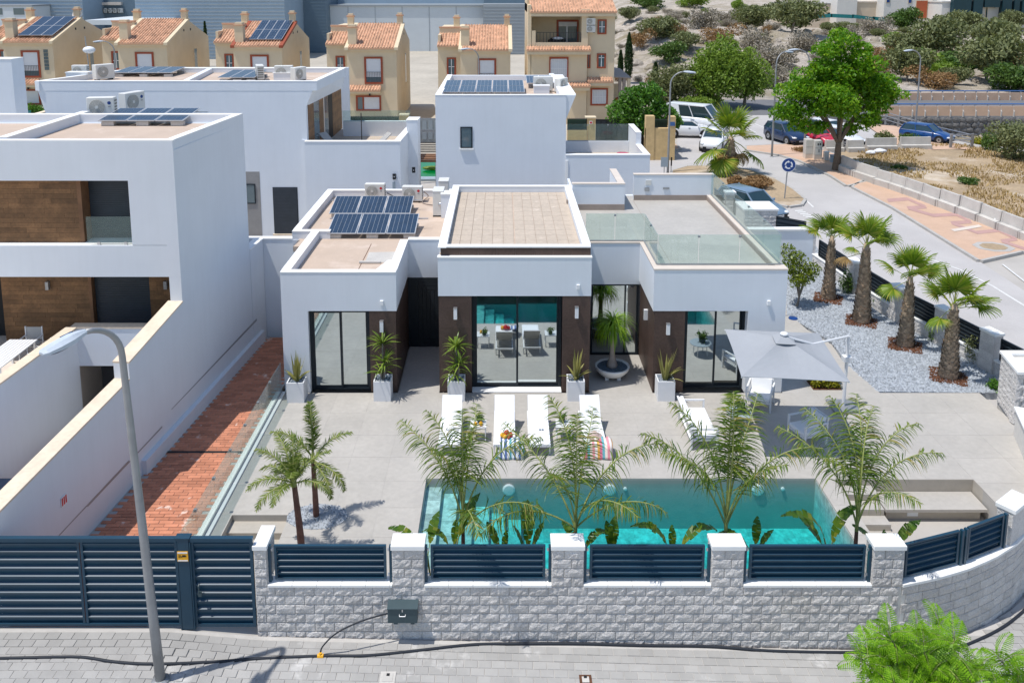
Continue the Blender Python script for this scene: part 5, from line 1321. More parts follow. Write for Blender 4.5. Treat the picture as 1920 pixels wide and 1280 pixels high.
# === PALMS AND PLANTS
def frond_mesh(name,m,L,n,ll,lw,el0,droop,ldroop,plume=.35,seed=0,stalk=.18,ragged=.0,sag=1.0,bend=0.0):
 """feather frond: arching rachis along +x with drooping leaflets"""
 rr=random.Random(seed);mb=MB();P=[];p=Vector((0,0,0));e=el0;K=14;az=0
 for k in range(K+1):
  P.append((p.copy(),e,az));t=k/K
  p=p+Vector((math.cos(e)*math.cos(az),math.cos(e)*math.sin(az),math.sin(e)))*(L/K);e-=droop/K*(.4+1.2*t);az+=bend/K*(.3+1.4*t)
 mb.m=1;mb.tube([q[0]for q in P],[.021*(1-.8*k/K)+.003 for k in range(K+1)],5);mb.m=0
 for i in range(n):
  t=stalk+(1-stalk)*(i+.5)/n;f=t*K;k=min(int(f),K-1);p=P[k][0].lerp(P[k+1][0],f-k);e=P[k][1];a=P[k][2]
  tan=Vector((math.cos(e)*math.cos(a),math.cos(e)*math.sin(a),math.sin(e)));up=Vector((-math.sin(e)*math.cos(a),-math.sin(e)*math.sin(a),math.cos(e)))
  le=ll*(math.sin(math.pi*min(1,.12+t*.84))**.6)*rr.uniform(.8,1.1)
  for s in(-1,1):
   side=Vector((-math.sin(a)*s,math.cos(a)*s,0))
   d=(tan*rr.uniform(.5,.85)+side*rr.uniform(.65,1.0)+up*rr.uniform(-plume,plume+.25)).normalized()
   q=p.copy();o=len(mb.v);nseg=4;wdir=tan.cross(d).cross(d).normalized()if rr.random()<.5 else d.cross(Vector((rr.uniform(-1,1),rr.uniform(-1,1),.6))).normalized()
   for g in range(nseg+1):
    tt=g/nseg;w=lw*(.5+.5*min(1,tt*3))*(1-tt**2.2)*.5+.0008
    mb.v.append(tuple(q-wdir*w));mb.v.append(tuple(q+wdir*w))
    d=(d+Vector((0,0,-ldroop/nseg*sag))).normalized();q=q+d*(le/nseg)
   for g in range(nseg):b=o+2*g;mb.face((b,b+1,b+3,b+2))
 return mesh_of(mb,name,[m,'petiole'])
def feather_palm(name,label,cat,loc,th,tr,fronds,meshes,group,bark='palm_stem',lean=(0,0),stems=None,sheath=.5):
 t=thing(name,label,cat,loc,group)
 pts=[Vector((0,0,0)),Vector((lean[0]*.3,lean[1]*.3,th*.4)),Vector((lean[0]*.7,lean[1]*.7,th*.75)),Vector((lean[0],lean[1],th))]
 P=spline(pts,4);mb=MB();mb.smooth=True
 rs_=[tr*(1.25-.45*k/(len(P)-1))*(1+.05*(k%2))for k in range(len(P))];mb.tube(P,rs_,9);mb.build('trunk',bark,t,local=True)
 top=P[-1]
 if sheath:
  mb=MB();mb.tube([top-Vector((0,0,.06)),top+Vector((0,0,sheath*.5)),top+Vector((0,0,sheath))],[tr*.95,tr*.8,tr*.35],8);mb.build('crown_shaft','petiole',t,local=True)
 for(az,tip,sc,k,rise)in fronds:
  o=inst(meshes[k%len(meshes)],'frond',t,top+Vector((0,0,rise)),rot=(0,tip,az),sc=(sc,sc,sc))
 return t
class Ms:
 def __init__(s,d):s.data=d
QF=[Ms(frond_mesh('frond','queen_leaf',2.75,54,.58,.028,R(80),R(58),1.3,.55,1,.34,bend=.5)),Ms(frond_mesh('frond','queen_leaf',2.75,54,.56,.028,R(82),R(82),1.4,.55,2,.34,bend=-.6)),Ms(frond_mesh('frond','queen_leaf',2.5,48,.54,.027,R(74),R(105),1.5,.6,3,.32,bend=.2)),Ms(frond_mesh('frond','queen_leaf',2.65,50,.60,.029,R(86),R(30),1.2,.6,4,.36))]
def qfronds(spec):return[(R(a),R(t),s,k,r)for a,t,s,k,r in spec]
queens=[('leftmost of the four tall feathery palms behind the front wall',(868,1018),.5,[(95,-12,.95,3,.2),(165,4,1.0,1,.1),(205,-8,.85,0,.1),(20,6,1.0,1,.1),(-15,20,.85,2,.0),(60,-4,.9,0,.2),(130,-6,.92,0,.2),(280,10,.8,2,.05),(340,-8,.85,3,.15)]),('tall feathery palm at the middle of the pool, second from the left',(1080,1012),.45,[(150,16,1.05,1,0),(190,34,.95,2,0),(110,-10,1.0,0,.2),(85,-16,.95,3,.2),(20,12,1.05,1,0),(-10,24,.9,2,0),(50,-4,.9,0,.15),(230,4,.8,0,.1),(310,8,.85,2,.1)]),('tallest feathery palm behind the front wall, before the garden sofa',(1362,1012),.50,[(92,-16,1.12,3,.25),(160,14,1.02,0,.05),(140,-2,1.05,0,.15),(35,-2,1.05,0,.15),(15,14,1.05,1,.05),(70,-12,1.08,3,.2),(250,-8,.9,3,.2),(300,4,.9,0,.1),(200,4,.9,1,.1)]),('rightmost feathery palm behind the front wall, blown over beside the pool end',(1605,1016),.6,[(150,-4,1.0,1,.1),(165,8,1.0,1,.05),(100,-10,1.0,0,.15),(60,-10,1.0,0,.15),(35,0,1.0,1,.1),(10,8,.95,1,.05),(80,-16,.95,1,.2),(300,-4,.8,2,.1),(220,-6,.8,1,.1)])]
for l,(X,Y),th,sp_ in queens:
 p=at(X,Y,16.55);feather_palm('feather_palm',l,'palm',(p.x,16.55,ZD),1.45,.045,qfronds(sp_),QF,'tall feathery palms along the front wall','palm_stem',(rnd.uniform(-.04,.04),0),sheath=.55)
DF=[Ms(frond_mesh('frond','date_leaf',1.25,64,.25,.021,R(68),R(75),.5,.25,11,.12)),Ms(frond_mesh('frond','date_leaf',1.2,62,.25,.021,R(50),R(95),.6,.25,12,.12)),Ms(frond_mesh('frond','date_leaf',1.15,60,.24,.020,R(82),R(35),.4,.3,13,.12))]
ft=[]
p=gp(567,1045);feather_palm('date_palm','shorter slender date palm, the left one by the small gravel bed','palm',(p.x,p.y,ZD),1.85,.07,qfronds([(175,0,1.0,0,0),(200,14,.95,1,0),(225,30,.9,1,0),(100,-6,.95,2,0),(60,-4,.9,2,0),(130,-4,1,0,0),(20,6,.9,0,0),(-20,20,.85,1,0),(280,4,.85,0,0),(320,0,.8,2,0),(250,20,.8,1,0),(150,16,.95,1,0)]),DF,'slender date palms by the left gravel bed',lean=(-.12,0),sheath=.2)
p=gp(593,967);feather_palm('date_palm','taller thin date palm standing in the small gravel bed','palm',(p.x,p.y,ZD),1.5,.062,qfronds([(165,-14,1.15,2,.1),(185,6,1.05,0,.05),(215,20,.9,1,0),(20,14,.95,0,0),(-30,42,1.0,1,-.05),(-50,50,.95,1,-.05),(110,-14,1.2,2,.1),(260,10,.8,1,0)]),DF,'slender date palms by the left gravel bed',lean=(-.03,0),sheath=.2)
def fan_mesh(name,m,r=.80,n=30,droop=.35,fold=.30,seed=0,spread=255,pet=.85):
 """petiole along +x then a pleated fan of pointed segments"""
 rr=random.Random(seed);mb=MB();mb.m=1;mb.tube([(0,0,0),(pet*.5,0,.05),(pet,0,0)],[.022,.016,.012],5);mb.m=0
 for i in range(n):
  a=R(spread)*((i+.5)/n-.5);s=abs(2*(i+.5)/n-1);d=Vector((math.cos(a),math.sin(a),fold*(1-s)*.3-.10*s));side=Vector((-math.sin(a),math.cos(a),0));L=r*(1.05-.35*s**2)*rr.uniform(.92,1.06)
  o=len(mb.v);q=Vector((pet,0,0));K=5;hw=R(spread)/n*.5
  for k in range(K+1):
   t=k/K;w=(hw*L*t*1.04 if t<.55 else hw*L*.57*(1-(t-.55)/.45)**.9)+.001
   pl=(.010 if i%2 else-.010)
   mb.v.append(tuple(q-side*w+Vector((0,0,pl))));mb.v.append(tuple(q+side*w-Vector((0,0,pl))))
   d=(d+Vector((0,0,-droop/K*(.15 if t<.5 else 1.5)))).normalized();q=q+d*(L/K)
  for k in range(K):b=o+2*k;mb.face((b,b+1,b+3,b+2))
 return mesh_of(mb,name,[m,'petiole'])
FAN=[Ms(fan_mesh('fan_leaf','palm_leaf',.85,30,.7,seed=1)),Ms(fan_mesh('fan_leaf','palm_leaf',.8,28,1.3,seed=2,spread=230)),Ms(fan_mesh('fan_leaf','palm_leaf',.9,30,.45,seed=3,spread=240))]
FAND=Ms(fan_mesh('fan_leaf','dead_leaf',.7,22,2.2,seed=4,spread=190))
def fan_palm(label,loc,th,r0,leaves,group='fan palms along the gravel garden',skirt=0,bed=None,s=1.0):
 t=thing('fan_palm',label,'palm',loc,group)
 prof=[(r0*1.25,0),(r0*1.2,.15),(r0*1.0,th*.25),(r0*.84,th*.5),(r0*.66,th*.75),(r0*.50,th*.95),(r0*.34,th+.25)]
 mb=MB();mb.smooth=True;mb.lathe(prof,14);mb.build('trunk','palm_bark',t,local=True)
 mb=MB();k=0;z=.08
 while z<th:
  rr_=np.interp(z,[q[1]for q in prof],[q[0]for q in prof]);m_=9
  for j in range(m_):
   a=2*math.pi*(j+.5*(k%2))/m_+rnd.uniform(-.12,.12);c,s_=math.cos(a),math.sin(a);w=rr_*.36;ou=rnd.uniform(.02,.06)
   o=len(mb.v);B=Vector((c*rr_*.97,s_*rr_*.97,z));sd=Vector((-s_,c,0))*w;tip=Vector((c*(rr_+ou),s_*(rr_+ou),z+rnd.uniform(.09,.16)))
   mb.v+=[tuple(B-sd),tuple(B+sd),tuple(tip+sd*.5),tuple(tip-sd*.5)];mb.face((o,o+1,o+2,o+3))
  z+=.085;k+=1
 mb.build('leaf_bases','palm_bark',t,local=True)
 for(az,el,kk,sc)in leaves:
  inst(FAN[kk%3],'fan_leaf',t,(0,0,th+rnd.uniform(.0,.2)),rot=(rnd.uniform(-.3,.3),R(-el),R(az)),sc=(sc*s,sc*s,sc*s))
 for k in range(skirt):inst(FAND,'dead_fan_leaf',t,(0,0,th-.05),rot=(0,R(rnd.uniform(40,70)),R(k*360/skirt+rnd.uniform(-20,20))),sc=(.95*s,)*3)
 return t
def fl(seed,n=13,lo=10,hi=85,extra=()):
 rr=random.Random(seed);out=[]
 for k in range(n):out.append((k*137.5+rr.uniform(-12,12),lo+(hi-lo)*(k/n)**.8,rr.randrange(3),rr.uniform(.88,1.08)))
 return out+list(extra)
FP=[((1553,560),'leftmost and farthest fan palm of the gravel garden',2.5,.23,fl(1,8,25,85,[(170,20,0,1.0),(10,30,1,.9)])),((1615,603),'tallest fan palm of the gravel garden, second from the left',2.95,.27,fl(2,10,25,85,[(5,18,1,1.05),(185,-8,1,.7)])),((1697,648),'third fan palm of the gravel garden, with widely spread leaves',2.45,.235,fl(3,9,20,85,[(190,-20,1,1.0),(10,22,2,1.0)])),((1778,706),'nearest fan palm of the gravel garden, at the terrace corner',2.35,.255,fl(4,11,20,85,[(200,-28,1,.95),(355,5,1,1.1),(20,14,0,1.0)]))]
for(X,Y),l,th,r0,lv in FP:
 p=gp(X,Y);t=fan_palm(l,(p.x,p.y,ZD-.02),th,r0,lv,s=.82,skirt=0)
 d=.78;a=.35;poly=[(p.x+d*math.cos(a+k*1.571),p.y+d*math.sin(a+k*1.571))for k in range(4)]
 bedt=thing('mulch_bed','square bark mulch bed round the '+l.replace(' of the gravel garden','').split(',')[0],'mulch bed',(p.x,p.y,ZD))
 MB().prism(poly,ZD-.03,ZD+.015).build('bed_base','mulch',bedt);pebbles_=pebbles(poly,420,ZD-bedt.location.z+.01,'mulch',None,.07,'bark_chips',9);pebbles_.data.transform(Matrix.Translation((-p.x,-p.y,0)));pebbles_.parent=bedt
inst(FAND,'dead_fan_leaf',[o for o in COL.objects if o.get('label','').startswith('tallest fan palm')][0],(0,0,2.8),rot=(0,R(12),R(185)),sc=(.9,)*3)
p=gp(1368,322,.5);fan_palm('fan palm standing on the roundabout island with hanging brown leaves',(p.x,p.y,gz(p.x,p.y)+.15),2.3,.42,fl(8,11,5,85,[(355,-35,1,1.3),(200,-30,0,1.3),(230,-50,1,1.4)]),'fan palm on the roundabout',8,s=1.45)
def paddle_mesh(name,L=.75,W=.24,seed=0,droop=.6,tear=True):
 rr=random.Random(seed);mb=MB();K=10;p=Vector((0,0,0));e=R(70);P=[]
 st=.35
 mb.m=1;mb.tube([(0,0,0),(st*.3,0,st*.95)],[.014,.010],5);mb.m=0
 p=Vector((st*.3,0,st*.95))
 for k in range(K+1):P.append((p.copy(),e));p=p+Vector((math.cos(e),0,math.sin(e)))*(L/K);e-=droop/K
 for s in(-1,1):
  for k in range(K):
   t0,t1=k/K,(k+1)/K
   w0=W*.5*math.sin(math.pi*(t0*.93+.05))**.7;w1=W*.5*math.sin(math.pi*(t1*.93+.05))**.7
   dz=rr.uniform(.0,.05)if tear else 0;cut=rr.uniform(.75,1.0)if(tear and rr.random()<.4)else 1
   up=.45;a0=P[k][0];a1=P[k+1][0];o=len(mb.v)
   mb.v+=[tuple(a0),tuple(a1),tuple(a1+Vector((0,s*w1*cut,w1*up-dz))),tuple(a0+Vector((0,s*w0,w0*up-dz)))]
   mb.face((o,o+1,o+2,o+3)if s>0 else(o+3,o+2,o+1,o))
 return mesh_of(mb,name,['banana_leaf','petiole'])
BL=[Ms(paddle_mesh('paddle_leaf',.75,.26,1,.5)),Ms(paddle_mesh('paddle_leaf',.85,.24,2,1.2)),Ms(paddle_mesh('paddle_leaf',.62,.22,3,.25)),Ms(paddle_mesh('paddle_leaf',.8,.22,4,1.8))]
bps=[(800,'first from the left, at the pool steps',[(150,30,1,1.0),(60,0,0,.9)]),(850,'second, close to the leftmost tall palm',[(30,-2,0,1.35),(160,10,3,.9),(80,-6,2,.8)]),(942,'third, with a pair of round leaves',[(130,10,0,.8),(60,-6,2,.7)]),(990,'fourth, left of the middle palm',[(20,0,2,.95),(90,-10,1,1.1),(170,-2,2,.9)]),(1085,'fifth, at the foot of the middle palm',[(30,12,3,1.0),(120,6,1,.8),(200,10,2,.8)]),(1148,'sixth, with upright leaves',[(70,-14,2,1.05),(110,-6,0,.8)]),(1262,'seventh, left of the tallest palm',[(165,2,3,1.2),(20,14,3,1.25),(90,-6,2,.8),(190,20,1,.7)]),(1420,'eighth, right of the tallest palm',[(170,14,3,1.0),(70,-6,2,.9),(10,4,0,.7)]),(1560,'ninth, with one long arching leaf',[(172,-2,3,1.45),(140,16,0,1.0),(20,-10,1,1.2)]),(1668,'tenth, beside the sunken corner',[(20,22,0,1.05),(160,20,0,.9),(80,10,2,.6)])]
for X,l,lv in bps:
 p=at(X,1040,16.25);t=thing('paddle_plant','broad leaved plant behind the front fence, '+l,'plant',(p.x,16.25+rnd.uniform(-.05,.2),ZD),'broad leaved plants along the pool')
 t['label']='broad leaved plant at the pool, '+l
 for az,tip,k,sc in lv:inst(BL[k%4],'paddle_leaf',t,(0,0,.85),rot=(0,R(tip),R(az)),sc=(sc,)*3)
 mb=MB();
 for k in range(3):a=k*2.1;mb.tube([(0,0,0),(.05*math.cos(a),.05*math.sin(a),.45),(.0,.0,.92)],.022,6)
 mb.build('stem','petiole',t,local=True)
def crown_points(n,blobs,rs,shell=.55):
 tot=sum(r[0]*r[1]for _,r in blobs);out=[]
 for c,r in blobs:
  k=int(n*r[0]*r[1]/tot)+1;d=rs.normal(size=(k,3));d/=np.linalg.norm(d,axis=1)[:,None];rad=shell+(1-shell)*rs.uniform(0,1,k)**.6;rad*=1+.10*np.sin(d[:,0]*9+d[:,2]*7)
  out.append(np.array(c)+d*rad[:,None]*np.array(r))
 return np.concatenate(out)
def limb_mesh(mb,tips,base,th,r):
 mb.smooth=True;fork=Vector(base)+Vector((rnd.uniform(-.1,.1),rnd.uniform(-.1,.1),th));mb.tube(spline([Vector(base),Vector(base).lerp(fork,.5)+Vector((.03,.02,0)),fork],4),[r*(1.25-.5*k/8)for k in range(9)],9)
 for tp in tips:
  tp=Vector(tp);m_=fork.lerp(tp,.5)+Vector((0,0,.12*(tp-fork).length));mb.tube(spline([fork-Vector((0,0,.1)),m_,tp],4),[r*.6*(1-.8*k/8)+.008 for k in range(9)],6)
def leafy_tree(name,label,cat,loc,blobs,n,size,m,th,r,tips=None,group=None,bark='bark_grey',seed=1,asp=.45,up=.35,shell=.5):
 t=thing(name,label,cat,loc,group);rs=np.random.RandomState(seed)
 mb=MB();limb_mesh(mb,tips or[Vector(c)for c,_ in blobs],(0,0,-.05),th,r);mb.build('trunk',bark,t,local=True)
 C=crown_points(n,blobs,rs,shell);mb=MB().leaves(C,size,asp,up,rs);mb.build('crown',m,t,local=True);return t
p=gp(1567,318,.45);rsb=random.Random(12);bl=[]
hull=[(0,0,9.4,1.0),(-.9,.2,8.4,1.3),(.8,0,8.3,1.3),(-2.0,0,7.0,1.5),(0,.6,7.3,1.8),(1.9,0,7.2,1.5),(-3.2,0,5.6,1.5),(-1.5,-.8,5.7,1.7),(.4,.5,5.8,1.8),(2.0,-.5,5.9,1.7),(3.3,.2,5.9,1.4),(-3.9,.2,4.3,1.3),(-2.3,-.6,4.3,1.4),(-.6,-.8,4.4,1.5),(1.2,0,4.2,1.4),(2.7,.3,4.8,1.4),(3.9,.2,5.0,.9),(-2.6,0,3.2,1.0),(-1.6,.3,2.9,.9),(1.4,.2,3.0,.9),(2.4,.2,3.6,.9),(0,1.5,5.5,1.8),(-1.5,1.6,6.0,1.5),(1.5,1.6,6.0,1.5),(0,-1.6,5.0,1.4)]
for x,y,z,r in hull:
 for k in range(4):a=rsb.uniform(0,6.28);bl.append(((x+r*.5*math.cos(a),y+r*.6*math.sin(a),z+rsb.uniform(-.35,.45)),(r*.62,r*.62,r*.42)))
leafy_tree('big_tree','big bright green tree with a broad feathery crown beside the road','tree',(p.x,p.y,gz(p.x,p.y)+.1),bl,30000,.27,'jacaranda_far',2.1,.24,[(-1.8,0,4.6),(1.6,0,4.4),(0,.5,6.5),(-2.8,0,5),(2.6,0,5.2),(0,-.8,4.6),(.6,.8,5.5)],None,'bark',4)
def fern_leaf(seed):
 rr=random.Random(seed);mb=MB();K=15;p=Vector((0,0,0));e=R(38);L=.50
 P=[]
 for k in range(K+1):P.append((p.copy(),e));p=p+Vector((math.cos(e),0,math.sin(e)))*(L/K);e-=R(72)/K
 mb.m=1;mb.tube([q[0]for q in P],[.005*(1-.7*k/K)for k in range(K+1)],4);mb.m=0
 for k in range(1,K+1):
  t=k/K;ll=.145*math.sin(math.pi*min(.97,t*.86+.12))**.7
  for s in(-1,1):
   d=Vector((.30,s*.9,-.12-.2*t)).normalized();q=P[k][0]
   for g in range(1,8):
    c=q+d*ll*g/7+Vector((0,0,-.03*(g/7)**2));w=.024*(1-.5*g/7);b=Vector((1,0,0))*.0165*(1-.35*g/7)
    o=len(mb.v);mb.v+=[tuple(c),tuple(c+b+d*w),tuple(c+b*.1+d*w*1.6),tuple(c-b+d*w)];mb.face((o,o+1,o+2,o+3))
 return mesh_of(mb,'fern_leaf',['jacaranda','petiole'])
FL=[Ms(fern_leaf(k))for k in range(2)]
def young_tree(label,loc,branches,seed):
 t=thing('young_tree',label,'tree',loc,'young feathery trees on the pavement');rr=random.Random(seed)
 mb=MB();mb.smooth=True;mb.tube([(0,0,0),(.02,0,.9),(0,.02,1.6)],[.04,.032,.028],8);mb.build('trunk','bark_grey',t,local=True)
 for(az,L,el)in branches:
  d=Vector((math.cos(R(az))*math.cos(R(el)),math.sin(R(az))*math.cos(R(el)),math.sin(R(el))));a=Vector((0,0,1.25+rr.uniform(0,.3)));L*=1.18;P=spline([a,a+d*L*.5+Vector((0,0,.05)),a+d*L+Vector((0,0,.12))],5)
  mb=MB();mb.smooth=True;mb.tube(P,[.022*(1-.75*k/(len(P)-1))for k in range(len(P))],6);mb.build('branch','bark_grey',t,local=True)
  n=int(9+L*11)
  for k in range(n):
   f=.30+.70*k/(n-1);q=P[min(int(f*(len(P)-1)),len(P)-1)];s=rr.uniform(.85,1.3)*(1 if k<n-3 else.8)
   inst(FL[k%2],'fern_leaf',t,q,rot=(rr.uniform(-.25,.25),R(rr.uniform(-38,12))if k<n-2 else R(-50),R(k*137.5+rr.uniform(-20,20))),sc=(s,s,s))
 return t
young_tree('young bright feathery tree on the pavement before the curved wall',(7.2,12.6,gz(7.2,12.6)),[(90,.95,78),(150,1.0,55),(20,.9,60),(80,.9,50),(175,1.2,32),(-10,1.35,20),(55,1.1,35),(120,1.0,42),(215,1.0,25),(-45,1.1,22),(270,1.0,25),(25,1.2,12),(200,1.25,12),(245,.8,45),(310,.8,48),(0,.8,42),(165,.85,40)],3)
young_tree('young feathery tree at the right edge of the pavement',(9.25,12.2,gz(9.25,12.2)),[(100,.95,62),(150,1.05,38),(175,1.0,20),(60,1.0,45),(210,.95,18),(20,.9,40)],6)
p=gp(1493,575);leafy_tree('citrus_tree','small round yellow green citrus tree at the right corner of the villa','tree',(p.x,p.y,ZD),[((0,0,1.5),(.5,.5,.45)),((-.35,.1,1.75),(.4,.4,.4)),((.35,0,1.35),(.45,.4,.35)),((.1,.2,2.0),(.35,.35,.3)),((.65,.1,1.6),(.3,.3,.3)),((-.3,.4,2.25),(.35,.35,.3)),((-.1,-.3,1.2),(.4,.35,.3))],2300,.12,'citrus_leaf',.55,.045,seed=5,shell=.35)
p=gp(1232,290,.3);leafy_tree('garden_tree','dense green tree spilling over the stone wall beside the white van','tree',(p.x-.9,p.y+1.6,.3),[((0,0,3.4),(2.0,1.6,1.5)),((-1.5,.2,3.0),(1.5,1.4,1.2)),((1.5,0,2.8),(1.4,1.3,1.1)),((.4,0,4.6),(1.3,1.2,1.0)),((-.8,0,4.3),(1.2,1.1,.9)),((2.2,-.2,2.4),(.9,.9,.7)),((.5,-.9,2.2),(1.4,.8,.8))],7500,.30,'fig_leaf',1.6,.16,seed=6)
def bushy(name,label,cat,X,Y,z,w,h,m,n=3500,size=.30,group=None,seed=1,d=None,yoff=0,up=.35):
 p=gp(X,Y,z);zz=max(hz(p.x,p.y),gz(p.x,p.y))if p.y>76 else gz(p.x,p.y);rr=random.Random(seed);B=[]
 for k in range(9):a=rr.uniform(0,6.28);q=rr.uniform(.1,.55);r=rr.uniform(.32,.5);B.append(((w/2*q*math.cos(a),(d or w)/2*q*math.sin(a),h*rr.uniform(.25,.74)),(w/2*r*1.2,(d or w)/2*r*1.2,h*.28)))
 return leafy_tree(name,label,cat,(p.x,p.y+yoff,zz),B,n,size,m,h*.3,h*.022+.02,[Vector(c)for c,_ in B[:5]],group,seed=seed,shell=.4,up=up)
bushy('pepper_tree','tall light green weeping tree in the middle of the group behind the parked van','tree',1345,200,.5,8.5,8.2,'pepper_leaf',16000,.34,'trees at the foot of the hill',21,up=-.1)
bushy('pepper_tree','light green weeping tree at the right of the group behind the parked van','tree',1395,199,.5,6.2,6.6,'pepper_leaf',10000,.32,'trees at the foot of the hill',22,up=-.1)
bushy('olive_tree','dull green bushy tree at the left of the group behind the parked van','tree',1265,196,.5,7.0,6.0,'olive_leaf',8000,.32,'trees at the foot of the hill',23)
bushy('low_bush','low bright bush at the foot of the weeping trees','shrub',1318,205,.4,6.0,1.6,'pepper_leaf',3500,.26,None,24)
def cypress(label,X,Y,z,h,w,seed):
 p=gp(X,Y,z);t=thing('cypress',label,'tree',p,'dark cypress trees beside the tall beige house');rs=np.random.RandomState(seed)
 MB().tube([(0,0,0),(0,0,h*.9)],[.12,.03],6).build('trunk','bark',t,local=True)
 u=rs.uniform(0,1,2600)**.8;a=rs.uniform(0,6.28,2600);r=w/2*np.sin(np.pi*np.clip(u*.92+.08,0,1))**.55*(1-u*.45)*rs.uniform(.6,1.08,2600);C=np.stack([r*np.cos(a),r*np.sin(a),.2+u*h],1);MB().leaves(C,.34,.30,-.3,rs).build('crown','cypress_leaf',t,local=True)
cypress('tallest dark cypress, right of the tall beige house',1178,150,1.0,6.0,1.3,3);cypress('shorter dark cypress just left of the tallest one',1163,148,1.0,3.6,.8,4);cypress('pointed dark cypress behind the dense green tree',1228,170,.8,3.2,1.0,5);cypress('thin dark cypress between the second and third beige houses',388,122,.6,6.8,.8,6)
for X,Y,w,h,m,l in((1590,548,.9,1.3,'bush_leaf','dark green shrub at the fence behind the tallest fan palm'),(1645,572,.8,.8,'bush_leaf','mid green shrub at the fence between the second and third fan palms'),(1705,602,.7,1.0,'bush_leaf','dark green shrub at the fence behind the third fan palm'),(1758,640,.8,1.0,'bush_leaf','dark green shrub at the fence behind the nearest fan palm'),(1828,678,.9,1.25,'olive_leaf','grey green shrub against the fence near the stone planter'),(1868,728,.7,.6,'fig_leaf','low bright shrub beside the stone planter'),(1830,652,.5,.45,'olive_leaf','tiny shrub near the fence at the right')):
 bushy('garden_shrub',l,'shrub',X,Y,.4,w,h,m,900,.10,'shrubs along the garden fence',hash(l)%97 if False else X%97)
for X,Y,w,h,m,l,sz in((1420,352,3.0,.75,'dry_brown','dry reddish brown shrub on the roundabout island',.16),(1378,348,1.2,.8,'dry_brown','small dry shrub under the island palm',.16),(1655,272,2.0,1.3,'olive_leaf','yellow green bush behind the grey barriers left of the blue car',.20),(1705,268,2.4,.8,'bush_leaf','low green bush behind the barriers at the blue car',.18),(1508,284,2.4,.5,'dry_brown','weedy brown growth at the kerb beside the navy car',.15),(1895,300,4.6,3.0,'olive_leaf','large green bush on the slope at the right edge',.24),(1860,283,2.2,1.6,'bush_leaf','dark bush left of the large one by the stone wall',.20),(1766,380,1.0,.45,'bush_leaf','little green weed at the foot of the pavement barriers',.14),(1815,345,1.6,.5,'bush_leaf','green weed patch behind the pavement barriers',.14),(1845,230,2.2,1.8,'lantana','yellowish shrub growing from the dark stone wall',.2),(1850,272,1.6,.9,'pepper_leaf','small green shrub at the foot of the dark stone wall',.2),(1685,318,1.4,.4,'bush_leaf','green tuft behind the first pavement barriers',.14)):
 bushy('wild_shrub',l,'shrub',X,Y,.35,w,h,m,1500 if w<3 else 4000,sz,'wild shrubs by the roads',X%89)
mb=MB();rr=random.Random(31)
for k in range(70000):
 x=rr.uniform(20,52);y=rr.uniform(34,76)
 if not inpoly(x,y,lot_poly):continue
 if noise.noise(Vector((x*.25,y*.25,5)))+.4*noise.noise(Vector((x*.8,y*.8,2)))<-.12:continue
 z=gz(x,y)+.1;h=rr.uniform(.05,.20);a=rr.uniform(0,6.28);w=rr.uniform(.02,.045);l=rr.uniform(-.15,.15);o=len(mb.v)
 mb.v+=[(x-w*math.cos(a),y-w*math.sin(a),z),(x+w*math.cos(a),y+w*math.sin(a),z),(x+l+w*.6*math.cos(a),y+l+w*.6*math.sin(a),z+h),(x+l-w*.6*math.cos(a),y+l-w*.6*math.sin(a),z+h)];mb.face((o,o+1,o+2,o+3))
o=stuff(mb.build('dry_grass','dry_grass'));tag(o,'dry straw coloured grass on the vacant lot behind the barriers','grass')
protos=[]
for k,(m,l,n,sz)in enumerate((('olive_leaf','olive green bush',3600,.22),('grey_leaf','grey leafless scrub bush',2600,.17),('bush_leaf','dark green bush',3600,.22),('pepper_leaf','yellow green bush',3600,.22),('dry_brown','brown dry bush',2200,.18))):
 rs=np.random.RandomState(60+k);rr=random.Random(70+k);B=[]
 for j in range(8):a=rr.uniform(0,6.28);q=rr.uniform(.2,1.1);B.append(((q*math.cos(a),q*math.sin(a),rr.uniform(.5,1.5)),(rr.uniform(.6,.95),rr.uniform(.6,.95),rr.uniform(.45,.7))))
 t=leafy_tree('hill_shrub',l,'shrub',(0,0,0),B,n,sz,m,.6,.07,[Vector(c)for c,_ in B[:4]],'bushes on the rocky hillside',seed=60+k,shell=.35);protos.append((t,l))
rr=random.Random(91);used=[0]*5;pos=[]
cand=[]
for k in range(2600):
 y=rr.uniform(103,215);x=rr.uniform(.10,.82)*y*.72
 if hz(x,y)<.5 or x<14:continue
 if y>176 and x>58:continue
 cand.append((x,y))
targets=[(1485,62,0,3.0),(1440,40,0,2.2),(1500,95,1,2.0),(1640,65,1,2.6),(1600,80,1,2.2),(1690,58,2,2.6),(1680,85,3,1.8),(1720,45,0,2.6),(1770,110,0,3.4),(1800,135,2,2.6),(1740,140,3,2.4),(1880,110,0,3.0),(1855,80,0,2.6),(1810,65,0,2.4),(1900,60,0,2.2),(1850,150,0,3.0),(1900,150,4,2.4),(1700,150,0,2.2),(1750,165,4,1.8),(1215,20,2,2.8),(1300,12,3,2.4),(1330,5,2,2.4),(1260,40,1,2.2),(1230,75,0,2.4),(1320,55,1,2.6),(1360,40,1,2.0),(1400,55,0,2.6),(1270,70,4,1.6),(1200,90,4,1.6),(1410,100,1,2.4),(1440,130,1,2.6),(1450,165,1,2.0),(1385,20,3,2.2),(1290,95,0,2.0),(1350,80,4,1.8),(1180,40,0,1.6),(1250,115,2,1.5),(1700,110,0,2.4),(1660,120,4,1.8),(1640,140,4,2.0),(1580,60,0,1.6),(1530,45,4,1.5),(1910,185-15,2,2.6)]
def hill_at(X,Y):
 d0=gp(X,Y,0);lo=96.0
 while lo<420:
  q=at(X,Y,lo)
  if q.z<=hz(q.x,q.y):return q
  lo+=.5
 return None
hs=[]
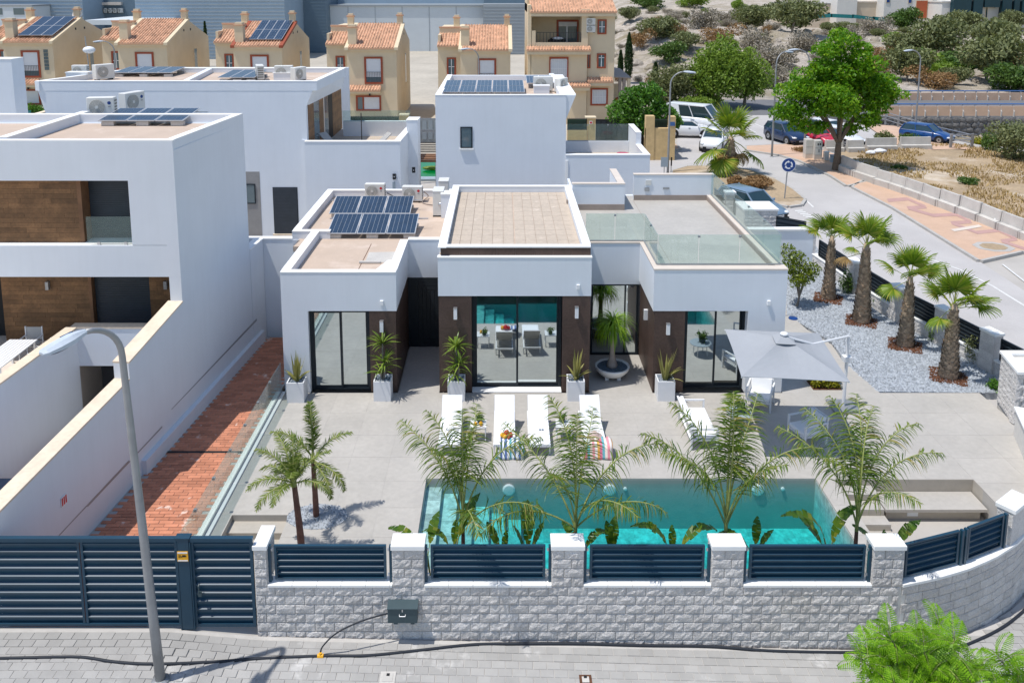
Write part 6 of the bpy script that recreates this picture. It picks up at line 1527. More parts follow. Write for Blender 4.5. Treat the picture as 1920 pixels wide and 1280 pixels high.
for X,Y,k,s in targets:
 q=hill_at(X,Y)
 if q:hs.append((q.x,q.y,k,s))
for(x,y)in cand:
 if len(hs)>=135:break
 s=rr.uniform(.5,1.2)
 if all((x-a)**2+(y-b)**2>(1.1*(s+c))**2 for a,b,_,c in hs):hs.append((x,y,rr.choice((0,0,0,1,1,1,3,4)),s))
for(x,y,k,s)in hs:
 t,l=protos[k];o=t if used[k]==0 else copy_tree(t);used[k]+=1
 place(o,(x,y,hz(x,y)-.15*s),rr.uniform(0,6.28),(s*rr.uniform(.75,1.35),s*rr.uniform(.8,1.2),s*rr.uniform(.6,1.1)))
 Xp=PPX+FPX*x/(y*1.02);o['label']=('large ' if s>1.6 else 'small ' if s<.8 else '')+l+(' at the foot' if y<122 else ' halfway up' if y<155 else ' near the top')+' of the hill '+('beside the tall beige house' if Xp<1230 else 'behind the weeping trees' if Xp<1440 else 'behind the big bright tree' if Xp<1660 else 'above the bridge road')
BM=[]
for k in range(4):
 mb=MB();mb.blob((0,0,0),(1,.8,.7),9,6);mb.v=[tuple(Vector(v)*(1+.32*noise.noise(Vector(v)*1.4+Vector((k*5,0,0)))))for v in mb.v];BM.append(mesh_of(mb,'boulder','hill_rock'))
for k in range(150):
 x,y=rr.choice(cand);s=rr.uniform(.3,1.5);o=bpy.data.objects.new('boulder',BM[k%4]);COL.objects.link(o);place(o,(x,y,hz(x,y)),rr.uniform(0,6),s);tag(o,'pale limestone boulder on the hillside','rock','boulders on the hillside')
# === REAR WHITE HOUSES
def house_part(t):
 def f(n,m,*boxes):
  mb=MB()
  for b in boxes:mb.box(*b)
  return mb.build(n,m,t)
 return f
def window(t,x0,x1,y,z0,z1,fm='window_red',fw=.14,pane='shutter_white',proj=.05,sill=None,rail=False,mull=0,axis='x',glass=None):
 """framed opening on a wall facing -y"""
 f=MB();f.box(x0,x0+fw,y-proj,y+.02,z0,z1);f.box(x1-fw,x1,y-proj,y+.02,z0,z1);f.box(x0+fw,x1-fw,y-proj,y+.02,z1-fw,z1);f.box(x0+fw,x1-fw,y-proj,y+.02,z0,z0+fw)
 fo=f.build('window',fm,t)
 if glass:
  k=z0+fw+(z1-z0-2*fw)*glass
  MB().box(x0+fw,x1-fw,y-.015,y+.01,k,z1-fw).build('shutter',pane,fo);MB().box(x0+fw,x1-fw,y-.006,y+.01,z0+fw,k-.003).build('pane','window_dim',fo)
 else:MB().box(x0+fw,x1-fw,y-.015,y+.01,z0+fw,z1-fw).build('pane' if pane!='shutter_white' else 'shutter',pane,fo)
 if mull:
  mb=MB();mb.box((x0+x1)/2-.03,(x0+x1)/2+.03,y-.03,y+.0,z0+fw,z1-fw);mb.box(x0+fw,x1-fw,y-.03,y,(z0+z1)/2-.03+.3*(mull-1),(z0+z1)/2+.03+.3*(mull-1));mb.build('mullion','paint_white',fo)
 if rail:
  mb=MB();zt=z0+fw+.95
  mb.box(x0+fw,x1-fw,y-.10,y-.08,zt,zt+.03)
  n=9
  for i in range(n+1):x=x0+fw+(x1-x0-2*fw)*i/n;mb.box(x-.012,x+.012,y-.10,y-.08,z0+fw,zt)
  mb.build('window_rail','railing_dark',fo)
 return fo
# --- left rear villa
Yb=42.6
h2=thing('white_villa','white rear villa with a slanted roof frame and a first floor terrace, left of centre','house',(-15,46,.4));hp2=house_part(h2)
ztop=at(320,152,Yb).z;xl0=at(65,152,Yb).x;xl1=at(90,225,Yb).x;xr=at(576,265,Yb).x;zsl=at(90,225,Yb).z
YB2=55
xro=at(593,152,Yb).x
mb=MB();mb.extr([(xl1,Yb,.3),(xr,Yb,.3),(xr,Yb,at(575,200,Yb).z),(xro,Yb,ztop-.05),(xl0,Yb,ztop-.05),(xl1,Yb,zsl)],(0,.35,0));mb.build('wall','stucco',h2)
yb_=gp(648,127,ztop).y;q=gp(648,127,ztop);q2=at(637,165,q.y)
mb=MB();mb.add([(xro,Yb+.36,ztop-.05),(xr,Yb+.36,at(575,200,Yb).z),(q.x-.2,q.y,q2.z),(q.x,q.y,ztop-.05),(xro-.3,Yb+.36,ztop-.05),(xr-.3,Yb+.36,at(575,200,Yb).z),(q.x-.5,q.y,q2.z),(q.x-.3,q.y,ztop-.05)],[(0,1,2,3),(7,6,5,4),(0,3,7,4),(1,5,6,2),(0,4,5,1),(3,2,6,7)]);mb.build('roof_fin','stucco',h2)
poly=[(xl0,Yb-.01),(xro+.01,Yb-.01),(q.x+.01,q.y),(xl0+2.2,q.y)]
MB().prism([(xl0+.3,Yb+.25),(xro-.3,Yb+.25),(q.x-.3,q.y-.25),(xl0+2.4,q.y-.25)],ztop-.5,ztop-.28).build('roof','roof_gravel',h2)
def rim(t,poly,z0,z1,w=.26,skip=()):
 n=len(poly)
 for i in range(n):
  if i in skip:continue
  a=Vector((*poly[i],0));b=Vector((*poly[(i+1)%n],0));d=(b-a).normalized();nn=Vector((-d.y,d.x,0))*w
  MB().prism([(v.x,v.y)for v in(a,b,b+nn,a+nn)],z0,z1-.03).build('parapet','stucco',t);MB().prism([(v.x,v.y)for v in(a-nn*.04,b-nn*.04,b+nn*1.04,a+nn*1.04)],z1-.03-.001*i,z1-.001*i).build('coping','coping_white',t)
rim(h2,poly,ztop-.5,ztop)
m0,m1=gp(345,152,ztop),gp(398,127,ztop);MB().prism([(m0.x-.2,Yb+.26),(m0.x+.1,Yb+.26),(m1.x+.1,q.y-.3),(m1.x-.2,q.y-.3)],ztop-.4,ztop-.02).build('parapet','stucco',h2)
hp2('wall','stucco',(xl1,xl1+.3,Yb+.351,YB2,.3,ztop-1.2),(xl1,xr,YB2-.3,YB2,.3,ztop-.5))
n0,n1=at(462,322,Yb-.01),at(492,445,Yb-.01);hp2('niche','concrete_dark',(n0.x-1.0,n1.x,Yb-.012,Yb,.4,n0.z))
w0,w1=at(464,345,Yb-.03),at(480,382,Yb-.03);window(h2,w0.x-.3,w1.x,Yb-.02,w1.z,w0.z,'frame_dark',.05,'window_dim',.03)
d0,d1=at(511,351,Yb),at(561,438,Yb);hp2('shutter_frame','frame_dark',(d0.x,d1.x,Yb-.012,Yb,d1.z,d0.z))
mb=MB();k=(d0.z-d1.z)/32
for i in range(32):mb.box(d0.x+.04,d1.x-.04,Yb-.03,Yb-.012,d1.z+i*k+.008,d1.z+(i+1)*k-.002)
stuff(mb.build('shutter_slats','shutter_dark',h2));hp2('door_sill','coping_stone',(d0.x-.05,d1.x+.05,Yb-.12,Yb+.0,d1.z-.10,d1.z))
hp2('wall_fold','stucco',(xr-.28,xr+.001,Yb-.05,Yb,.4,at(575,262,Yb).z))
tz=at(575,265,Yb-.4).z;tx1=at(750,265,Yb-.4).x;ty=Yb-.4
p2=gp(779,245,tz);hp2('terrace_wall','stucco',(xr-.05,tx1,ty,ty+.3,.3,tz-.04));hp2('terrace_floor','roof_tile',(xr,tx1,ty+.3,Yb+9,.3,tz-1.0))
MB().prism([(tx1-.3,ty+.3),(tx1,ty+.3),(tx1+.25,Yb+7),(tx1-.05,Yb+7)],.3,tz-.04).build('terrace_wall','stucco',h2)
q5=gp(776,222,tz+1.0);MB().prism([(tx1+.02,Yb+2.4),(tx1+.62,Yb+2.4),(tx1+.66,Yb+3.4),(tx1+.06,Yb+3.4)],.3,tz+.62).build('terrace_wall','stucco',h2)
hp2('coping','coping_white',(xr-.06,tx1+.02,ty-.02,ty+.32,tz-.04,tz));MB().prism([(tx1-.32,ty+.321),(tx1+.02,ty+.321),(tx1+.27,Yb+7),(tx1-.07,Yb+7)],tz-.041,tz-.001).build('coping','coping_white',h2)
MB().prism([(tx1-.0,Yb+2.38),(tx1+.64,Yb+2.38),(tx1+.68,Yb+3.42),(tx1+.04,Yb+3.42)],tz+.62,tz+.66).build('coping','coping_white',h2)
hp2('terrace_wall','stucco',(xr+.6,tx1,Yb+6.6,Yb+6.85,tz-1,tz-.1));g_=MB().box(xr+.6,tx1-.2,Yb+6.5,Yb+6.52,tz-.1,tz+.55).build('glass_guard','rail_glass',h2)
for i,(a,b,m)in enumerate(((0,1.3,'wood_tile'),(1.3,2.6,'window_dim'),(2.6,3.7,'wood_tile'),(3.7,4.0,'coping_beige'),(4.0,5.0,'window_dim'),(5.0,6.2,'black'),(6.2,9.0,'wood_tile'))):
 y0=Yb+.36+a;y1=Yb+.36+b
 if m=='wood_tile':
  z=tz-1
  while z<ztop-1.2:MB().box(xr-.02,xr+.02,y0,y1,z,min(z+.195,ztop-1.1)).build('wood_plank',m,h2);z+=.2
 else:hp2({'window_dim':'window','black':'doorway','coping_beige':'reveal'}[m],m,(xr-.02,xr+.015,y0,y1,tz-1,ztop-1.1))
hp2('wall_core','black',(xr-.4,xr-.03,Yb+.36,Yb+9.5,tz-1,ztop-1))
for(X,Y)in((740,330),(776,318)):
 p=at(X,Y,Yb-.3 if X<750 else Yb+2);l=MB().box(p.x-.08,p.x+.08,p.y-.2,p.y,p.z-.14,p.z+.14).build('wall_lamp','black',h2)
 mb=MB();mb.blob((p.x,p.y-.12,p.z),(.09,.09,.12),8,5);mb.build('lamp_globe','paint_white',l)
hp2('blue_hatch','grey_blue',(at(736,345,ty).x,at(741,345,ty).x,ty-.02,ty,.6,at(738,341,ty).z))
def sun_chair(x,y,z,label,rz):
 t=thing('deck_chair',label,'deck chair',(x,y,z),'chairs on the rear terrace');t.rotation_euler=(0,0,rz)
 S=TR(0,0,.35)@Matrix.Rotation(R(40),4,'X');MB().box(-.3,.3,0,.8,0,.04,S).build('backrest','sling_grey',t,local=True);MB().box(-.3,.3,-.7,0,.3,.35).build('seat','sling_grey',t,local=True)
 for x_ in(-.3,.28):MB().tube([(x_,-.6,0),(x_,.3,.5),(x_,.6,0)],.02,5).build('leg','railing_dark',t,local=True)
p=at(620,258,Yb+2.5);sun_chair(p.x,p.y,tz-1,'grey sling chair on the rear terrace by the wood wall',R(60));p=at(712,258,Yb+2.5);sun_chair(p.x,p.y,tz-1,'grey sling chair on the rear terrace at the right parapet',R(-60))
p=at(678,250,Yb+4);t=thing('closed_parasol','thin dark parasol pole standing on the rear terrace','parasol',(p.x,p.y,tz-1));MB().tube([(p.x,p.y,tz-1),(p.x,p.y,at(678,212,Yb+4).z)],.03,6).build('pole','railing_dark',t);MB().box(p.x-.25,p.x+.25,p.y-.25,p.y+.25,tz-1,tz-.9).build('base','grey_metal',t)
ZH2=ztop-.28
for(X,Y,s_,rz,l)in((152,145,1.0,0,'small air conditioner at the left end of the rear villa roof'),(195,150,1.25,55,'pale air conditioner turned sideways at the left of the rear villa roof'),(488,150,1.2,-70,'air conditioner on edge at the middle of the rear villa roof'),(533,150,1.15,5,'green grilled air conditioner on the rear villa roof'),(560,152,1.1,65,'rightmost air conditioner on the rear villa roof')):ac_unit(l,acp(X,Y,ZH2),R(rz),s_,None)
for X0,X1,Y,l in((140,165,150,'white service box at the left of the rear villa roof'),(513,549,151,'white service box at the right of the rear villa roof')):
 a,b=gp(X0-16 if X0<200 else X0,Y,ZH2),gp(X1,Y,ZH2);t=thing('service_box',l,'box',a);MB().box(a.x,b.x,a.y,a.y+.6,ZH2,ZH2+.38).build('box','stucco',t);MB().box(a.x-.03,b.x+.03,a.y-.03,a.y+.63,ZH2+.38,ZH2+.42).build('lid','paint_white',t)
a=gp(212,138,ZH2+.2);b=gp(322,138,ZH2+.2);solar('flat row of solar panels on the rear villa roof, left group',(a.x,a.y,ZH2),4,1,(b.x-a.x)/4-.03,2.2,3,0,(6,10),.22);a=gp(408,147,ZH2+.2);b=gp(478,147,ZH2+.2);solar('flat row of solar panels on the rear villa roof, right group',(a.x,a.y,ZH2),3,1,(b.x-a.x)/3-.03,2.6,3,0,(6,10),.22)
p=gp(167,130,ZH2);t=thing('antenna_mast','thin mast with a white globe rising from the rear villa roof','antenna',p);MB().tube([p,p+Vector((-.1,0,2.0))],.03,6).build('mast','grey_metal',t);mb=MB();mb.smooth=True;mb.blob(at(167,94,p.y),(.38,.3,.22),12,6);mb.build('globe','paint_white',t)
# --- centre rear villa
Yc=42.5;h3=thing('white_villa','white rear villa with one small dark window and a roof of solar panels, centre','house',(0,46,.4));hp3=house_part(h3)
z3=at(900,178,Yc).z;xa,xb=at(816,178,Yc).x,at(1062,178,Yc).x;xf=at(1080,178,Yc).x;q3=gp(1020,140,z3);qa=gp(850,140,z3)
hp3('wall','stucco',(xa,xb,Yc,Yc+.35,.3,z3-.03),(xa,xa+.3,Yc+.351,q3.y,.3,z3-.03),(xb-.3,xb,Yc+.351,q3.y+1,.3,z3-.03),(xa,xb,q3.y-.3,q3.y,.3,z3-.03));hp3('coping','coping_white',(xa-.01,xb+.01,Yc-.012,Yc+.3,z3-.03,z3))
MB().extr([(xb+.001,Yc+.05,z3-.031),(xf,Yc+.05,z3-.031),(xb+.001,Yc+.05,at(1064,224,Yc).z)],(0,q3.y-Yc-.3,0)).build('roof_fin','stucco',h3);hp3('coping','coping_white',(xb-.3,xf+.02,Yc+.301,q3.y,z3-.032,z3-.002),(xa-.01,xa+.3,Yc+.301,q3.y,z3-.031,z3-.001))
hp3('roof','roof_gravel',(xa+.3,xb-.3,Yc+.3,q3.y-.3,z3-.6,z3-.36))
w0,w1=at(863,238,Yc),at(886,278,Yc);window(h3,w0.x,w1.x,Yc-.005,w1.z,w0.z,'frame_dark',.06,'window_dim',.03);hp3('window_sill','coping_white',(w0.x-.04,w1.x+.06,Yc-.10,Yc,w1.z-.07,w1.z))
a=gp(829,174,z3-.1);b=gp(985,174,z3-.1);solar('large array of pale blue solar panels on the centre rear villa, left block',(a.x,a.y,z3-.36),5,2,(b.x-a.x)/5-.03,1.9,3,0,(4,5),.26,False);a=gp(988,160,z3-.1);b=gp(1040,160,z3-.1);solar('small array of pale blue solar panels on the centre rear villa, right block',(a.x,a.y+.5,z3-.36),2,1,(b.x-a.x)/2-.03,2.4,4,0,(4,5),.3,False)
ac_unit('green grilled air conditioner on the centre rear villa roof',acp(1018,172,z3-.36),R(4),1.25,None);ac_unit('air conditioner on edge at the right end of the centre rear villa roof',acp(1052,173,z3-.36),R(60),1.15,None)
a=gp(1001,176,z3-.36);t=thing('service_box','white service box before the air conditioner on the centre rear villa','box',a);MB().box(a.x,a.x+.85,a.y,a.y+.5,z3-.36,z3+.05).build('box','stucco',t);MB().box(a.x-.03,a.x+.88,a.y-.03,a.y+.53,z3+.05,z3+.09).build('lid','paint_white',t)
za=at(1140,290,Yc-.1).z;x2=at(1219,290,Yc-.1).x
hp3('terrace_wall','stucco',(xb+.002,x2,Yc-.1,Yc+.2,.3,za-.04),(x2-.28,x2,Yc+.201,Yc+5.6,.3,za-.04));hp3('coping','coping_white',(xb,x2+.02,Yc-.12,Yc+.22,za-.04,za),(x2-.3,x2+.02,Yc+.221,Yc+2.8,za-.042,za-.002),(x2-.3,x2+.02,Yc+2.8,Yc+5.6,za+.62,za+.66))
hp3('terrace_wall','stucco',(x2-.28,x2,Yc+2.8,Yc+5.6,za-.04,za+.62),(xb,x2-.29,Yc+5.2,Yc+5.45,1,za-.3));hp3('terrace_floor','roof_tile',(xb,x2-.28,Yc+.2,Yc+5.5,.3,za-.95));hp3('gutter','coping_white',(xb-.02,xb+.12,Yc-.14,Yc-.1,1,za-.3))
gl_=thing('glass_balustrade','glass balustrade at the back of the small rear terrace','railing',(xb+2,Yc+5.3,za-.3));glass_rail(gl_,[(xb+.5,Yc+5.3),(x2-.35,Yc+5.3)],za-.3,1.0,[3])
p=at(1168,283,Yc+2.0);t=thing('pool_float','bright pink inflatable lying on the small rear terrace','inflatable',(p.x,p.y,za-.95));mb=MB();mb.smooth=True;mb.lathe([(.18,.0),(.32,.03),(.36,.10),(.32,.17),(.18,.2)],16,TR(p.x,p.y,za-.5));mb.build('ring','car_red',t);MB().box(p.x-.4,p.x+.4,p.y-.4,p.y+.4,za-.95,za-.5).build('stand','roof_tile',t)
# --- gap between them: pergola, green pool, gates, bins
g0,g1=gp(786,352,.4),gp(815,352,.4)
gpool=thing('garden_pool','bright green garden pool seen in the gap between the rear villas','pool',(g1.x,50,.4))
a,b,c_,d=gp(784,332,.4),gp(822,332,.4),gp(822,300,.4),gp(786,300,.4)
MB().prism([(v.x,v.y)for v in(a,b,c_,d)],.28,.42).build('water','water_green',gpool);a2,b2=gp(783,337,.4),gp(823,337,.4);MB().prism([(v.x,v.y)for v in(a2,b2,b,a)],.28,.44).build('pool_edge','grey_blue',gpool)
p=gp(810,318,.45);t=thing('pool_toy','pale green inflatable floating on the green garden pool','inflatable',p);mb=MB();mb.smooth=True;mb.blob(p+Vector((0,0,.12)),(.7,.3,.14),12,6);mb.build('float','yucca_leaf',t)
t=thing('pergola','brown timber pergola slats in the gap between the rear villas','pergola',(g0.x,47,2.5))
for k in range(4):
 a,b=at(768+k*1,292+k*3.5,47.5-k*.45),at(820,292+k*3.5,47.5-k*.45);MB().box(a.x,b.x,a.y,a.y+.3,a.z-.06,a.z+.06).build('slat','wood_brown',t)
for X in(771,818):a=at(X,300,46.3);MB().box(a.x-.05,a.x+.05,a.y,a.y+.1,.3,a.z).build('post','stucco',t)
t=thing('louvred_fence','dark louvred fence behind the brown pergola','fence',(g0.x,56,.4));a,b=at(786,287,55),at(818,266,55);
for k in range(6):z=a.z+(b.z-a.z)*k/6;MB().box(a.x,b.x,55,55.05,z+.03,z+(b.z-a.z)/6-.03).build('slat','black',t)
MB().box(a.x-.1,a.x,54.95,55.1,.3,b.z).build('post','stucco',t)
for(Y0_,Y1_,y,l)in((262,243,58,'nearer grey panelled gate between the rear villas'),(243,222,64,'farther grey panelled gate between the rear villas')):
 t=thing('panelled_gate',l,'gate',(at(782,Y0_,y).x,y,.4),'grey panelled gates');a,b=at(779,Y0_+6,y),at(824,Y1_,y);MB().box(a.x,b.x,y,y+.06,a.z,b.z).build('gate_leaf','grey_metal',t)
 for k in range(4):x=a.x+(b.x-a.x)*(k+.14)/4;MB().box(x,x+(b.x-a.x)*.18,y-.03,y,a.z+.25,b.z-.2).build('panel','warehouse_grey',t)
sl=thing('white_villa','white gable end of another villa cut by the left edge','house',(-32,50,.4));a=at(21,112,47);MB().box(-42,a.x,47,48.2,.3,a.z).build('wall','stucco',sl);MB().box(-42,a.x+.02,46.98,48.2,a.z,a.z+.04).build('coping','coping_white',sl)
a,b=at(0,238,39.5),at(74,220,42);t=wall_run('yard_wall','low pale yard wall with sloping cap behind the left neighbour',[(at(-60,250,38).x,38,at(-60,250,38).z),(b.x,b.y+1.5,b.z+.2)],.25,side=1)
# === BEIGE TERRACED HOUSES
def beige_house(label,Xl,Xr,Yeave,wing=True,tall=False,base=.5,ydist=80.0,depth=11.5,solar_roof=False,side_windows=True,red_edge=False,ground_win=True):
 e0,e1=at(Xl,Yeave,ydist),at(Xr,Yeave,ydist);x0,x1,ze=e0.x,e1.x,e0.z;t=thing('terraced_house',label,'house',((x0+x1)/2,ydist+4,base),'beige terraced houses with clay tile roofs');H=house_part(t)
 w=x1-x0;ym=ydist+depth*.5;zr=ze+1.95;zb=base-.2
 mb=MB();mb.extr([(x1,ydist,zb),(x1,ydist+depth,zb),(x1,ydist+depth,ze-.1),(x1,ym,zr-.1),(x1,ydist,ze-.1)],(-.25,0,0));mb.extr([(x0,ydist,zb),(x0,ydist+depth,zb),(x0,ydist+depth,ze-.1),(x0,ym,zr-.1),(x0,ydist,ze-.1)],(.25,0,0));mb.build('gable_wall','beige_wall',t)
 H('wall','beige_wall',(x0+.251,x1-.251,ydist+.002,ydist+.3,zb,ze-.05));H('eave_trim','beige_trim',(x0-.05,x1+.05,ydist-.18,ydist,ze-.42,ze-.12))
 def slope(xa,xb,ya,za,yb,zb_,name='roof'):
  base_=MB();base_.add([(xa,ya,za),(xb,ya,za),(xb,yb,zb_),(xa,yb,zb_),(xa,ya,za-.12),(xb,ya,za-.12),(xb,yb,zb_-.12),(xa,yb,zb_-.12)],[(0,1,2,3),(7,6,5,4),(0,4,5,1),(1,5,6,2),(2,6,7,3),(3,7,4,0)]);ro=base_.build(name,'roof_clay',t)
  n=max(2,int((xb-xa)/.26));L=math.hypot(yb-ya,zb_-za);m=max(1,int(L/.42));tb=MB()
  for i in range(n):
   xc=xa+(i+.5)*(xb-xa)/n;r=.085
   for j in range(m):
    o=len(tb.v);j0,j1=j/m,(j+1.12)/m;lift=rnd.uniform(0,.02)
    for f,sc in((j0,1.15),(min(j1,1.02),.85)):
     y=ya+(yb-ya)*f;z=za+(zb_-za)*f
     for a_ in(-1,-.45,.45,1):tb.v.append((xc+a_*r*sc,y,z+.10*sc*(1-abs(a_)**2)+lift))
    tb.face((o,o+1,o+5,o+4));tb.face((o+1,o+2,o+6,o+5));tb.face((o+2,o+3,o+7,o+6));tb.face((o,o+3,o+2,o+1))
  stuff(tb.build('roof_tiles','roof_clay',ro));return ro
 slope(x0+.2,x1-.2,ydist-.35,ze-.10,ym,zr);slope(x0+.2,x1-.2,ydist+depth+.2,ze-.05,ym,zr)
 for xx in(x0,x1):MB().add([(xx-.18,ydist-.35,ze-.05),(xx+.18,ydist-.35,ze-.05),(xx+.18,ym,zr+.06),(xx-.18,ym,zr+.06),(xx-.18,ydist-.35,ze-.3),(xx+.18,ydist-.35,ze-.3),(xx+.18,ym,zr-.2),(xx-.18,ym,zr-.2)],[(0,1,2,3),(0,4,5,1),(1,5,6,2),(3,7,4,0)]).build('verge','window_red' if red_edge else 'beige_trim',t)
 def chim(xc,yc,z0,z1,cw=.55):
  c=MB().box(xc-cw/2,xc+cw/2,yc-cw/2,yc+cw/2,z0,z1).build('chimney','beige_wall',t);MB().box(xc-cw/2-.08,xc+cw/2+.08,yc-cw/2-.08,yc+cw/2+.08,z1,z1+.12).build('chimney_cap','roof_clay',c);MB().box(xc-cw/2+.05,xc+cw/2-.05,yc-cw/2+.05,yc+cw/2-.05,z1+.12,z1+.32).build('chimney_top','beige_trim',c)
 if not tall:chim(x0+.45,ydist+.8,ze-.2,ze+1.75,.8);chim(x1-.3,ym,zr-.3,zr+.75)
 if wing:
  wx=x0-2.25;yw=ydist+1.6;zw=ze+.25
  H('wing_wall','beige_wall',(wx,x0-.002,yw,yw+.3,zb,zw-.1),(wx,wx+.25,yw+.301,ydist+depth,zb,zw+.9));slope(wx-.05,x0-.02,yw-.35,zw-.08,yw+2.4,zw+.95,'wing_roof');H('wing_wall','beige_wall',(wx,x0-.01,yw+2.4,ydist+depth-.3,zw-.5,zr-.25));H('wing_cap','roof_clay',(wx-.05,x0+.02,yw+2.35,yw+2.75,zr-.25,zr-.10));H('eave_trim','beige_trim',(wx-.05,x0-.01,yw-.15,yw,zw-.38,zw-.12))
  window(t,wx+.85,wx+1.75,yw,zw-3.05,zw-1.25,'window_red',.16,'window_dim',.06,mull=1);chim(wx+1.6,ym+.5,zr-.4,zr+.65,.6)
 k=w/5.0;wx0=x0+.5*w-.72
 window(t,wx0,wx0+1.75,ydist,ze-3.55,ze-.95,'window_red',.18,'shutter_white',.08,rail=True,glass=.22)
 if ground_win:
  za_=ze-3.75;ro=slope(x0-.1,x0+w*.68,ydist-.95,za_-.30,ydist-.02,za_+.05,'porch_roof');H('eave_trim','beige_trim',(x0-.05,x0+w*.66,ydist-.85,ydist-.003,za_-.62,za_-.40))
  fo=window(t,x0+.75,x0+3.15,ydist,ze-6.15,ze-4.65,'window_red',.16,'shutter_white',.08);MB().box(x0+1.38,x0+1.52,ydist-.06,ydist-.016,ze-6.0,ze-4.8).build('window_post','window_red',fo);MB().box(x0+.91,x0+1.38,ydist-.03,ydist-.016,ze-6.0,ze-4.8).build('pane','window_dim',fo)
  mb=MB();mb.blob((x0+2.1,ydist-.15,za_-.75),(.1,.12,.18),8,5);mb.build('porch_lamp','black',t)
 if side_windows:MB().box(x1,x1+.02,ydist+7.0,ydist+7.8,ze-4.2,ze-1.2).build('stair_window','window_dim',t);MB().box(x1+.0,x1+.03,ydist+6.9,ydist+7.0,ze-4.2,ze-1.2).build('window_jamb','beige_trim',t)
 for dy in(-1.2,.6):MB().box(x1,x1+.02,ym+dy-.12,ym+dy+.12,zr-1.2,zr-.98).build('vent','black',t)
 return t,x0,x1,ze,zr,ym
B=[('beige house at the far left with six solar panels on its tiled roof',5,98,76,True,True,False),('second beige house from the left with a plain tiled roof',220,312,79,True,False,False),('third beige house from the left with red verges and many solar panels',437,528,84,True,True,True),('fourth beige house, directly behind the terrace of the rear villa',650,743,88,True,False,False),('fifth beige house, behind the solar roof of the centre rear villa',863,957,91,True,False,False)]
HS=[]
for l,a,b,ye,wg,sr,red in B:
 h=beige_house(l,a,b,ye,wg,base=.5,red_edge=red,ground_win=True);HS.append(h)
 if sr:
  t,x0,x1,ze,zr,ym=h;tilt=math.degrees(math.atan2(zr-ze+.1,ym-79.65));w=(x1-x0)
  sx0=x0+(1.3 if not red else 1.35);solar('two rows of dark solar panels on the tiled roof of the '+('far left beige house' if not red else 'third beige house'),(sx0,80.3+(0 if not red else.3),ze+.32),3 if not red else 4,2,(x1-.1-sx0)/(3 if not red else 4)-.03,2.5,tilt,0,(2,1)if not red else(3,3),.12,False)
t,x0,x1,ze,zr,ym=HS[0]
gb=MB();a,b=at(81,93,80),at(93,132,80)
for i in range(3):
 for j in range(6):gb.box(a.x+i*(b.x-a.x)/3+.02,a.x+(i+1)*(b.x-a.x)/3-.02,79.95,80,b.z+j*(a.z-b.z)/6+.02,b.z+(j+1)*(a.z-b.z)/6-.02)
gb.build('glass_block_window','window_dim',t)
p=at(146,28,ym);ds=thing('satellite_dish','white satellite dish on the roof of the far left beige house','satellite dish',p);mb=MB();mb.smooth=True;mb.lathe([(.02,0),(.35,.06),(.5,.16)],18,TR(*p)@Matrix.Rotation(R(70),4,'X'),cap=False);mb.build('dish','paint_white',ds);MB().tube([p,p+Vector((.05,.3,-.5))],.03,6).build('mount','grey_metal',ds)
T6=thing('terraced_house','tall three storey beige house with roof terrace at the right end of the row','house',(5,86,.5),'beige terraced houses with clay tile roofs');H=house_part(T6);yF=79.0
def X_(X,y=yF):return at(X,100,y).x
def Z_(Y,y=yF):return at(1000,Y,y).z
def clay_strip(xa,xb,ya,za,yb,zb_):
 ro=MB().add([(xa,ya,za),(xb,ya,za),(xb,yb,zb_),(xa,yb,zb_),(xa,ya,za-.14),(xb,ya,za-.14),(xb,yb,zb_-.14),(xa,yb,zb_-.14)],[(0,1,2,3),(7,6,5,4),(0,4,5,1),(1,5,6,2),(2,6,7,3),(3,7,4,0)]).build('tiled_roof','roof_clay',T6)
 n=int((xb-xa)/.26);m=max(2,int(math.hypot(yb-ya,zb_-za)/.42));tb=MB()
 for i in range(n):
  xc=xa+(i+.5)*(xb-xa)/n
  for j in range(m):
   o=len(tb.v)
   for f,sc in((j/m,1.15),((j+1.1)/m,.85)):
    for a_ in(-1,-.45,.45,1):tb.v.append((xc+a_*.085*sc,ya+(yb-ya)*f,za+(zb_-za)*f+.10*sc*(1-a_*a_)+rnd.uniform(0,.01)))
   tb.face((o,o+1,o+5,o+4));tb.face((o+1,o+2,o+6,o+5));tb.face((o+2,o+3,o+7,o+6));tb.face((o,o+3,o+2,o+1))
 stuff(tb.build('roof_tiles','roof_clay',ro));H('eave_trim','beige_trim',(xa+.05,xb-.05,ya+.1,max(ya+.35,yb-.02),za-.45,za-.16))
zt2,zm=Z_(82),Z_(88)
H('wall','beige_wall',(X_(992),X_(1102),yF+3.2,yF+3.5,zt2-.2,Z_(22)),(X_(990),X_(992)+.2,yF,yF+12,.3,Z_(10)),(X_(1102),X_(1153),yF+.3,yF+.6,.3,Z_(22)),(X_(1153)-.3,X_(1153),yF+.601,yF+12,.3,Z_(22)),(X_(995),X_(1101),yF,yF+.3,.3,zm-.2),(X_(1101)-.3,X_(1101),yF+.301,yF+3.2,.3,zm-.2),(X_(1090),X_(1102),yF+.0,yF+3.5,zm-.2,Z_(25)),(X_(997),X_(1004),yF,yF+.3,zm,Z_(58)),(X_(1002),X_(1090),yF+.02,yF+.25,zm-.1,Z_(80)))
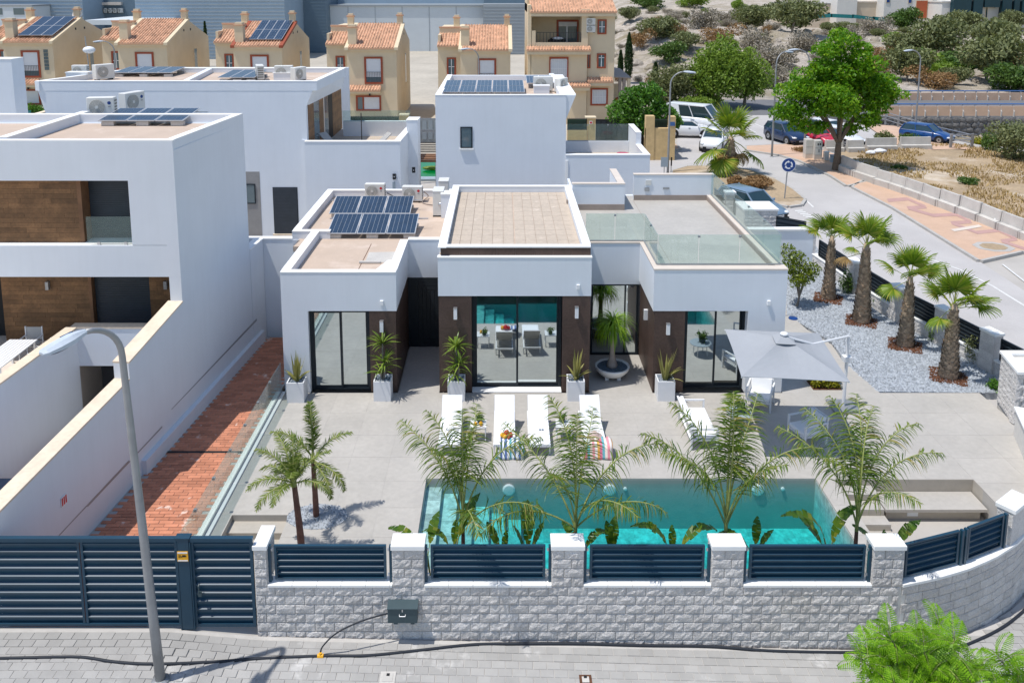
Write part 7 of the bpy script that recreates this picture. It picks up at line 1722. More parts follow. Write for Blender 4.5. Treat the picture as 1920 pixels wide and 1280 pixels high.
H('terrace_floor','roof_tile',(X_(992),X_(1102),yF+.1,yF+3.5,zm-.3,zm));clay_strip(X_(994),X_(1155),yF-.3,Z_(22),yF+3.6,Z_(22)+1.15);H('wall','beige_wall',(X_(990),X_(1153),yF+3.6,yF+12,Z_(22)-.2,Z_(22)+1.1));clay_strip(X_(987),X_(1107),yF-.6,zm-.25,yF,zm+.02);clay_strip(X_(1060),X_(1107),yF-.7,Z_(160),yF-.01,Z_(155));clay_strip(X_(1102),X_(1150),yF-.35,Z_(152),yF+.29,Z_(146))
window(T6,X_(1047),X_(1091)-.02,yF+3.2,zm+.02,Z_(40),'window_red',.2,'shutter_white',.08,glass=.78);H('door_leaf','paint_white',(X_(1066),X_(1068)+.04,yF+3.15,yF+3.2,zm,Z_(50)))
for(a,b,c0,d0,m_,g)in((1120,1137,65,37,'window_dim',1),(1120,1137,129,101,'window_dim',2)):window(T6,X_(a),X_(b),yF+.3,Z_(c0),Z_(d0),'window_red',.15,m_,.07,mull=g)
window(T6,X_(1101)+.02,X_(1108),yF+.3,Z_(129),Z_(101),'window_red',.12,'window_dim',.07);window(T6,X_(1030),X_(1066),yF,Z_(150),Z_(107),'window_red',.17,'shutter_white',.08,mull=1);fo=window(T6,X_(1109),X_(1142),yF+.3,Z_(199),Z_(166),'window_red',.16,'shutter_white',.07,mull=1)
for(xa_,xb_,za_,zb_,y)in((X_(1033),X_(1063),Z_(146),Z_(112),yF-.1),(X_(1113),X_(1138),Z_(194),Z_(171),yF+.2)):
 mb=MB();n=8
 for i in range(n+1):x=xa_+(xb_-xa_)*i/n;mb.box(x-.02,x+.02,y,y+.03,za_,zb_)
 for z in(za_,(za_+zb_)/2,zb_):mb.box(xa_,xb_,y+.031,y+.05,z-.02,z+.02)
 mb.build('window_grille','paint_white',T6)
mb=MB()
for i in range(14):x=X_(1006)+(X_(1088)-X_(1006))*i/13;mb.box(x-.02,x+.02,yF+.1,yF+.13,Z_(80),Z_(62))
mb.box(X_(1006),X_(1088),yF+.1,yF+.13,Z_(62),Z_(62)+.04);mb.build('terrace_railing','railing_dark',T6)
H('chimney','beige_wall',(X_(1091),X_(1103),yF-.02,yF+.6,Z_(30),Z_(24)));H('chimney_cap','beige_trim',(X_(1089),X_(1105),yF-.1,yF+.7,Z_(24),Z_(18)))
for Y in(40,54):a=at(1108,Y,yF);ac_unit('small air conditioner on the tall beige house wall, '+('upper' if Y==40 else 'lower')+' one',(a.x,yF+.1,a.z-.4),R(0),1.0,None)
p=at(1044,78,yF+1.2);t=thing('motor_scooter','black and white covered furniture heap on the tall house terrace','furniture',(p.x,yF+1.5,zm));mb=MB();mb.smooth=True;mb.blob((p.x,yF+1.5,zm+.4),(.85,.5,.42),10,6);mb.build('cover','black',t);t.name='covered_furniture';mb=MB();mb.smooth=True;mb.blob((p.x+.1,yF+1.3,zm+.7),(.55,.35,.15),10,6);mb.build('cloth','paint_white',t)
t=thing('lean_to','grey roofed open shelter at the right side of the tall beige house','shelter',(X_(1170),yF+4,.5));a=MB();a.prism([(X_(1153)+.02,yF+1),(X_(1188),yF+1),(X_(1180),yF+6),(X_(1153)+.02,yF+6)],[Z_(148),Z_(148)-.1,Z_(148)+.3,Z_(148)+.5],[Z_(146),Z_(146)-.1,Z_(146)+.3,Z_(146)+.5]);a.build('roof','brown_skirting',t)
for X in(1167,1175,1184):MB().box(X_(X)-.15,X_(X)+.15,yF+1.1,yF+1.4,.4,Z_(149)).build('post','brown_skirting' if X<1180 else 'beige_wall',t)
MB().box(X_(1153),X_(1180),yF+5.5,yF+5.7,.4,Z_(170)).build('back_wall','beige_wall',t)
a=at(1159,187,yF+2);tt=thing('orange_ball','bright orange object under the grey shelter','toy',a);mb=MB();mb.blob(a,(.35,.3,.25),10,6);mb.build('ball','rust_red',tt)
# ---- street walls, hedge and railings of that row
def street_pier(X,Yt,Yb,y,w,label):a,b=at(X,Yt,y),at(X,Yb,y);t=thing('stone_pier',label,'pillar',(a.x,y,.3),'ochre stone gate piers');MB().box(a.x-w/2,a.x+w/2,y,y+w,.3,a.z-.1).build('shaft','pillar_stone',t);MB().box(a.x-w/2-.05,a.x+w/2+.05,y-.05,y+w+.05,a.z-.1,a.z).build('cap','beige_trim',t);return t
y4=72.5
street_pier(645,212,245,y4,.75,'ochre stone pier at the left of the green mesh railing');street_pier(757,215,245,y4,.75,'ochre stone pier at the right of the green mesh railing')
def mesh_rail(label,Xa,Xb,Yt,Yb,y):
 a,b=at(Xa,Yt,y),at(Xb,Yb,y);t=thing('mesh_railing',label,'fence',(a.x,y,b.z),'green mesh railings of the beige houses');MB().box(a.x,b.x,y,y+.05,b.z,a.z-.12).build('green_mesh','green_mesh',t);mb=MB();n=int((b.x-a.x)/.14)
 for i in range(n+1):x=a.x+(b.x-a.x)*i/n;mb.box(x-.012,x+.012,y-.05,y-.03,b.z,a.z)
 mb.box(a.x,b.x,y-.051,y-.029,b.z+.05,b.z+.09);mb.box(a.x,b.x,y-.051,y-.029,a.z-.1,a.z-.06);mb.build('railing_bars','railing_dark',t);MB().box(a.x,b.x,y-.1,y+.2,.3,b.z).build('base_wall','pillar_stone',t)
mesh_rail('green mesh railing in front of the fourth beige house',654,748,217,240,y4);mesh_rail('green mesh railing left of the dark panelled gate of the tall house',1064,1100,221,244,66.0);mesh_rail('short green mesh railing on the stone wall under the green tree',1226,1256,222,240,64.0)
street_pier(1108,220,270,66.0,.75,'ochre stone pier with a little red sign left of the dark gate');a=at(1108,230,65.97);sgn=thing('warning_plate','little red and white plate on the ochre pier','sign',a);MB().box(a.x-.12,a.x+.12,65.94,65.98,a.z-.12,a.z+.12).build('plate','paint_white',sgn);MB().lathe([(.09,0),(.09,.01)],12,TR(a.x,65.94,a.z)@Matrix.Rotation(R(90),4,'X')).build('red_disc','red',sgn)
t=thing('panelled_gate','long black panelled gate between ochre piers of the tall beige house','gate',(at(1160,240,66).x,66,.4));a,b=at(1117,243,66),at(1207,224,66);MB().box(a.x,b.x,66,66.08,.5,b.z).build('gate_leaf','black',t)
for k in range(9):x=a.x+(b.x-a.x)*k/9;MB().box(x+.06,x+(b.x-a.x)/9-.06,65.96,66,.8,b.z-.15).build('panel','door_dark',t)
wl_=thing('stone_wall','ochre stone street wall below the dense green tree','wall',(at(1240,275,62).x,62,.3));a,b=at(1210,275,62.5),at(1265,275,62.5);zt_=at(1240,241,62.5).z
MB().box(a.x,b.x,62.5,62.9,.2,zt_).build('wall_body','pillar_stone',wl_);MB().box(a.x,a.x+.65,62.45,63.1,.2,at(1218,218,62.5).z).build('pier','pillar_stone',wl_);MB().box(b.x-.45,b.x+.01,62.45,63.1,.2,at(1258,219,62.5).z).build('pier','pillar_stone',wl_);MB().box(b.x-.4,b.x-.05,62.42,62.45,zt_+.2,zt_+.5).build('blue_plate','rail_blue',wl_)
MB().box(b.x-.3,b.x,63.1,74,.2,zt_).build('wall_body','pillar_stone',wl_)
bushy('hedge_bush','bright green hedge bush before the far left beige house','shrub',52,232,.5,4.6,2.3,'fig_leaf',4000,.24,None,44,2.5);a,b=at(20,224,58),at(64,206,58);t=thing('slat_fence','dark green fence below the bright hedge at the left','fence',(a.x,58,.3));n=16
for i in range(n):x=a.x+(b.x-a.x)*i/n;MB().box(x,x+(b.x-a.x)/n*.7,57.6,57.64,.4,b.z).build('slat','net_teal',t)
# === WAREHOUSES AND HILLTOP BUILDINGS
def warehouse(label,Xa,Xb,y,h,m,roof=None,ribs=True,depth=30,extra=None,slant=None):
 a,b=at(Xa,50,y),at(Xb,50,y);t=thing('warehouse',label,'warehouse',((a.x+b.x)/2,y+5,.2),None);MB().box(a.x,b.x,y,y+depth,.1,h).build('wall',m,t)
 if ribs:
  r=MB();z=.6
  while z<h:r.box(a.x,b.x,y-.05,y,z,z+.12);z+=.62
  r.build('cladding_rib',roof or m,t)
 return t,a.x,b.x
warehouse('grey blue ribbed warehouse behind the far left beige house',-120,158,150,13,'warehouse_blue','warehouse_grey');w,a,b=warehouse('dark blue warehouse bay with a row of air conditioners behind the second beige house',158,256,158,13,'warehouse_dark',None,False)
for X in(190,199,207,216,225):p=at(X,20,157.6);ac_unit('air conditioner in a row on the dark warehouse bay',(p.x,157.6,p.z-.5),0,1.35,None)
p0_,p1_=at(184,12,157.5),at(228,12,157.5);MB().box(p0_.x,p1_.x,157.2,158,p0_.z+.2,p0_.z+.7).build('ac_shelf','coping_beige',w)
q0_,q1_=at(160,38,140),at(285,33,140);t=thing('loading_canopy','pale blue loading canopy in front of the dark warehouse bay','canopy',q0_);MB().box(q0_.x,q1_.x,140,157,q0_.z-.8,q0_.z).build('canopy','warehouse_white',t);MB().box(q0_.x,q0_.x+.5,140.5,141,.2,q0_.z-.8).build('post','grey_metal',t);MB().box(q1_.x-.5,q1_.x,140.5,141,.2,q0_.z-.8).build('post','grey_metal',t)
a_,b_=at(-40,42,146),at(71,12,146);t=thing('warehouse_annex','pale flat annex with grey windows at the upper left corner','building',(a_.x,146,.2));MB().box(a_.x,b_.x,144,149.9,.2,b_.z).build('wall','warehouse_white',t);MB().box(a_.x,b_.x+.1,143.9,150,b_.z,b_.z+.25).build('roof_edge','grey_metal',t)
for X0,X1 in((26,45),(-14,4)):u,v=at(X0,28,144),at(X1,16,144);MB().box(u.x,v.x,143.95,144,u.z,v.z).build('window','window_dim',t)
warehouse('wide light blue ribbed warehouse behind the third beige house',256,535,150,14,'warehouse_blue','warehouse_grey');warehouse('dark slate warehouse gable right of the light blue ribbed one',535,612,164,14,'warehouse_dark','warehouse_dark')
w,a,b=warehouse('long white panelled warehouse behind the fourth and fifth beige houses',603,906,168,at(750,12,168).z,'warehouse_white',None,False)
for k in range(7):x=a+(b-a)*k/6;MB().box(x-.05,x+.05,167.94,168,.2,at(750,12,168).z-.1).build('panel_seam','warehouse_grey',w)
MB().box(a,b+.2,167.7,199,at(750,12,168).z,at(750,9,168).z).build('roof_edge','warehouse_grey',w);u=at(750,5,180);MB().box(a,b,176,198,8,16).build('upper_wall','warehouse_blue',w)
w,a,b=warehouse('grey warehouse partly hidden by the tall beige house',906,1000,160,at(950,8,160).z,'warehouse_grey','warehouse_grey');MB().box(a,b,166,188,6,18).build('upper_wall','warehouse_dark',w)
def hill_building(label,Xa,Xb,Yb,y,h,m,wins=(),depth=12,roofc=None):
 a,b=at(Xa,Yb,y),at(Xb,Yb,y);t=thing('hilltop_building',label,'building',((a.x+b.x)/2,y+3,a.z));MB().box(a.x,b.x,y,y+depth,a.z-3,a.z+h).build('wall',m,t);MB().box(a.x-.15,b.x+.15,y-.15,y+depth,a.z+h,a.z+h+.3).build('roof_edge',roofc or m,t)
 for X0,X1,Y0_,Y1_,mm in wins:
  u,v=at(X0,Y0_,y),at(X1,Y1_,y);f=MB().box(u.x-.12,v.x+.12,y-.10,y,u.z-.12,v.z+.12).build('window','beige_trim',t);MB().box(u.x,v.x,y-.14,y-.10,u.z,v.z).build('pane',mm,f)
 return t
hill_building('beige industrial building on the hilltop with three small openings',1475,1570,40,196,3.8,'hill_beige',[(1519,1529,31,25,'black'),(1535,1545,31,25,'black'),(1551,1562,31,24,'black')],roofc='concrete_dark');hill_building('white block beside the beige industrial building on the hilltop',1568,1605,42,192,7,'hill_wall');hill_building('beige lower block with a concrete parapet on the hilltop',1605,1657,40,194,4.2,'hill_beige',[],roofc='coping_beige')
hill_building('white hilltop building with a tall rust red door',1655,1765,52,190,9,'hill_wall',[(1662,1668,5,-2,'sign_blue'),(1703,1709,6,-2,'sign_blue'),(1748,1756,8,-1,'window_dim'),(1716,1739,34,2,'rust_red')]);t=hill_building('white hilltop building with a dark teal panelled upper storey',1763,1990,52,184,5.4,'hill_wall',[(1775,1800,50,36,'concrete_dark'),(1846,1851,48,16,'teal_panel'),(1912,1920,46,38,'concrete_dark')])
for i,(X0,X1)in enumerate(((1784,1822),(1822,1844),(1844,1876),(1876,1898),(1898,1913),(1913,1960))):u,v=at(X0,31 if i!=2 else 14,183),at(X1,-14,183);MB().box(u.x+.06,v.x-.06,182.6,184,u.z,v.z).build('teal_panel','teal_panel',t)
t=thing('wire_fence','blue green wire fence before the white hilltop building','fence',hill_at(1780,62)or(80,180,4))
for k in range(10):u=at(1764+k*4.6,60,176);MB().box(u.x-.05,u.x+.05,176,176.1,u.z-1.5,u.z+1.8).build('post','grey_blue',t)
for j in range(5):u,v=at(1763,60,176),at(1807,60,176);MB().box(u.x,v.x,176.03,176.07,u.z-.4+j*.5,u.z-.36+j*.5).build('wire','grey_blue',t)
mb=MB()
for(Xa,Ya,Xb,Yb_)in((1510,36,1560,33),(1558,33,1600,35),(1598,34,1640,40),(1636,38,1670,42)):
 u,v=at(Xa,Ya,188),at(Xb,Yb_,188);mb.add([u,v,v+Vector((0,0,.8)),u+Vector((0,0,.8)),u+Vector((0,.1,0)),v+Vector((0,.1,0)),v+Vector((0,.1,.8)),u+Vector((0,.1,.8))],[(0,1,2,3),(7,6,5,4),(3,2,6,7),(0,4,5,1)])
tag(mb.build('shade_netting','net_teal'),'strip of teal shade netting along the hilltop yard','netting')
# === RIGHT SIDE: BRIDGE, RAILINGS, BARRIERS, FENCE
yb0=84.0
br=thing('road_bridge','elevated road with concrete parapets and blue rails above a dark stone wall','bridge',(55,88,.3))
a,b=at(1700,218,yb0),at(2060,218,yb0);zdk=a.z
mb=MB()
MB().box(a.x-8,b.x+12,yb0+.12,yb0+.8,-4,zdk).build('wall_core','concrete_dark',br)
sm=[mesh_of((lambda k:(lambda m_:(m_.blob((0,0,0),(.5,.22,.42),7,5),m_)[1])(MB()))(k),'wall_stone','dark_stone')for k in range(3)]
rr=random.Random(8);n_st=0;restm=MB();z=-2.7;row=0
while z<zdk-.1:
 x=a.x-6+(row%2)*.3
 while x<b.x+10:
  s=rr.uniform(.75,1.05);X_px=FPX*x/(yb0*1.02)+PPX
  if n_st<240 and 1690<X_px<1930:
   o=bpy.data.objects.new('wall_stone',sm[n_st%3]);COL.objects.link(o);o.parent=br;o.location=Vector((x,yb0+.12,z))-Vector((55,88,.3));o.rotation_euler=(0,rr.uniform(-.5,.5),rr.uniform(-.2,.2));o.scale=(s*.85,s,s*.8);n_st+=1
  else:restm.blob((x,yb0+.12,z),(.42*s,.2,.34*s),6,4)
  x+=rr.uniform(.58,.76)
 z+=.52;row+=1
stuff(restm.build('wall_stones','dark_stone',br))
dk=structure(MB().box(a.x-22,b.x+30,yb0+.8,yb0+12.2,-1.0,.34).build('bridge_road','asphalt_dark'));
def parapet_run(y,x0,x1,z0,h,step,name):
 x=x0;k=0
 while x<x1:
  MB().box(x+.02,x+step-.05,y,y+.32,z0,z0+h).build(name,'parapet_orange',br)
  MB().extr([(x+step-.05,y-.12,z0-.1),(x+step-.05,y-.16,z0+h*.5),(x+step-.05,y-.02,z0+h*.55),(x+step-.05,y+.1,z0+h+.18),(x+step-.05,y+.2,z0+h+.18),(x+step-.05,y+.2,z0-.1)],(.10,0,0)).build('rail_post','concrete',br)
  x+=step;k+=1
 MB().tube([(x0,y+.12,z0+h+.22),(x1,y+.12,z0+h+.22)],.07,6).build('blue_rail','rail_blue',br)
hpar=at(1700,200,yb0).z-zdk
xl_=at(1640,215,yb0).x
parapet_run(yb0+.15,xl_,b.x+6,zdk,hpar,1.28,'parapet_panel')
yfar=yb0+11.8;zf_=at(1700,187,yfar).z;hf=at(1700,175,yfar).z-zf_
parapet_run(yfar,at(1600,187,yfar).x,at(2060,187,yfar).x+10,.34,hf+.1,1.28,'parapet_panel')
structure(MB().box(a.x-10,b.x+10,yb0+6.3,yb0+6.42,.344,.348).build('centre_line','road_paint'))
P_=[gp(1636,228,.4),gp(1660,230,.4),gp(1684,238,.4),gp(1765,262,.4),gp(1822,276,.4)];tr=thing('tube_railing','grey tube railing running down beside the parked blue car','railing',P_[2])
for hgt in(1.0,.65,.3):MB().tube([p+Vector((0,0,hgt))for p in P_],.04,6).build('rail','grey_metal',tr)
for p in P_+[P_[2].lerp(P_[3],.33),P_[2].lerp(P_[3],.66)]:MB().box(p.x-.07,p.x+.07,p.y-.05,p.y+.05,p.z-.2,p.z+1.05).build('post','grey_metal',tr)
for X,Y in((1782,277),(1822,276)):p=gp(X,Y,.4);MB().box(p.x-.09,p.x+.09,p.y-.07,p.y+.07,p.z-.2,p.z+1.1).build('post','concrete_dark',tr)
for hgt in(1.05,.6):a_,b_=gp(1782,277,.4),gp(1822,276,.4);MB().tube([a_+Vector((0,0,hgt)),b_+Vector((0,0,hgt))],.045,6).build('rail','grey_metal',tr)
structure(sheet('ramp',[(p.x,p.y)for p in(gp(1694,283,.4),gp(1800,279,.4),gp(1840,285,.4),gp(1770,262,.4),gp(1700,238,.4),gp(1630,225,.4),gp(1620,232,.4))],.10,'sidewalk',3))
def barrier_proto(L=1.35,h=1.0):
 t=thing('concrete_barrier','x','barrier',(0,0,0),'concrete barriers along the pavement');prof=[(-.34,0),(.34,0),(.34,.40),(.13,.44),(.08,h),(-.08,h),(-.13,.44),(-.34,.40)]
 mb=MB();n=len(prof);o=[(-L/2+.02,p[0],p[1])for p in prof]+[(L/2-.02,p[0],p[1])for p in prof];mb.add(o,[tuple(range(n-1,-1,-1)),tuple(range(n,2*n))]+[(i,(i+1)%n,n+(i+1)%n,n+i)for i in range(n)]);mb.build('barrier_body','concrete',t,local=True)
 for s in(-1,1):
  mb=MB();o=[(s*(L/2-.03),p[0]*1.12,p[1]*1.02)for p in prof]+[(s*(L/2-.11),p[0]*1.12,p[1]*1.02)for p in prof];mb.add(o,[tuple(range(n-1,-1,-1)),tuple(range(n,2*n))]+[(i,(i+1)%n,n+(i+1)%n,n+i)for i in range(n)]);mb.build('end_rib','concrete',t,local=True)
 return t
bp_=barrier_proto();first=[True]
def barrier(p,ang,label,sc=1,tilt=0,group=None):
 o=bp_ if first[0]else copy_tree(bp_);first[0]=False
 o.location=p;o.rotation_euler=(tilt,0,ang);o.scale=(sc,1,1 if sc<1.2 else 1.05);o['label']=label
 if group:o['group']=group
 return o
line=[gp(X,Y,.45)for X,Y in((1577,318),(1608,331),(1645,344),(1700,362),(1764,386),(1840,414),(1920,446),(1990,474))]
acc=0;seg=[]
for a_,b_ in zip(line,line[1:]):
 L=(b_-a_).length;n=max(1,round(L/1.48));
 for k in range(n):seg.append((a_.lerp(b_,(k+.5)/n),math.atan2((b_-a_).y,(b_-a_).x),L/n))
tone=['under the shade of the big tree','next in line from the big tree','beside the shaded paving','at the start of the sunlit paving','before the dry grass','at the zigzag paving']
for i,(p,ang,L)in enumerate(seg):
 barrier((p.x,p.y,gz(p.x,p.y)+.12),ang+rnd.uniform(-.05,.05),['first','second','third','fourth','fifth','sixth','seventh','eighth','ninth','tenth','eleventh','twelfth','thirteenth','fourteenth','fifteenth','sixteenth','seventeenth'][min(i,16)]+' pale concrete barrier from the big tree along the orange pavement',L/1.35,rnd.uniform(-.02,.02))
for i,(Xa,Xb,Y)in enumerate(((1546,1580,284),(1586,1618,284),(1622,1680,281),(1686,1744,279))):
 a_,b_=gp(Xa,Y,.4),gp(Xb,Y-.5,.4);m_=(a_+b_)/2;barrier((m_.x,m_.y,gz(m_.x,m_.y)),math.atan2((b_-a_).y,(b_-a_).x),('dark grey concrete barrier in front of the white cars beside the trunk','grey concrete barrier with a notch right of the tree trunk','grey concrete barrier behind the yellow green bush','long grey concrete barrier before the parked blue car')[i],(b_-a_).length/1.35,0,'grey barriers across the closed lane')
for i,(X,Y,s)in enumerate(((1632,288,.5),(1650,286,.7),(1610,283,.4))):
 p=gp(X,Y,.45);mb=MB();mb.blob(p+Vector((0,0,.1)),(s*.8,s*.5,s*.3),9,6);mb.v=[tuple(Vector(v)+Vector((0,0,.12*noise.noise(Vector(v)*3))))for v in mb.v];tag(mb.build('rubbish_bag','trash_white'),'white rubbish heap lying behind the barriers, '+('middle','largest','smallest')[i]+' one','rubbish')
a_,b_=gp(1862,425,.45),gp(1935,446,.45);d=b_-a_;ang=math.atan2(d.y,d.x);L=d.length;zz_=gz(a_.x,a_.y)+.13
t=thing('street_bench','white slab bench on two brown blocks on the orange pavement','bench',(a_.x,a_.y,zz_));t.rotation_euler=(0,0,ang);bevel(MB().box(0,L,0,.62,.40,.50).build('seat','coping_white',t,local=True),.02)
for x in(.5,L-1.1):MB().box(x,x+.45,.1,.5,0,.40).build('foot','parapet_orange',t,local=True)
for X0,X1,Yb_,Yt,l,dz in((1510,1527,297,262,'pale utility cabinet with two doors, left one by the big tree',0),(1527,1544,299,264,'pale utility cabinet with a face like sticker, right one by the big tree',1)):
 y=gp(X0,Yb_,.45).y;u,v=at(X0,Yb_,y),at(X1,Yt,y);t=thing('utility_cabinet',l,'cabinet',(u.x,y,.45),'pale utility cabinets by the big tree');MB().box(u.x,v.x-.03,y,y+.6,.4,.75).build('plinth','coping_beige',t);bevel(MB().box(u.x,v.x-.03,y+.02,y+.6,.75,v.z).build('cabinet','concrete',t),.02)
 zm_=(.75+v.z)/2
 for za_,zb_ in((.8,zm_-.03),(zm_+.03,v.z-.06)):MB().box(u.x+.05,v.x-.08,y,y+.02,za_,zb_).build('door','ac_white',t)
 if dz:
  for x in(.3,.6):MB().box(u.x+(v.x-u.x)*x,u.x+(v.x-u.x)*(x+.14),y-.01,y,v.z-.35,v.z-.2).build('dark_mark','black',t)
  MB().box(u.x+(v.x-u.x)*.4,u.x+(v.x-u.x)*.6,y-.01,y,1.0,1.25).build('dark_mark','grey_metal',t)
for X0,X1,Yb_,Yt,l,m_ in((1546,1555,300,285,'small white meter cabinet between cabinets and tree','ac_white'),(1558,1566,304,291,'small pale blue meter cabinet at the tree foot','grey_blue')):
 y=gp(X0,Yb_,.45).y;u,v=at(X0,Yb_,y),at(X1,Yt,y);t=thing('meter_cabinet',l,'cabinet',(u.x,y,.45));MB().box(u.x,v.x,y,y+.3,.4,v.z-.05).build('box',m_,t);MB().box(u.x-.02,v.x+.02,y-.02,y+.32,v.z-.05,v.z).build('lid',m_,t)
p=gp(1471,370,.5);zs=at(1475,309,p.y).z;t=thing('road_sign','round blue roundabout sign with white arrows on a grey pole','road sign',(p.x,p.y,.45));MB().tube([(p.x,p.y,.4),(p.x+.12,p.y,zs+.3)],.04,8).build('pole','grey_metal',t);RX=Matrix.Rotation(R(90),4,'X');C0=TR(p.x+.12,p.y-.06,zs)
MB().lathe([(.44,0),(.44,.02)],28,C0@RX).build('rim','paint_white',t);MB().lathe([(.41,.021),(.41,.026)],28,C0@RX).build('disc','sign_blue',t)
for k in range(3):
 ar=MB();a0=R(100+k*120);vs=[]
 for i in range(9):q=a0+R(78)*i/8;vs+=[(.17*math.cos(q),.17*math.sin(q),.027),(.25*math.cos(q),.25*math.sin(q),.027)]
 ar.add(vs,[(2*i,2*i+1,2*i+3,2*i+2)for i in range(8)],C0@RX);q=a0;ar.add([(.12*math.cos(q),.12*math.sin(q),.027),(.30*math.cos(q),.30*math.sin(q),.027),(.21*math.cos(q-.5),.21*math.sin(q-.5),.027)],[(0,1,2)],C0@RX);ar.build('arrow','paint_white',t)
for X,Y,l in((1245,320,'pale traffic sign seen from behind at the street lamp foot'),(1258,318,'black traffic sign edge at the street lamp foot')):
 p=gp(X,Y+6,.4);u=at(X,300,p.y);t=thing('sign_back',l,'road sign',(p.x,p.y,.3));MB().tube([(p.x,p.y,.3),(p.x,p.y,u.z)],.03,6).build('pole','grey_metal',t);MB().box(p.x-(.25 if X<1250 else.05),p.x+(.25 if X<1250 else.05),p.y-.05,p.y-.03,.9,u.z+.2).build('plate','grey_blue' if X<1250 else 'black',t)
fr_line=[gp(1878,700,.4),gp(1790,652,.4),gp(1690,588,.4),gp(1606,522,.4),gp(1532,466,.4)]
fr_line[0]=Vector((15.75,24.95,.4))
gw=thing('garden_wall','low pale stone wall with short piers along the road side of the gravel garden','wall',(15,30,.3));go3=Vector((15,30,.3))
pi=0;lb_names=['next to the stone planter','behind the nearest fan palm','behind the third fan palm','behind the tallest fan palm','behind the farthest fan palm','beside the roof terrace corner','farthest along the road']
X_=None
full=[Vector((17.1,25.2,.4)),Vector((16.3,28.4,.4)),Vector((15.3,32.2,.4)),Vector((14.7,38.2,.4))]
st2=[]
tot=(full[-1]-full[0]).length;npan=5
for k in range(npan+1):
 f=k/npan*3;i=min(int(f),2);st2.append(full[i].lerp(full[i+1],f-i))
for i in range(npan):
 a_,b_=st2[i],st2[i+1];d=(b_-a_).normalized();n_=Vector((-d.y,d.x,0));ang=math.atan2(d.y,d.x)
 MB().prism([(v.x,v.y)for v in(a_-n_*.1,b_-n_*.1,b_+n_*.1,a_+n_*.1)],.0,.88).build('wall_core','block_stone',gw)
 L=(b_-a_).length;k=0;x=0
 for c in range(2):
  x=0
  while x<L-.35:p=a_+d*(x+.2);inst(BLK[k%9],'stone_block',gw,Vector((p.x,p.y,.5+c*.205+.05))+n_*.10-go3,rot=(0,0,ang+math.pi),sc=(1,1,1));x+=.4;k+=1
 MB().prism([(v.x,v.y)for v in(a_-n_*.14,b_-n_*.14,b_+n_*.14,a_+n_*.14)],.88,.93).build('coping_stone','coping_white',gw)
 p=a_;T=TR(p.x,p.y)@RZ(ang);MB().box(-.3,.3,-.18,.18,.1,1.75,T).build('pier','block_stone',gw)
 for c in range(4):
  for s in(-1,1):
   q=T@Vector((0,s*.18,.45+.2+c*.3));inst(BLK[(c+i)%9],'stone_block',gw,q-go3,rot=(0,0,ang+(0 if s<0 else math.pi)),sc=(1.5,.6,1.45))
 MB().box(-.33,.33,-.21,.21,1.75,1.83,T).build('pier_cap','coping_white',gw)
 t=thing('fence_panel','dark louvred fence panel on the garden wall, '+lb_names[i],'fence panel',(0,0,0),'louvred panels along the garden wall');TT=T@TR(0,-YW-.10,-.40);fence_panel(.42,L-.42,1.36,2.12,5,YW+.10,TT,t,tilt=-28,m='frame_dark')
a_,b_=at(1400,432,38.6),at(1530,432,38.6)
t=thing('corner_wall','white wall with a flat cap behind the right end of the roof terrace','wall',(a_.x,38.6,.3));MB().box(a_.x-1.0,b_.x,38.6,38.9,.2,a_.z).build('wall_body','stucco',t);MB().box(a_.x-1.0,b_.x+.06,38.54,38.96,a_.z,a_.z+.07).build('coping','coping_white',t)
p=at(1521,434,38.55);s_=thing('notice_plate','tiny yellow plate on the white corner wall','sign',p);MB().box(p.x-.12,p.x+.12,38.56,38.59,p.z-.08,p.z+.08).build('plate','yellow',s_);MB().box(p.x-.07,p.x+.07,38.555,38.56,p.z-.03,p.z+.03).build('print','black',s_)
for j in range(8):inst(BLK[j%9],'stone_block',t,Vector((b_.x+.02,38.75,.45+j*.2))-Vector((a_.x,38.6,.3)),rot=(0,0,R(90)),sc=(.8,1,1))
def stone_post(X0,X1,Yt,Yb_,y,label):
 a_,b_=at(X0,Yt,y),at(X1,Yb_,y);t=thing('stone_pier',label,'pillar',(a_.x,y,.3),'pale stone piers behind the roof terrace');MB().box(a_.x,b_.x,y,y+(b_.x-a_.x)*.9,.2,a_.z-.08).build('pier_core','block_stone',t);MB().box(a_.x-.05,b_.x+.05,y-.05,y+(b_.x-a_.x)*.9+.05,a_.z-.08,a_.z).build('pier_cap','coping_white',t)
 w=b_.x-a_.x;k=0;z=a_.z-.2
 while z>.4:
  for i in range(max(1,round(w/.4))):inst(BLK[(k+i)%9],'stone_block',t,Vector((a_.x+(i+.5)*w/max(1,round(w/.4)),y,z))-Vector((a_.x,y,.3)),sc=(w/max(1,round(w/.4))/.4,1,1))
  z-=.205;k+=1
stone_post(1362,1376,360,420,44.0,'slim pale stone pier left of the broad one behind the glass');stone_post(1396,1455,392,460,40.2,'broad pale stone pier behind the glass balustrade')
for(Xa,Xb,Y0_,Y1_,ya,yb_,l)in((1455,1512,405,425,40.2,39.2,'dark louvred panel right of the broad stone pier'),(1376,1396,372,392,44,41,'dark louvred panel between the two stone piers'),(1340,1362,352,362,47,44,'dark louvred panel left of the slim stone pier')):
 a_,b_=at(Xa,Y0_,ya),at(Xb,Y1_,yb_);d=b_-a_;ang=math.atan2(d.y,d.x);L=math.hypot(d.x,d.y);t=thing('fence_panel',l,'fence panel',(0,0,0),'louvred panels behind the roof terrace');T=TR(a_.x,a_.y,a_.z-2.1)@RZ(ang)@TR(0,-YW-.1,0);fence_panel(.02,L-.02,1.1,2.1,5,YW+.1,T,t,tilt=-28,m='frame_dark')
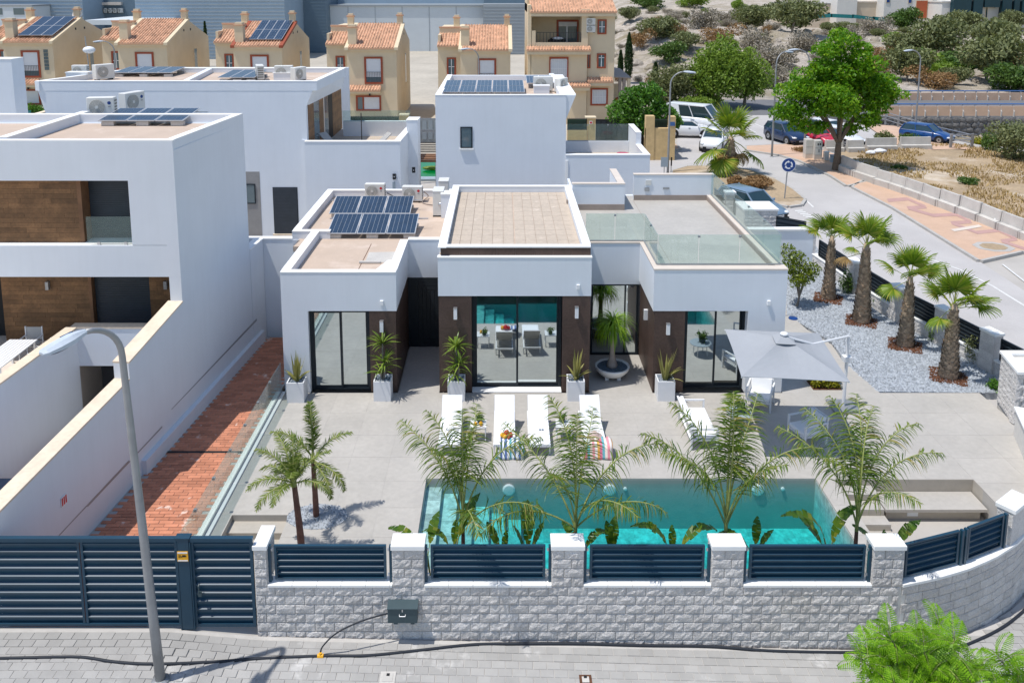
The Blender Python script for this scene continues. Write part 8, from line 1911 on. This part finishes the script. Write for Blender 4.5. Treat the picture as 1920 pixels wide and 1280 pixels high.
# === CARS
def car(label,paint,X,Y,rz,L=4.3,W=1.8,Hh=1.5,kind='hatch',z=.32,cat='car',dist=None):
 """profile built from stations along the length; x forward, origin on the ground at the middle"""
 p=gp(X,Y,z);t=thing('parked_car' if kind!='van' else 'parked_van',label,cat,(p.x,p.y,gz(p.x,p.y)+.012),'vehicles parked along the street')
 h=L/2;w=W/2;K={'hatch':(.56,.95,1.0),'suv':(.70,1.08,1.0),'van':(.85,1.35,1.0),'pickup':(.62,1.0,1.0)}[kind]
 hood,belt,_=K
 if kind=='van':st=[(-h,.45,1.30,.90),(-h+.08,.30,1.36,1.0),(-h*.3,.28,1.36,1.0),(h*.38,.28,1.30,1.0),(h*.66,.28,1.12,.99),(h*.9,.30,.96,.93),(h,.42,.78,.78)]
 else:st=[(-h,.42,belt-.10,.84),(-h+.10,.26,belt,.95),(-h*.5,.22,belt+.02,1.0),(0,.20,belt,1.0),(h*.40,.22,belt-.03,1.0),(h*.62,.24,belt-.10,.98),(h*.88,.26,hood+.12,.92),(h,.36,hood-.02,.74)]
 n=12;mb=MB();mb.smooth=True
 for x,zb,zt,ws in st:
  hw=w*ws
  for(yy,zz)in((-.86,zb),(-1,zb+.16),(-1,(zb+zt)/2),(-.97,zt-.10),(-.88,zt-.015),(-.5,zt+.015),(.5,zt+.015),(.88,zt-.015),(.97,zt-.10),(1,(zb+zt)/2),(1,zb+.16),(.86,zb)):mb.v.append((x,yy*hw,zz))
 for i in range(len(st)-1):
  for k in range(n):mb.face((i*n+k,i*n+(k+1)%n,(i+1)*n+(k+1)%n,(i+1)*n+k))
 mb.face(tuple(range(n))[::-1]);mb.face(tuple(range((len(st)-1)*n,len(st)*n)));bo=mb.build('body',paint,t,local=True)
 if kind=='van':x0b,x0t,x1t,x1b=-h+.06,-h+.12,h*.36,h*.70
 elif kind=='pickup':x0b,x0t,x1t,x1b=-h*.25,-h*.15,h*.18,h*.48
 else:x0b,x0t,x1t,x1b=-h+.12,-h*.78,h*.10,h*.46
 zb_=(belt-.04)if kind!='van' else 1.30;zt_=Hh-.06;wb,wt=w*.93,w*.76 if kind!='van' else w*.86
 vs=[(x0b,-wb,zb_),(x1b,-wb*.94,zb_-.06),(x1b,wb*.94,zb_-.06),(x0b,wb,zb_),(x0t,-wt,zt_),(x1t,-wt*.96,zt_),(x1t,wt*.96,zt_),(x0t,wt,zt_)]
 g=MB().add(vs,[(0,3,2,1),(4,5,6,7),(0,1,5,4),(1,2,6,5),(2,3,7,6),(3,0,4,7)]);g.build('windows','car_glass',t,local=True)
 r=MB();r.smooth=True;m=7;xs_=[x0t-.05,x0t+.12,(x0t+x1t)/2,x1t-.12,x1t+.06]
 for q,x in enumerate(xs_):
  for k in range(m):yy=-1+2*k/(m-1);r.v.append((x,yy*(wt+.02),zt_-.03+(.09 if 0<q<4 else.03)*(1-abs(yy)**3)))
 for q in range(4):
  for k in range(m-1):a_=q*m+k;r.face((a_,a_+m,a_+m+1,a_+1))
 ro=r.build('roof',paint,t,local=True);s_=ro.modifiers.new('thick','SOLIDIFY');s_.thickness=.05
 pil=MB()
 V=[Vector(v)for v in vs]
 for a_,b_ in((1,5),(2,6),(0,4),(3,7)):pil.tube([V[a_],V[b_]],.05,5)
 for s in(0,1):
  A0,A1,B0,B1=(V[0],V[1],V[4],V[5])if s==0 else(V[3],V[2],V[7],V[6])
  for f in((.45,)if kind!='van' else(.30,.58)):pil.tube([A0.lerp(A1,f),B0.lerp(B1,f)],.045,5)
  pil.tube([A0,A1],.03,5)
  if kind=='van':pil.add([A0+Vector((0,.02*(s*2-1),0)),A0.lerp(A1,.30)+Vector((0,.02*(s*2-1),0)),B0.lerp(B1,.30)+Vector((0,.03*(s*2-1),0)),B0+Vector((0,.03*(s*2-1),0))],[(0,1,2,3)])
 pil.build('pillars',paint,t,local=True)
 rw=.33 if kind in('hatch','pickup')else.37
 for x in(-h*.60,h*.62):
  for s in(-1,1):
   T=TR(x,s*(w-.10),rw)@Matrix.Rotation(R(90),4,'X');wh=MB();wh.lathe([(rw*.62,-.11),(rw*.94,-.11),(rw,-.07),(rw,.07),(rw*.94,.11),(rw*.62,.11)],18,T,cap=False);wo=wh.build('wheel','tyre',t,local=True)
   ri=MB();ri.lathe([(rw*.64,-.10),(rw*.2,-.115),(rw*.2,.115),(rw*.64,.10)],14,T);ri.build('rim','rim',wo,local=True)
   ar=MB();ar.lathe([(rw*1.16,-.0),(rw*1.16,.012)],16,TR(x,s*(w+.002),rw)@Matrix.Rotation(R(90*s),4,'X'));ar.build('wheel_arch','black',t,local=True)
 zh=hood+.02 if kind!='van' else.82
 for s in(-1,1):
  hl=MB();hl.smooth=True;hl.blob((h-.16,s*w*.66,zh-.02),(.20,.20,.085),10,6);hl.build('headlight','headlight',t,local=True)
  mi=MB();mi.smooth=True;mi.blob((x1b-.22,s*(w+.06),zb_+.06),(.07,.11,.08),8,5);mi.build('mirror',paint if kind!='van' else 'black',t,local=True)
  dh=MB();dh.box(-.05,.12,s*w-.01,s*w+.012,belt-.20,belt-.17);dh.box(-1.05,-.88,s*w-.01,s*w+.012,belt-.20,belt-.17);dh.build('door_handle',paint if kind!='suv' else 'black',t,local=True)
 bm_=MB();bm_.box(h-.12,h+.015,-w*.62,w*.62,.30,.48);bm_.build('grille','black',t,local=True);bl_=MB();bl_.box(h-.35,h+.005,-w*.80,w*.80,.20,.29);bl_.build('bumper','black',t,local=True)
 MB().box(h+.016,h+.03,-.26,.26,.36,.47).build('number_plate','plate',t,local=True);MB().box(h+.031,h+.033,-.22,.22,.385,.445).build('plate_print','grey_metal',t,local=True)
 t.rotation_euler=(0,0,rz);return t
car('white compact people carrier facing the viewer by the roundabout palm','car_white',1338,278,R(-112),4.3,1.82,1.62,'suv')
car('white crossover parked behind the stone wall in front of the white van','car_white',1290,256,R(-8),4.3,1.8,1.55,'suv');car('tall white van parked under the weeping trees','car_white',1306,244,R(-34),5.4,2.0,2.45,'van',cat='van')
car('navy blue crossover parked beside the left street lamp of the big tree','car_navy',1474,266,R(-74),4.3,1.85,1.65,'suv');car('bright red car parked behind the utility cabinets','car_red',1528,268,R(-66),4.2,1.75,1.5,'hatch');car('white car half hidden behind the trunk of the big tree','car_white',1574,270,R(-62),4.2,1.75,1.5,'hatch');car('white car behind the red one, seen through the tree','car_white',1556,256,R(-62),4.2,1.75,1.5,'hatch')
car('bright blue hatchback parked beside the tube railing','car_blue',1737,264,R(-46),4.1,1.78,1.48,'hatch');car('grey blue car behind the glass balustrade by the roundabout island','car_greyblue',1408,402,R(-60),4.3,1.8,1.5,'hatch')
bpy.context.view_layer.update()
